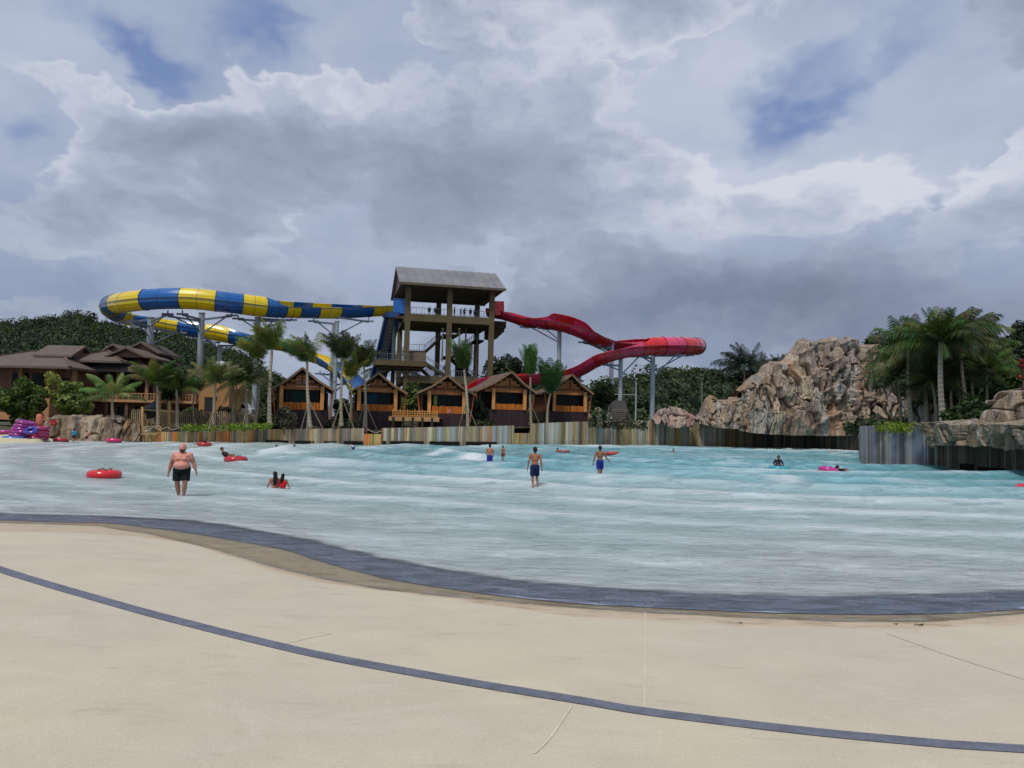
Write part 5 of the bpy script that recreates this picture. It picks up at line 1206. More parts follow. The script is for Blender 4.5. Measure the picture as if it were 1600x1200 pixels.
palm_px('young palm between the first and second bungalows', 545, 668, 548, 590, 96, 2.8, nf=14, erect=.9, spread=.7, pal=PB, seed=15, tr=.11)
CP = [S(70, 90, 46), S(54, 74, 38), S(86, 102, 56), S(42, 60, 32)]
gp = 'big coconut palms at the right'
palm_px('tallest coconut palm with ringed trunk at right', 1474, 660, 1470, 535, 76, 4.6, nf=30, erect=.25, spread=1.0, wind=(.5, 0), pal=CP, seed=31, tr=.24, group=gp, trunkc=S(168, 160, 146), droop=1.0, ll=.85)
palm_px('wide coconut palm hanging over the mountain shoulder', 1424, 655, 1420, 548, 84, 5.0, nf=28, erect=.2, spread=1.05, wind=(-.2, 0), pal=CP, seed=32, tr=.2, group=gp, droop=1.0, ll=.85)
palm_px('dark coconut palm between the two largest', 1448, 660, 1444, 556, 86, 4.6, nf=24, erect=.1, spread=1.05, pal=PD, seed=33, tr=.16, group=gp, dead=3)
palm_px('coconut palm right of the tallest, with leaning trunk', 1512, 660, 1499, 535, 80, 4.6, nf=28, erect=.25, spread=1.0, wind=(.6, 0), pal=CP, seed=34, tr=.16, group=gp, droop=1.0, ll=.85)
palm_px('airy coconut palm farthest right with thin slanting trunk', 1524, 650, 1516, 552, 88, 4.4, nf=24, erect=.3, spread=.9, wind=(.5, 0), pal=PG, seed=35, tr=.12, group=gp, droop=1.0, ll=.85)
palm_px('low coconut palm by the yellow green grass on the blue grey wall', 1408, 660, 1404, 590, 90, 4.0, nf=24, erect=.1, pal=CP, seed=41, tr=.13, group=gp)
palm_px('short dark palm directly below the tallest coconut palm', 1462, 665, 1456, 598, 82, 3.8, nf=24, erect=.15, pal=PD, seed=42, tr=.13, group=gp)
palm_px('short palm between the tallest palm and the leaning palm', 1492, 665, 1488, 588, 84, 3.9, nf=24, erect=.2, pal=CP, seed=43, tr=.13, group=gp)
palm_px('low palm right of the slanting thin trunk', 1544, 655, 1542, 580, 84, 3.8, nf=22, erect=.2, pal=PG, seed=44, tr=.12, group=gp)
gq_ = 'far coconut palms left of the rock mountain'
palm_px('far coconut palm against the sky, larger one', 1166, 655, 1163, 572, 175, 7.0, nf=16, erect=.1, spread=1.05, wind=(-.8, 0), pal=[S(44, 62, 48)], seed=36, tr=.3, group=gq_, ll=1.0)
palm_px('far coconut palm behind the mountain edge, smaller one', 1190, 655, 1187, 580, 180, 6.0, nf=16, erect=.1, spread=1.05, pal=[S(40, 56, 44)], seed=37, tr=.3, group=gq_)
palm_px('coconut palm top peeking over the mountain shoulder', 1222, 655, 1219, 575, 170, 4.5, nf=14, erect=.3, pal=[S(40, 56, 42)], seed=38, tr=.3, group=gq_)
palm_px('distant palm seen under the tower landing', 612, 640, 612, 580, 150, 6, nf=16, erect=.3, pal=[S(50, 70, 46)], seed=39, group='palms behind the pool')

def leaf_cloud(centers, radii, nleaf, size, pal, rnd, flat=1.0, var=.45):
    """random leaf quads on and within clump spheres; numpy"""
    centers = np.asarray(centers, float); radii = np.asarray(radii, float); nc = len(centers)
    k = rnd.integers(0, nc, nleaf); d = rnd.normal(size=(nleaf, 3)); d /= np.linalg.norm(d, axis=1)[:, None]
    r = radii[k] * rnd.uniform(.55, 1.05, nleaf) ** .5
    p = centers[k] + d * r[:, None] * np.array([1, 1, flat])
    n = d + rnd.normal(size=(nleaf, 3)) * .55; n[:, 2] += .35; n /= np.linalg.norm(n, axis=1)[:, None]
    a = np.cross(n, rnd.normal(size=(nleaf, 3))); a /= np.linalg.norm(a, axis=1)[:, None]; b = np.cross(n, a)
    s = size * rnd.uniform(.6, 1.4, nleaf)[:, None]
    V = np.stack([p - a * s, p - b * s * .55, p + a * s, p + b * s * .55], 1).reshape(-1, 3)
    F = np.arange(nleaf * 4).reshape(-1, 4)
    tone = rnd.uniform(.75, 1.2, nc)[k]; pc = np.array(pal)[rnd.integers(0, len(pal), nc)][k]
    tone = tone * 1.0
    C = pc * (tone * rnd.uniform(1 - var, 1 + var, nleaf))[:, None]
    return V, F, C
GT = [S(58, 78, 36), S(72, 94, 42), S(46, 64, 32), S(84, 104, 50)]
GD = [S(40, 54, 34), S(50, 64, 38), S(34, 46, 30), S(60, 74, 42)]
def tree(label, base, h, w, group, pal=GT, seed=0, nclump=40, nleaf=5000, size=.28, trunk_h=.45, name='tree', cat='tree', trunk_r=.2, d=None, low=.25):
    r = np.random.default_rng(seed); base = Vector(base); root = empty(name, base, label=label, cat=cat, group=group); d = d or w
    cs = []; rs = []
    for i in range(nclump):
        u = r.normal(size=3); u /= np.linalg.norm(u); q = r.uniform(.3, 1) ** .4
        z = low * h + (h * (1 - low)) * (.5 + .5 * u[2] * q)
        k = 1 - .25 * abs(u[2]); cs.append((u[0] * q * w / 2 * k, u[1] * q * d / 2 * k, z * r.uniform(.9, 1.06))); rs.append(r.uniform(.09, .19) * (w + h) / 2)
    cs = np.array(cs)
    V, F, C = leaf_cloud(cs, rs, nleaf, size, pal, r)
    mesh_from('crown', V, F, M_leaf, root, cols=C)
    mb = MB(); mb.c = S(96, 84, 68); top = Vector((0, 0, h * .6)); mb.tube([(0, 0, -.6), (.1, 0, h * trunk_h), top], [trunk_r * 1.3, trunk_r, trunk_r * .4], 8)
    for i in range(0, nclump, max(1, nclump // 8)):
        mb.tube([(.05, 0, h * trunk_h * r.uniform(.6, 1.1)), tuple(cs[i] * .55 + np.array([0, 0, h * .22])), tuple(cs[i])], [trunk_r * .5, trunk_r * .3, trunk_r * .12], 5)
    mb.build('trunk', M_wood, root)
    return root
def tree_px(label, px, pyb, pyt, wpx, Y, group, **kw):
    b = Q(px, pyb, Y); t = Q(px, pyt, Y); return tree(label, b, t.z - b.z, wpx * Y / FPX, group, **kw)
gl_ = 'leafy trees and shrubs near the resort buildings'
LB = [S(70, 92, 38), S(88, 110, 46), S(56, 76, 34), S(104, 124, 56)]
tree_px('big leafy bush before the terrace wall at the left edge', 36, 668, 590, 70, 88, gl_, pal=LB, seed=51, nleaf=5200, size=.22, low=.1, name='bush', cat='bush')
tree_px('loose leafy shrub left of the feathery palm', 108, 660, 600, 62, 87, gl_, pal=[S(96, 112, 50), S(78, 96, 42), S(120, 132, 70)], seed=52, nleaf=3400, size=.22, low=.1, name='bush', cat='bush', nclump=34)
tree_px('slender yellow green young tree above the stair wall', 79, 655, 580, 18, 90, gl_, pal=[S(130, 138, 60), S(150, 154, 78)], seed=53, nleaf=700, size=.22, low=.45, trunk_r=.08, nclump=14)
tree_px('round green tree behind the layered roofs', 222, 640, 538, 46, 122, gl_, pal=[S(64, 88, 44), S(50, 72, 38)], seed=54, nleaf=3600, size=.3)
tree_px('dark tree above the balcony corner', 262, 640, 568, 46, 112, gl_, pal=GD, seed=55, nleaf=2600, size=.3)
gm2 = 'shrubs and small trees between the bungalows'
tree_px('low green shrubs beneath the picket fence palms', 300, 672, 640, 56, 95, gm2, pal=GT, seed=56, nleaf=2000, size=.2, low=.05, name='bush', cat='bush')
tree_px('shrub by the tan service block doorway', 352, 668, 635, 30, 97, gm2, pal=GD, seed=57, nleaf=1400, size=.2, low=.05, name='bush', cat='bush')
tree_px('thin grey leaved shrub before the first bungalow plinth', 445, 670, 638, 38, 93, gm2, pal=[S(80, 84, 66), S(62, 66, 50), S(100, 92, 78)], seed=58, nleaf=1100, size=.16, low=.05, name='bush', cat='bush')
tree_px('dark tree standing left of the first bungalow', 432, 660, 592, 40, 112, gm2, pal=GD, seed=59, nleaf=2600, size=.28)
tree_px('green tree behind the lamp post between first two bungalows', 533, 662, 622, 26, 103, gm2, pal=GD, seed=60, nleaf=1300, size=.2, low=.1)
tree_px('bright green tree behind the viewing deck', 643, 660, 602, 40, 116, gm2, pal=LB, seed=61, nleaf=2600, size=.26, low=.1)
tree_px('dark shrub in the gap by the middle bungalow', 748, 664, 625, 26, 108, gm2, pal=GD, seed=62, nleaf=1200, size=.2, low=.1)
tree_px('flowering shrub beside the last bungalow', 938, 660, 640, 34, 112, gm2, pal=[S(84, 104, 64), S(60, 84, 48), S(150, 140, 130)], seed=63, nleaf=1500, size=.18, low=.05, name='bush', cat='bush')
tree_px('leafy tree behind the last bungalow eave', 940, 655, 595, 40, 126, gm2, pal=[S(72, 86, 52), S(58, 74, 44)], seed=64, nleaf=2300, size=.28)
gb = 'broad crowned trees behind the bungalows'
tree_px('spreading dark tree to the right of the tower', 795, 640, 560, 84, 165, gb, pal=GD, seed=65, nleaf=5200, size=.42, nclump=54)
tree_px('small tree seen through the tower legs', 668, 640, 600, 60, 165, gb, pal=GD, seed=66, nleaf=2600, size=.4)
gr = 'trees behind the right hand rocks'
tree_px('big rounded tree behind the tallest coconut palm', 1528, 655, 524, 80, 98, gr, pal=[S(70, 88, 42), S(54, 72, 36), S(86, 104, 52)], seed=67, nleaf=6000, size=.3, nclump=60)
tree_px('dark leafy tree left of the big boulder', 1568, 660, 552, 70, 92, gr, pal=[S(46, 68, 34), S(60, 84, 40)], seed=68, nleaf=4600, size=.26)
tree_px('tall pointed dark tree at the right edge', 1597, 650, 505, 44, 104, gr, pal=[S(54, 68, 44), S(42, 56, 38)], seed=69, nleaf=4200, size=.3)
tree_px('dark tree crown between coconut palms', 1450, 650, 545, 110, 104, gr, pal=GD, seed=70, nleaf=5200, size=.32, nclump=50)
tree_px('rounded tree top showing above the mountain shoulder', 1366, 640, 524, 26, 135, gr, pal=GD, seed=71, nleaf=1600, size=.3, low=.6)
tree_px('glossy broad leaved bush below the big rounded tree', 1516, 672, 628, 76, 70, gr, pal=[S(44, 66, 30), S(58, 84, 36)], seed=72, nleaf=3600, size=.22, low=.05, name='bush', cat='bush', d=3)
# red flowers on the right edge
rt = tree_px('small red flowering shrub at the right edge above the boulder', 1598, 612, 562, 10, 70, gr, pal=[S(130, 46, 40), S(90, 70, 40)], seed=73, nleaf=260, size=.13, low=.3, trunk_r=.06, name='bush', cat='bush', nclump=8)
# undergrowth and lawn strips
def scatter(name, label, lst, n, hh, pal, seed, size=.16):
    r = np.random.default_rng(seed); P = []
    for (x0, x1, Y0, Y1, z) in lst:
        a = Q(x0, 665, Y0).x; b = Q(x1, 665, Y0).x; k = int(n * (b - a) / 100) + 20
        P.append(np.stack([r.uniform(a, b, k), r.uniform(Y0, Y1, k), z + r.uniform(0, hh, k)], 1))
    P = np.concatenate(P); V, F, C = leaf_cloud(P, np.full(len(P), .35), len(P) * 5, size, pal, r)
    o = mesh_from(name, V, F, M_leaf, cols=C, origin=(0, 90, 2)); tag(o, label, 'undergrowth', kind='stuff'); return o
scatter('grass', 'bright green grass strip on top of the left pool wall', [(285, 330, 86.5, 88, 1.45), (340, 385, 87.5, 89, 1.6), (390, 420, 88.5, 90, 1.8)], 2400, .45, [S(104, 132, 42), S(124, 148, 54)], 81, .13)
scatter('grass', 'yellow green grass on top of the blue grey wall', [(1393, 1447, 64.5, 68, 3.05)], 5000, .4, [S(120, 138, 42), S(96, 116, 40)], 82, .13)
scatter('undergrowth', 'dark mixed undergrowth around the stilt bungalows', [(390, 440, 93, 97, 1.7), (505, 560, 95, 99, 1.9), (735, 770, 104, 108, 2.2), (832, 850, 112, 116, 2.6), (920, 1015, 112, 118, 2.8), (280, 400, 96, 102, 1.8), (80, 240, 92, 96, 1.6)], 2400, 1.1, [S(58, 62, 42), S(70, 78, 46), S(48, 50, 40)], 83, .2)

# ------------------------------------------------------------------ wooded hill and far wood
def canopy(name, label, sil, Y0, Y1, yfoot, seed, n, rad, pal, size, ngr=26, lpc=45):
    """sil: skyline (px, py) at distance Y1; terrain rises from the foot at Y0"""
    r = np.random.default_rng(seed); px = np.linspace(sil[0][0], sil[-1][0], 90); py = np.interp(px, [s[0] for s in sil], [s[1] for s in sil])
    T = np.array([Q(a, b, Y1) for a, b in zip(px, py)]); rows_ = np.linspace(0, 1, ngr)
    V = np.zeros((ngr + 3, 90, 3))
    for j, t in enumerate(rows_):
        Yj = Y0 + (Y1 - Y0) * t; sc = Yj / Y1; zf_ = 2.0; V[j, :, 0] = T[:, 0] * sc; V[j, :, 1] = Yj; V[j, :, 2] = zf_ + (T[:, 2] - rad * .8 - zf_) * (t ** 1.15)
    for q in range(3): V[ngr + q] = V[ngr - 1] * np.array([1 + .1 * (q + 1), 1 + .1 * (q + 1), 1]) ; V[ngr + q, :, 2] = (V[ngr - 1, :, 2]) * (1 - .35 * (q + 1))
    terr = mesh_from('hill', V.reshape(-1, 3), grid_faces(ngr + 3, 90), M_land, vattr={'sand': np.zeros(V.shape[0] * 90)}, smooth=True); tag(terr, kind='structure')
    t = r.uniform(0, 1, n) ** .8; u = r.uniform(0, 89, n); t[: n // 8] = r.uniform(.93, 1.0, n // 8); i0 = u.astype(int); fu = u - i0; i1 = np.minimum(i0 + 1, 89)
    tx = T[i0, 0] * (1 - fu) + T[i1, 0] * fu; tz = T[i0, 2] * (1 - fu) + T[i1, 2] * fu; Yj = Y0 + (Y1 - Y0) * t
    base = np.stack([tx * Yj / Y1, Yj, 2 + (tz - rad * .8 - 2) * t ** 1.15], 1)
    sz = rad * r.uniform(.5, 1.15, n)
    # each crown: several lobes
    cs = []; rs = []; 
    for q in range(6):
        dd_ = r.normal(size=(n, 3)) * .42; dd_[:, 2] = np.abs(dd_[:, 2]) * .7 + .05
        cs.append(base + dd_ * sz[:, None]); rs.append(sz * r.uniform(.30, .6, n))
    cs = np.concatenate(cs); rs = np.concatenate(rs)
    V, F, C = leaf_cloud(cs, rs, int(len(cs) * lpc), size, pal, r, flat=.8, var=.28)
    o = mesh_from(name, V, F, M_leaf, cols=C, origin=(0, Y0, 2)); tag(o, label, 'woodland', kind='stuff'); return o
HP = [S(50, 66, 46), S(42, 56, 42), S(74, 92, 50), S(36, 50, 38), S(54, 70, 50), S(60, 82, 44)]
canopy('woodland', 'dark wooded hill rising behind the left resort buildings', [(-160, 520), (-60, 510), (0, 503), (35, 502), (60, 497), (75, 493), (100, 497), (110, 489), (122, 485), (133, 488), (145, 500), (160, 505), (178, 499), (200, 512), (250, 517), (300, 527), (345, 540), (375, 552), (400, 570), (430, 590), (450, 604), (470, 625)], 190, 330, 640, 91, 3600, 5.2, HP, .50)
FP = [S(62, 78, 50), S(48, 62, 42), S(78, 92, 54), S(56, 72, 46)]
canopy('woodland', 'dark green wood beyond the pool below the red slide', [(905, 612), (940, 600), (960, 592), (990, 588), (1010, 580), (1060, 572), (1085, 566), (1105, 568), (1125, 584), (1140, 590), (1160, 588), (1200, 585), (1260, 590), (1340, 600)], 135, 185, 650, 92, 620, 5.0, FP, .5)
canopy('woodland', 'low dark wood line showing between bungalows and tower', [(480, 640), (560, 626), (600, 618), (640, 612), (700, 606), (760, 590), (800, 575), (850, 590), (905, 606)], 155, 200, 650, 93, 300, 4.5, FP, .5)
canopy('woodland', 'wooded slope behind the right hand palms', [(1340, 600), (1380, 575), (1420, 560), (1500, 548), (1560, 545), (1600, 530), (1700, 515), (1900, 520)], 110, 150, 650, 94, 420, 4.5, FP, .42)
# ------------------------------------------------------------------ people
class Body:
    def __init__(s): s.V = []; s.F = []
    def _add(s, vs, fs): n = len(s.V); s.V += [tuple(v) for v in vs]; s.F += [tuple(i + n for i in f) for f in fs]
    def ell(s, c, r, rot=None, nu=16, nv=12):
        mb = MB(); mb.ell(c, r, nu, nv, None, rot); s._add(mb.V, mb.F)
    def cap(s, pts, rs, n=14, flat=False, sx=1.0):
        """tapered limb through points; rounded unless flat"""
        mb = MB(); mb.tube(pts, list(rs), n); s._add(mb.V, mb.F)
        for i, (p, r) in enumerate(zip(pts, rs)):
            if flat and i in (0, len(pts) - 1): continue
            s.ell(p, (r * .99,) * 3, nu=12, nv=8)
    def loft(s, secs, n=24):
        """closed lofted solid through ellipses (cx, cy, z, rx, ry)"""
        vs = []; fs = []
        for (cx, cy, z, rx, ry) in secs:
            for k in range(n):
                a = 2 * math.pi * k / n; vs.append((cx + rx * math.cos(a), cy + ry * math.sin(a), z))
        for i in range(len(secs) - 1):
            for k in range(n): k2 = (k + 1) % n; fs.append((i * n + k, i * n + k2, (i + 1) * n + k2, (i + 1) * n + k))
        fs.append(tuple(range(n))[::-1]); fs.append(tuple((len(secs) - 1) * n + k for k in range(n))); s._add(vs, fs)
    def bake(s, name, mat, parent, vox, colf, smooth=4, M=None):
        me = bpy.data.meshes.new('tmp'); vs = s.V if M is None else [tuple(M @ Vector(v)) for v in s.V]
        me.from_pydata(vs, [], s.F); ob = bpy.data.objects.new('tmp', me); COL.objects.link(ob)
        bm = bmesh.new(); bm.from_mesh(me); bmesh.ops.recalc_face_normals(bm, faces=bm.faces); bm.to_mesh(me); bm.free()
        md = ob.modifiers.new('r', 'REMESH'); md.mode = 'VOXEL'; md.voxel_size = vox; md.use_smooth_shade = True
        if smooth: m2 = ob.modifiers.new('s', 'SMOOTH'); m2.factor = .5; m2.iterations = smooth
        bpy.context.view_layer.update(); dg = bpy.context.evaluated_depsgraph_get()
        new = bpy.data.meshes.new_from_object(ob.evaluated_get(dg)); bpy.data.objects.remove(ob); bpy.data.meshes.remove(me)
        new.name = name; new.materials.clear(); new.materials.append(mat); n = len(new.vertices)
        co = np.empty(n * 3, dtype=np.float32); new.vertices.foreach_get('co', co); co = co.reshape(-1, 3)
        c = np.ones((n, 4), dtype=np.float32); c[:, :3] = colf(co) if callable(colf) else np.array(colf)
        a = new.color_attributes.new('Col', 'FLOAT_COLOR', 'POINT'); a.data.foreach_set('color', c.ravel())
        new.polygons.foreach_set('use_smooth', np.ones(len(new.polygons), dtype=bool))
        o = bpy.data.objects.new(name, new); COL.objects.link(o); o.parent = parent; return o
STAND = dict(hipL=(.052, 0, .525), kneeL=(.055, -.01, .285), ankL=(.055, .01, .045), hipR=(-.052, 0, .525), kneeR=(-.055, -.01, .285), ankR=(-.055, .01, .045),
             shL=(.108, .005, .812), elL=(.140, .015, .635), wrL=(.150, -.015, .490), shR=(-.108, .005, .812), elR=(-.140, .015, .635), wrR=(-.150, -.015, .490),
             pel=(0, 0, .53), chest=(0, 0, .735), neck=(0, .005, .85), head=(0, -.008, .932))
def mk(**k): d = dict(STAND); d.update(k); return d
def person(label, loc, H, rz, pose, skin, shorts=None, shirt=None, hair=S(28, 22, 20), fat=0.0, vox=.014, fingers=False, legs=True, long_shorts=.55, beard=None, bald=False, longhair=False, group=None, forearm=None, watch=False, vest=None, HS=1.14):
    root = empty('person', loc, rz, label, 'person', group)
    P = {k: Vector(v) * H for k, v in pose.items()}; b = Body(); h = H
    pel, ch, nk, hd = P['pel'], P['chest'], P['neck'], P['head']
    f1 = 1 + fat; up = (ch - pel).normalized(); mid = pel.lerp(ch, .5) 
    rot = up.to_track_quat('Z', 'Y').to_matrix() if abs(up.z) < .97 else None
    # trunk
    b.ell(pel, (.090 * h * (1 + fat * .55), .066 * h * f1, .065 * h), rot); b.ell(pel.lerp(ch, .38) + Vector((0, -.016 * h * fat * 2, -.005 * h)), (.080 * h * (1 + fat * .85), .058 * h * (1 + fat * 1.9), .090 * h), rot)
    b.ell(ch + Vector((0, 0, -.02 * h)), (.094 * h * (1 + fat * .55), .062 * h * (1 + fat * .9), .085 * h), rot); b.ell(ch + up * .035 * h, (.105 * h * (1 + fat * .35), .055 * h * f1, .055 * h), rot)
    for s_ in ('L', 'R'):
        sg = 1 if s_ == 'L' else -1
        if fat > .2: b.ell(ch + Vector((sg * .052 * h, -.052 * h * f1, -.005 * h)), (.048 * h, .030 * h, .034 * h))
        else: b.ell(ch + Vector((sg * .045 * h, -.038 * h, .015 * h)), (.042 * h, .022 * h, .030 * h))
        sh, el, wr = P['sh' + s_], P['el' + s_], P['wr' + s_]; a = 1 + fat * .55
        b.cap([ch + up * .055 * h + Vector((sg * .02 * h, .01 * h, 0)), sh], [.036 * h, .036 * h * a]);
        b.cap([sh, sh.lerp(el, .45), el], [.034 * h * a, .030 * h * a, .0235 * h * a]); b.cap([el, el.lerp(wr, .35), wr], [.0235 * h * a, .0235 * h * a, .0150 * h * (1 + fat * .3)])
        d = (wr - el).normalized(); side = Vector((0, -1, 0)) if abs(d.y) < .8 else Vector((0, 0, 1)); side = (side - d * side.dot(d)).normalized(); inn = d.cross(side) 
        if inn.x * sg > 0: inn = -inn
        pc = wr + d * .030 * h; b.cap([wr, pc, wr + d * .048 * h], [.014 * h, .0165 * h, .0165 * h])
        for q in (-1, 1): b.ell(pc + side * q * .010 * h, (.012 * h, .012 * h, .015 * h))
        fr = (.0062 if fingers else .0078) * h
        for q, fl in enumerate((.036, .042, .039, .031)):
            o_ = wr + d * .052 * h + side * (.0195 - .0130 * q) * h
            b.cap([o_, o_ + d * fl * .5 * h + inn * .004 * h, o_ + d * fl * .85 * h + inn * .016 * h], [fr, fr * .95, fr * .8], 8)
        o_ = wr + d * .018 * h + side * .018 * h; b.cap([o_, o_ + d * .018 * h + side * .014 * h + inn * .006 * h, o_ + d * .036 * h + side * .016 * h + inn * .012 * h], [fr * 1.2, fr * 1.1, fr * .9], 8)
        if legs:
            hp, kn, an = P['hip' + s_], P['knee' + s_], P['ank' + s_]; a = 1 + fat * .35
            b.cap([hp, hp.lerp(kn, .5), kn], [.055 * h * a, .045 * h * a, .032 * h * a]); b.cap([kn, kn.lerp(an, .3), kn.lerp(an, .75), an], [.031 * h * a, .034 * h * a, .022 * h * a, .018 * h * a])
            b.ell(kn.lerp(an, .3) + Vector((0, .010 * h, 0)), (.026 * h * a, .026 * h * a, .05 * h))
            fz = min(an.z, 9); ft = an + Vector((sg * .012 * h, -.085 * h, -.028 * h)); b.cap([an + Vector((0, .012 * h, -.018 * h)), ft], [.022 * h, .017 * h]); b.ell(ft.lerp(an, .15), (.024 * h, .03 * h, .014 * h))
    if fat > .2: b.cap([ch + up * .05 * h + Vector((-.07 * h, 0, 0)), nk + Vector((0, 0, -.01 * h)), ch + up * .05 * h + Vector((.07 * h, 0, 0))], [.045 * h, .044 * h, .045 * h])
    b.cap([ch + up * .08 * h, nk, hd + Vector((0, .004 * h, -.035 * h))], [.040 * h * f1 ** .5, .031 * h * f1 ** .6, .030 * h * f1 ** .6])
    # head: skull, jaw, nose, ears, brow
    hd_f = (P.get('look', Vector((0, -1, 0)))).normalized(); hr = Matrix.Rotation(math.atan2(hd_f.x, -hd_f.y), 3, 'Z')
    def hp_(x, y, z): return hd + hr @ Vector((x * h * HS, y * h * HS, z * h * HS))
    b.ell(hp_(0, .006, .012), (.0425 * h * HS, .052 * h * HS, .054 * h * HS)); b.ell(hp_(0, -.012, -.024), (.034 * h * HS, .036 * h * HS, .038 * h * HS)); b.ell(hp_(0, -.020, -.047), (.022 * h * HS, .020 * h * HS, .014 * h * HS))
    b.cap([hp_(0, -.046, .008), hp_(0, -.056, -.012)], [.006 * h * HS, .009 * h * HS], 8); b.ell(hp_(0, -.040, .014), (.030 * h * HS, .010 * h * HS, .006 * h * HS)); b.ell(hp_(0, -.044, -.030), (.013 * h * HS, .007 * h * HS, .005 * h * HS))
    for sg in (-1, 1): b.ell(hp_(sg * .044, .006, -.002), (.006 * h * HS, .010 * h * HS, .016 * h * HS)); b.ell(hp_(sg * .022, -.038, -.012), (.014 * h * HS, .010 * h * HS, .012 * h * HS))
    def cf(co):
        c = np.tile(np.array(skin), (len(co), 1))
        if forearm is not None:
            for s_ in 'LR':
                el, wr = np.array(P['el' + s_]), np.array(P['wr' + s_]); dv = wr - el; t = ((co - el) @ dv) / (dv @ dv); ds = np.linalg.norm(co - (el + np.clip(t, -.8, 2)[:, None] * dv), axis=1)
                w_ = np.clip((t + .8) / .5, 0, 1) * (ds < .09 * h * .9); c = c * (1 - w_[:, None]) + np.array(forearm) * w_[:, None]
            lg = np.clip((.33 * h - co[:, 2]) / .05, 0, 1)[:, None]; c = c * (1 - lg) + np.array(forearm) * 1.05 * lg
        return c
    b.bake('body', M_skin, root, vox, cf)
    # face details
    for sg in (-1, 1):
        mb = MB(); mb.c = S(20, 16, 14); mb.ell(hp_(sg * .0175, -.0475, .002), (.006 * h, .004 * h, .0035 * h), 10, 6); mb.build('eye', M_glass if 0 else M_hair, root, smooth=True)
    if shorts is not None:
        t = Body(); m_ = .012 * h; wz_ = pel + up * .055 * h; a = 1 + fat * .62
        t.loft([(pel.x, pel.y, pel.z - .045 * h, (.085) * h * a + m_, .062 * h * f1 + m_), (pel.x, pel.y, pel.z, .090 * h * a + m_ * .8, .066 * h * f1 + m_ * .8), (wz_.x, wz_.y, wz_.z, .084 * h * a + m_ * .6, .062 * h * (1 + fat * 1.5) + m_ * .6)])
        t.ell(pel + Vector((0, 0, -.03 * h)), (.085 * h * a, .062 * h * f1, .05 * h))
        for s_ in 'LR':
            hp, kn = P['hip' + s_], P['knee' + s_]; a2 = 1 + fat * .3; e = hp.lerp(kn, long_shorts)
            t.cap([hp, hp.lerp(kn, long_shorts * .5), e], [.062 * h * a2, .064 * h * a2, .064 * h * a2], 18, flat=True); t.ell(hp, (.062 * h * a2,) * 3)
        t.bake('shorts', M_cloth, root, vox * .8, shorts, smooth=2)
    if shirt is not None:
        t = Body(); m_ = .010 * h
        t.ell(pel.lerp(ch, .2), (.088 * h + m_, .062 * h + m_, .085 * h), rot); t.ell(pel.lerp(ch, .6), (.088 * h + m_, .060 * h + m_, .085 * h), rot); t.ell(ch + up * .02 * h, (.102 * h + m_, .060 * h + m_, .07 * h), rot)
        for s_ in 'LR': t.cap([ch + up * .05 * h, P['sh' + s_], P['el' + s_], P['el' + s_].lerp(P['wr' + s_], .75)], [.045 * h, .042 * h, .032 * h, .024 * h], flat=True)
        t.bake('rash_shirt', M_cloth, root, vox, shirt, smooth=3)
    if vest is not None:
        t = Body(); m_ = .02 * h
        t.loft([((pel.lerp(ch, .3)).x, pel.lerp(ch, .3).y, pel.lerp(ch, .3).z, .085 * h + m_, .07 * h + m_), (ch.x, ch.y, ch.z, .10 * h + m_, .075 * h + m_), (ch.x, ch.y, ch.z + .06 * h, .08 * h + m_, .06 * h + m_)]); t.bake('life_vest', M_cloth, root, vox, vest, smooth=3)
    if not bald:
        t = Body(); t.ell(hp_(0, .014, .022), (.0475 * h * HS, .054 * h * HS, .052 * h * HS)); t.ell(hp_(0, .030, -.005), (.042 * h * HS, .034 * h * HS, .042 * h * HS)); t.ell(hp_(0, -.030, .048), (.032 * h * HS, .020 * h * HS, .014 * h * HS))
        if longhair: t.cap([hp_(0, .035, 0), hp_(0, .050, -.06), hp_(.01, .060, -.14), hp_(.01, .060, -.21)], [.044 * h * HS, .050 * h * HS, .048 * h * HS, .028 * h * HS])
        t.bake('hair', M_hair, root, vox * .7, hair, smooth=2)
    if beard is not None:
        t = Body(); t.ell(hp_(0, -.028, -.040), (.034 * h * HS, .026 * h * HS, .026 * h * HS)); t.ell(hp_(0, -.036, -.054), (.026 * h * HS, .020 * h * HS, .020 * h * HS)); 
        for sg in (-1, 1): t.cap([hp_(sg * .034, -.012, -.036), hp_(sg * .040, .000, -.006)], [.010 * h * HS, .006 * h * HS])
        t.bake('beard', M_hair, root, vox * .6, beard, smooth=2)
    if watch:
        el, wr = P['elL'], P['wrL']; d = (wr - el).normalized(); mb = MB(); mb.c = S(24, 24, 26); q = wr - d * .012 * h; mb.tube([q - d * .012, q + d * .012], .021 * h, 14); mb.build('watch', M_plas, root)
    return root
SK1 = S(206, 142, 126); SKA = S(160, 112, 92); SK2 = S(158, 104, 76); SK3 = S(140, 90, 64)
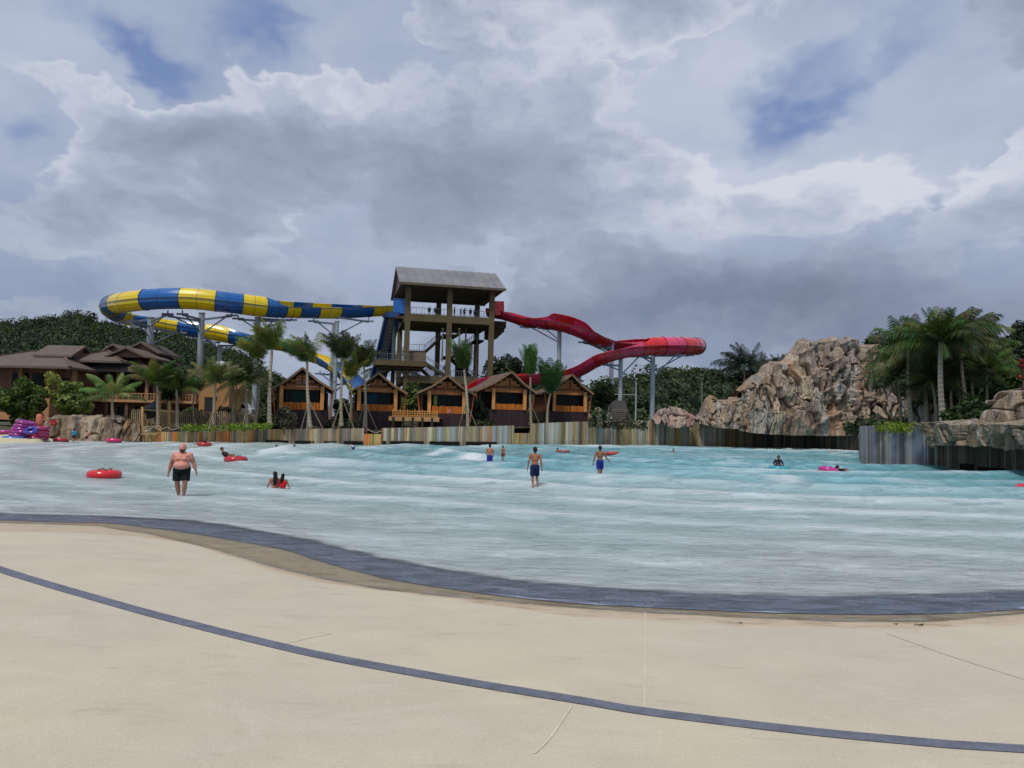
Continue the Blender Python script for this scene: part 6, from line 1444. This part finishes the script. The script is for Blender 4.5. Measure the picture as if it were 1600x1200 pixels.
# three men walking in the shallows
c = HZ(282, 779, -.05); FZ = -.09
person('bald bearded heavy man in black shorts walking towards the camera in the shallows', (c.x, c.y, FZ), 1.86, R(10), mk(
    kneeL=(.070, -.050, .290), ankL=(.052, -.020, .060), kneeR=(-.068, .010, .285), ankR=(-.048, .080, .060), hipL=(.066, 0, .52), hipR=(-.066, 0, .52),
    shL=(.124, .005, .780), elL=(.186, .020, .640), wrL=(.240, -.030, .510), shR=(-.124, .005, .780), elR=(-.188, .030, .625), wrR=(-.214, .000, .475), chest=(0, 0, .725), neck=(0, 0, .84), head=(.004, -.020, .908)),
    SK1, shorts=S(18, 19, 22), fat=.9, HS=1.24, vox=.011, fingers=True, bald=True, beard=S(72, 46, 34), forearm=SKA, watch=True, long_shorts=.80)
c = HZ(835, 762.5, -.05)
person('man in long navy shorts walking away, the nearer of the men seen from behind', (c.x, c.y, FZ), 1.77, R(182), mk(
    kneeL=(.050, -.005, .285), ankL=(.040, .060, .060), kneeR=(-.058, -.085, .300), ankR=(-.085, -.060, .070),
    shL=(.112, .005, .812), elL=(.150, .020, .645), wrL=(.172, -.010, .500), shR=(-.112, .005, .812), elR=(-.150, .020, .645), wrR=(-.170, .0, .500)),
    SK2, shorts=S(28, 30, 74), vox=.011, fingers=True, long_shorts=.90)
c = HZ(937, 748.5, -.08)
person('man in royal blue shorts walking away in knee deep foam, arm swinging out', (c.x, c.y, -.12), 1.76, R(172), mk(
    kneeL=(.036, .010, .285), ankL=(.022, .080, .060), kneeR=(-.040, -.080, .295), ankR=(-.034, -.040, .065),
    shL=(.105, .01, .812), elL=(.160, .030, .640), wrL=(.200, .010, .500), shR=(-.105, .0, .812), elR=(-.180, -.005, .660), wrR=(-.255, -.050, .575)),
    SK3, shorts=S(30, 42, 130), vox=.011, fingers=True, long_shorts=.85)
c = HZ(765, 725, 0)
person('man in blue shorts standing knee deep near the breaking wave, back to camera', (c.x, c.y, -.42), 1.76, R(178), mk(elL=(.138, -.02, .66), wrL=(.110, -.08, .55), elR=(-.138, -.02, .66), wrR=(-.12, -.07, .54)), S(176, 116, 88), shorts=S(34, 50, 140), vox=.014, long_shorts=.75)
c = HZ(785.5, 719, 0)
person('child wading beside the man near the breaking wave', (c.x, c.y, -.18), 1.28, R(150), mk(head=(.02, -.03, .93), elL=(.13, -.06, .66), wrL=(.10, -.15, .60)), SK2, shorts=S(120, 60, 50), shirt=None, vox=.014)
BEND = mk(pel=(0, .03, .40), chest=(0, -.12, .50), neck=(0, -.20, .56), head=(0, -.25, .60), hipL=(.05, .03, .40), hipR=(-.05, .03, .40), kneeL=(.06, -.05, .22), kneeR=(-.06, -.05, .22), ankL=(.06, .02, .04), ankR=(-.06, .02, .04),
          shL=(.10, -.16, .52), elL=(.12, -.20, .36), wrL=(.11, -.24, .22), shR=(-.10, -.16, .52), elR=(-.12, -.20, .36), wrR=(-.11, -.24, .22))
c = HZ(552, 706, 0)
person('boy in white top and blue shorts bending down in the shallow water', (c.x, c.y, -.12), 1.30, R(-110), BEND, SK2, shorts=S(44, 60, 140), shirt=S(196, 186, 196), hair=S(60, 50, 48), vox=.015)
# swimmers of whom only heads or shoulders show
def swimmer(label, px, py, sub, H=1.65, rz=180, **kw):
    c = HZ(px, py, 0); return person(label, (c.x, c.y, -sub + .0), H, R(rz), STAND if 'pose' not in kw else kw.pop('pose'), kw.pop('skin', SK3), legs=False, vox=.016, **kw)
swimmer('swimmer with only a brown haired head above water, farther left', 432, 699.5, 1.36, rz=150, hair=S(70, 50, 40), skin=S(160, 120, 96))
swimmer('swimmer in dark top, head and shoulders above water near the dark wall slots', 460, 700, 1.32, rz=200, shirt=S(24, 26, 40))
c = HZ(429, 764, 0)
gpr = None
person('long haired girl crouching in the shallows beside the child in a red vest', (c.x, c.y, -.86), 1.50, R(-150), mk(elL=(.15, .03, .70), wrL=(.17, -.05, .60), elR=(-.16, -.02, .66), wrR=(-.20, -.1, .58)), S(170, 112, 90), hair=S(22, 18, 18), longhair=True, legs=False, vox=.012)
c = HZ(441.5, 764, 0)
person('small child in a bright red life vest sitting in the shallows', (c.x, c.y, -.66), 1.22, R(175), mk(elL=(.15, -.02, .70), wrL=(.17, -.08, .62), elR=(-.15, -.02, .70), wrR=(-.17, -.08, .62)), SK2, vest=S(214, 30, 34), hair=S(22, 18, 18), longhair=True, legs=False, vox=.012)

# ------------------------------------------------------------------ inflatable tubes
def ring(label, loc, Ro, r, c, group=None, rz=0, tilt=0.0, handles=True, hc=S(30, 34, 60), oval=1.15, tiltx=0.0):
    root = empty('swim_tube', loc, rz, label, 'swim tube', group)
    vs = []; fs = []; cs_ = []; nu_, nv_ = 40, 14; Mx = Matrix.Rotation(tilt, 3, 'Y') @ Matrix.Rotation(tiltx, 3, 'X')
    for i in range(nu_):
        a = 2 * math.pi * i / nu_; pk = 1 + .012 * math.sin(a * 20)
        for j in range(nv_):
            t = 2 * math.pi * j / nv_; q = (Ro - r) + r * math.cos(t) * pk; vs.append(Mx @ Vector((q * math.cos(a) * oval, q * math.sin(a), r * math.sin(t) * pk)))
    for i in range(nu_):
        for j in range(nv_):
            i2, j2 = (i + 1) % nu_, (j + 1) % nv_; fs.append((i * nv_ + j, i2 * nv_ + j, i2 * nv_ + j2, i * nv_ + j2)); cs_.append(tuple(q_ * (.82 if j in (6, 7) else 1) for q_ in c))
    mesh_from('ring', vs, fs, M_vinyl, root, cols=cs_, smooth=True)
    if handles:
        for a in (1.2, 1.9, 4.4, 5.0):
            mb = MB(); mb.c = hc; pts = []
            for k in range(6):
                aa = a + (k - 2.5) * .06; hz__ = r + .07 * math.sin(math.pi * k / 5) - .02; pts.append(Mx @ Vector(((Ro - r) * math.cos(aa) * oval, (Ro - r) * math.sin(aa), hz__)))
            mb.tube(pts, .022, 6); mb.build('handle', M_vinyl, root, smooth=True)
    mb = MB(); mb.c = tuple(q * .8 for q in c); p0 = Mx @ Vector(((Ro - r) * oval * .7, -(Ro - r) * .72, r * .9)); mb.tube([p0, p0 + Vector((0, 0, .05))], .025, 8); mb.build('valve', M_vinyl, root)
    return root
RED = S(206, 30, 40); MGT = S(178, 44, 128); PUR = S(150, 42, 130); TEA = S(44, 150, 160); BLT = S(40, 108, 176)
c = HZ(162.5, 746, 0); ring('empty bright red swim tube floating alone left of the bald man', (c.x, c.y, .12), .60, .20, RED, rz=.3)
c = HZ(368, 722, 0); ring('red swim tube with a person in black lying across it', (c.x, c.y, .16), .62, .21, S(176, 34, 48), rz=.2)
LIE = dict(pel=(0, 0, .10), chest=(-.02, .16, .24), neck=(-.02, .22, .33), head=(-.02, .25, .41), hipL=(.05, -.02, .10), hipR=(-.05, -.02, .10), kneeL=(.06, -.24, .16), kneeR=(-.06, -.24, .14), ankL=(.06, -.46, .10), ankR=(-.06, -.47, .08),
           shL=(.10, .17, .29), elL=(.15, .06, .20), wrL=(.14, -.08, .22), shR=(-.10, .17, .29), elR=(-.15, .06, .20), wrR=(-.14, -.08, .20))
person('person in black rash shirt reclining on a red swim tube, legs out to the right', (c.x - .45, c.y, .08), 1.66, R(80), LIE, SK2, shirt=S(24, 24, 28), shorts=S(120, 30, 40), vox=.014)
c = HZ(313, 696.5, 0); ring('dark red swim tube near the orange planks with a person sitting on it', (c.x + .4, c.y, .14), .62, .21, S(170, 30, 36), handles=False)
person('person in dark red sitting on a tube in front of the orange planks', (c.x + .2, c.y, .08), 1.5, R(-70), LIE, SK3, shirt=S(110, 24, 34), shorts=S(60, 24, 34), vox=.018)
c = HZ(957, 711, 0); ring('brownish red swim tube floating behind the man in royal blue shorts', (c.x, c.y, .14), .62, .21, S(170, 52, 48), hc=S(190, 170, 150))
c = HZ(874, 706, 0); ring('flat dark red tube with a swimmer leaning on it by the striped wall', (c.x + .5, c.y, .05), .60, .14, S(140, 60, 60), handles=False)
swimmer('swimmer whose head shows behind the flat dark red tube', 871, 706, 1.22, rz=170)
c = HZ(1052, 709, 0); ring('small dull red tube below the coral rock with a swimmer in it', (c.x, c.y, .04), .66, .14, S(150, 70, 62), handles=False)
swimmer('swimmer sitting up in the small dull red tube below the coral rock', 1052, 708.5, 1.12, rz=180)
c = HZ(1217, 736, 0); ring('teal swim tube carrying a person in a navy rash shirt', (c.x, c.y, .14), .62, .22, TEA, rz=0, hc=S(30, 60, 120))
SIT = dict(pel=(0, .02, .08), chest=(0, .05, .28), neck=(0, .02, .385), head=(0, -.01, .465), hipL=(.05, 0, .08), hipR=(-.05, 0, .08), kneeL=(.09, -.20, .20), kneeR=(-.09, -.20, .20), ankL=(.07, -.30, .03), ankR=(-.07, -.30, .03),
           shL=(.108, .04, .35), elL=(.19, .02, .22), wrL=(.15, -.11, .16), shR=(-.108, .04, .35), elR=(-.19, .02, .22), wrR=(-.15, -.11, .16))
person('person in navy rash shirt sitting upright in the teal swim tube', (c.x, c.y + .05, .10), 1.72, R(5), SIT, S(120, 76, 60), shirt=S(22, 26, 44), shorts=S(26, 50, 110), vox=.013)
c = HZ(1296, 740, 0); ring('magenta swim tube tipped up at one end, towed by a swimmer', (c.x, c.y, .20), .62, .22, MGT, rz=.1, tilt=R(9), hc=S(120, 60, 160))
c = HZ(1318, 741, 0)
person('swimmer in black and red lying low in the water holding the magenta tube', (c.x + .0, c.y, -.03), 1.6, R(80), dict(LIE, chest=(0, .14, .16), neck=(0, .2, .22), head=(0, .22, .30), shL=(.10, .15, .2), shR=(-.10, .15, .2), kneeL=(.06, -.24, .05), kneeR=(-.06, -.24, .05), ankL=(.06, -.4, 0), ankR=(-.06, -.4, 0)), SK3, shirt=S(26, 22, 26), shorts=S(200, 44, 36), vox=.014)
c = HZ(1603, 766, 0); ring('bright red swim tube cut off by the right edge of the photo', (c.x + .25, c.y, .12), .62, .20, S(214, 36, 48), handles=False)
person('person in blue at the right edge, sitting on the bright red tube', (c.x + .28, c.y + .05, .10), 1.65, R(10), SIT, SK3, shirt=S(24, 46, 140), shorts=S(24, 46, 140), vox=.014)
c = HZ(95, 690.5, 0); ring('dark red swim tube lying at the foot of the beach rocks', (c.x, c.y, .16), .66, .2, S(160, 30, 44), handles=False, tiltx=R(-8))
c = HZ(187, 691.5, 0); ring('pink swim tube lying against the beach rocks', (c.x, c.y - 1.2, .2), .68, .21, S(200, 40, 100), handles=False, tiltx=R(-10))
c = HZ(1300, 707, 0); ring('faint red tube by the float line under the mountain', (c.x, c.y, .05), .7, .16, S(190, 70, 60), handles=False)
# stacked hire tubes on the beach
gs = 'stacked hire tubes on the beach'
def zg_(px): return .22
c = Q(24, 688, 75.4)
lv = ['lowest', 'second', 'third', 'fourth', 'topmost']
ring('blue swim tube at the water edge, bottom of the purple stack', (c.x, 75.0, .34), .90, .22, BLT, gs, handles=False)
for k in range(5):
    x_ = Q(31 + (k % 2) * 1.5, 680, 76).x; ring('%s purple swim tube of the left hand stack' % lv[k], (x_ + .1 * k, 76.2 + random.uniform(-.05, .05), .36 + .31 * (k + 1) - (0 if k < 4 else .03)), .94, .185, jit(PUR, .12), gs, rz=random.random() * 3, handles=(k == 4), tiltx=R(random.uniform(-3, 3)) if k < 4 else R(12), hc=S(200, 190, 200))
for k in range(4):
    x_ = Q(58 + k * .6, 680, 76.5).x; ring('%s crimson purple swim tube of the right hand stack' % lv[k], (x_, 76.6, .38 + .33 * k), .90, .19, jit(S(160, 40, 92), .14), gs, rz=random.random() * 3, handles=False, tiltx=R(random.uniform(-4, 4)))
x_ = Q(51, 676, 75.6).x; ring('blue and purple tube wedged on edge between the two stacks', (x_, 75.3, 1.15), .60, .18, S(60, 60, 150), gs, tiltx=R(35), handles=False)
x_ = Q(1, 688, 75).x; ring('magenta tube lying on the sand at the left edge', (x_, 75, .2), .75, .22, S(176, 40, 100), gs, handles=False)
x_ = Q(-3, 673, 78).x; ring('purple tube on the sand behind, at the left edge', (x_, 79, .85), .75, .22, S(160, 40, 120), gs, handles=False)
# people on the beach and on the walls
c = HZ(115, 691, 0)
person('child in turquoise shirt and dark shorts standing by the beach rocks', (c.x, c.y, -.12), 1.50, R(185), mk(elL=(.15, .0, .68), wrL=(.18, -.06, .58), elR=(-.16, 0, .68), wrR=(-.17, -.06, .56)), SK2, shorts=S(24, 40, 60), shirt=S(30, 140, 180), vox=.016)
c = HZ(135, 692, 0)
person('shirtless child striding with arms out by the beach rocks', (c.x, c.y, -.08), 1.30, R(170), mk(elL=(.19, 0, .76), wrL=(.26, -.04, .80), elR=(-.20, 0, .74), wrR=(-.28, -.02, .72), ankL=(.13, .02, .045), kneeL=(.10, -.03, .29), ankR=(-.11, .04, .05)), S(206, 150, 130), shorts=S(30, 34, 44), vox=.016)
c = Q(83, 661, 82)
person('lifeguard in white cap and red shirt sitting above the beach rocks', (c.x, 82, c.z - .35), 1.7, R(20), SIT, SK3, shirt=S(190, 34, 40), shorts=S(150, 26, 34), hair=S(210, 206, 200), vox=.018)
c = Q(573, 677, 97)
person('lifeguard in white and red shirt sitting on the low stretch of wall', (c.x, 96.3, Q(573, 678, 96.3).z - .12), 1.68, R(5), dict(SIT, kneeL=(.08, -.22, .10), kneeR=(-.08, -.22, .10), ankL=(.07, -.24, -.12), ankR=(-.07, -.22, -.12)), SK3, shirt=S(206, 150, 150), shorts=S(40, 36, 50), hair=S(205, 200, 200), vox=.018)
c = Q(520.5, 668, 93.5)
person('person in black with a white cap standing beside the grey slide column', (c.x, 93.5, c.z - .1), 1.72, R(160), STAND, SK3, shirt=S(26, 26, 28), shorts=S(24, 24, 26), hair=S(220, 214, 204), vox=.02)
c = Q(703.5, 643, 101.6)
person('person leaning out at the middle bungalow window in a pink top', (c.x, 101.2, c.z - 1.15), 1.7, R(30), STAND, SK2, shirt=S(200, 110, 110), shorts=S(60, 50, 50), vox=.02, legs=False)
# people up on the slide tower
def on_tower(u, v, z): M = Matrix.Translation((tA.x, tA.y, 0)) @ Matrix.Rotation(ta, 4, 'Z'); p = M @ Vector((u, v, 0)); return (p.x, p.y, z)
twp = [(3.9, 1.2, 'person at the left of the tower platform beside the blue tub', S(40, 40, 50)), (5.0, 1.6, 'person in dark clothes standing left of the tower middle column', S(46, 40, 40)),
       (8.3, .9, 'person waiting on the tower platform just right of the middle column', S(34, 34, 40)), (9.5, 1.3, 'grey shirted person in the middle of the right tower bay', S(130, 124, 130)), (10.1, .9, 'person with raised arm in the middle of the right tower bay', S(60, 56, 60)),
       (11.2, 1.0, 'left one of the close pair waiting near the red slide entry', S(30, 30, 36)), (12.0, 1.1, 'right one of the close pair waiting near the red slide entry', S(36, 34, 44))]
for k, (u, v, lb_, sc) in enumerate(twp):
    pz = mk(elR=(-.17, 0, .86), wrR=(-.20, -.05, .99)) if 'raised' in lb_ else STAND
    person(lb_, on_tower(u, v, zf), 1.68 + .04 * (k % 3), R(40 * k), pz, SK3, shorts=S(40, 40, 60), shirt=sc, vox=.03, group='visitors waiting on the slide tower')
person('person in black climbing the upper tower stair', on_tower(u1 - 1.2, 4.2, zm + 2.75), 1.7, R(-80), STAND, SK3, shorts=S(24, 24, 30), shirt=S(24, 24, 28), vox=.03)
person('person in blue on the lower tower stair', on_tower(u1 - .4, 1.2, zl + .55), 1.7, R(0), STAND, SK3, shorts=S(24, 24, 60), shirt=S(30, 40, 90), vox=.03)
# fallen leaves on the wet edge
for (px, py, sz_, lb_) in ((1437, 977.5, .07, 'green fallen leaf on the wet sand edge at right'), (1400, 976.5, .03, 'small dark leaf scrap left of the green leaf'), (1157, 975, .03, 'tiny dark leaf scrap on the wet edge near the middle')):
    c = HG(px, py); lf = empty('fallen_leaf', (c.x, c.y, float(gz(c.x, c.y)) + .012), .2, lb_, 'leaf')
    mb = MB(); mb.c = S(92, 98, 44) if 'green' in lb_ else S(96, 70, 48); n_ = 8; vs = [(sz_ * 2 * (k / n_ - .5), 0, .008 * math.sin(k)) for k in range(n_ + 1)]
    up_ = [(v[0], sz_ * .5 * math.sin(math.pi * k / n_), v[2] + .006) for k, v in enumerate(vs)]; dn_ = [(v[0], -sz_ * .45 * math.sin(math.pi * k / n_), v[2] + .004) for k, v in enumerate(vs)]
    allv = vs + up_ + dn_; m_ = n_ + 1; fs = [(k, k + 1, m_ + k + 1, m_ + k) for k in range(n_)] + [(k + 1, k, 2 * m_ + k, 2 * m_ + k + 1) for k in range(n_)]
    mb.add(allv, fs); mb.build('blade', M_leaf, lf)
    mb = MB(); mb.c = S(90, 80, 40); mb.tube([(-sz_ * 1.4, 0, .003), (sz_, 0, .006)], .0025, 5); mb.build('stem', M_leaf, lf)
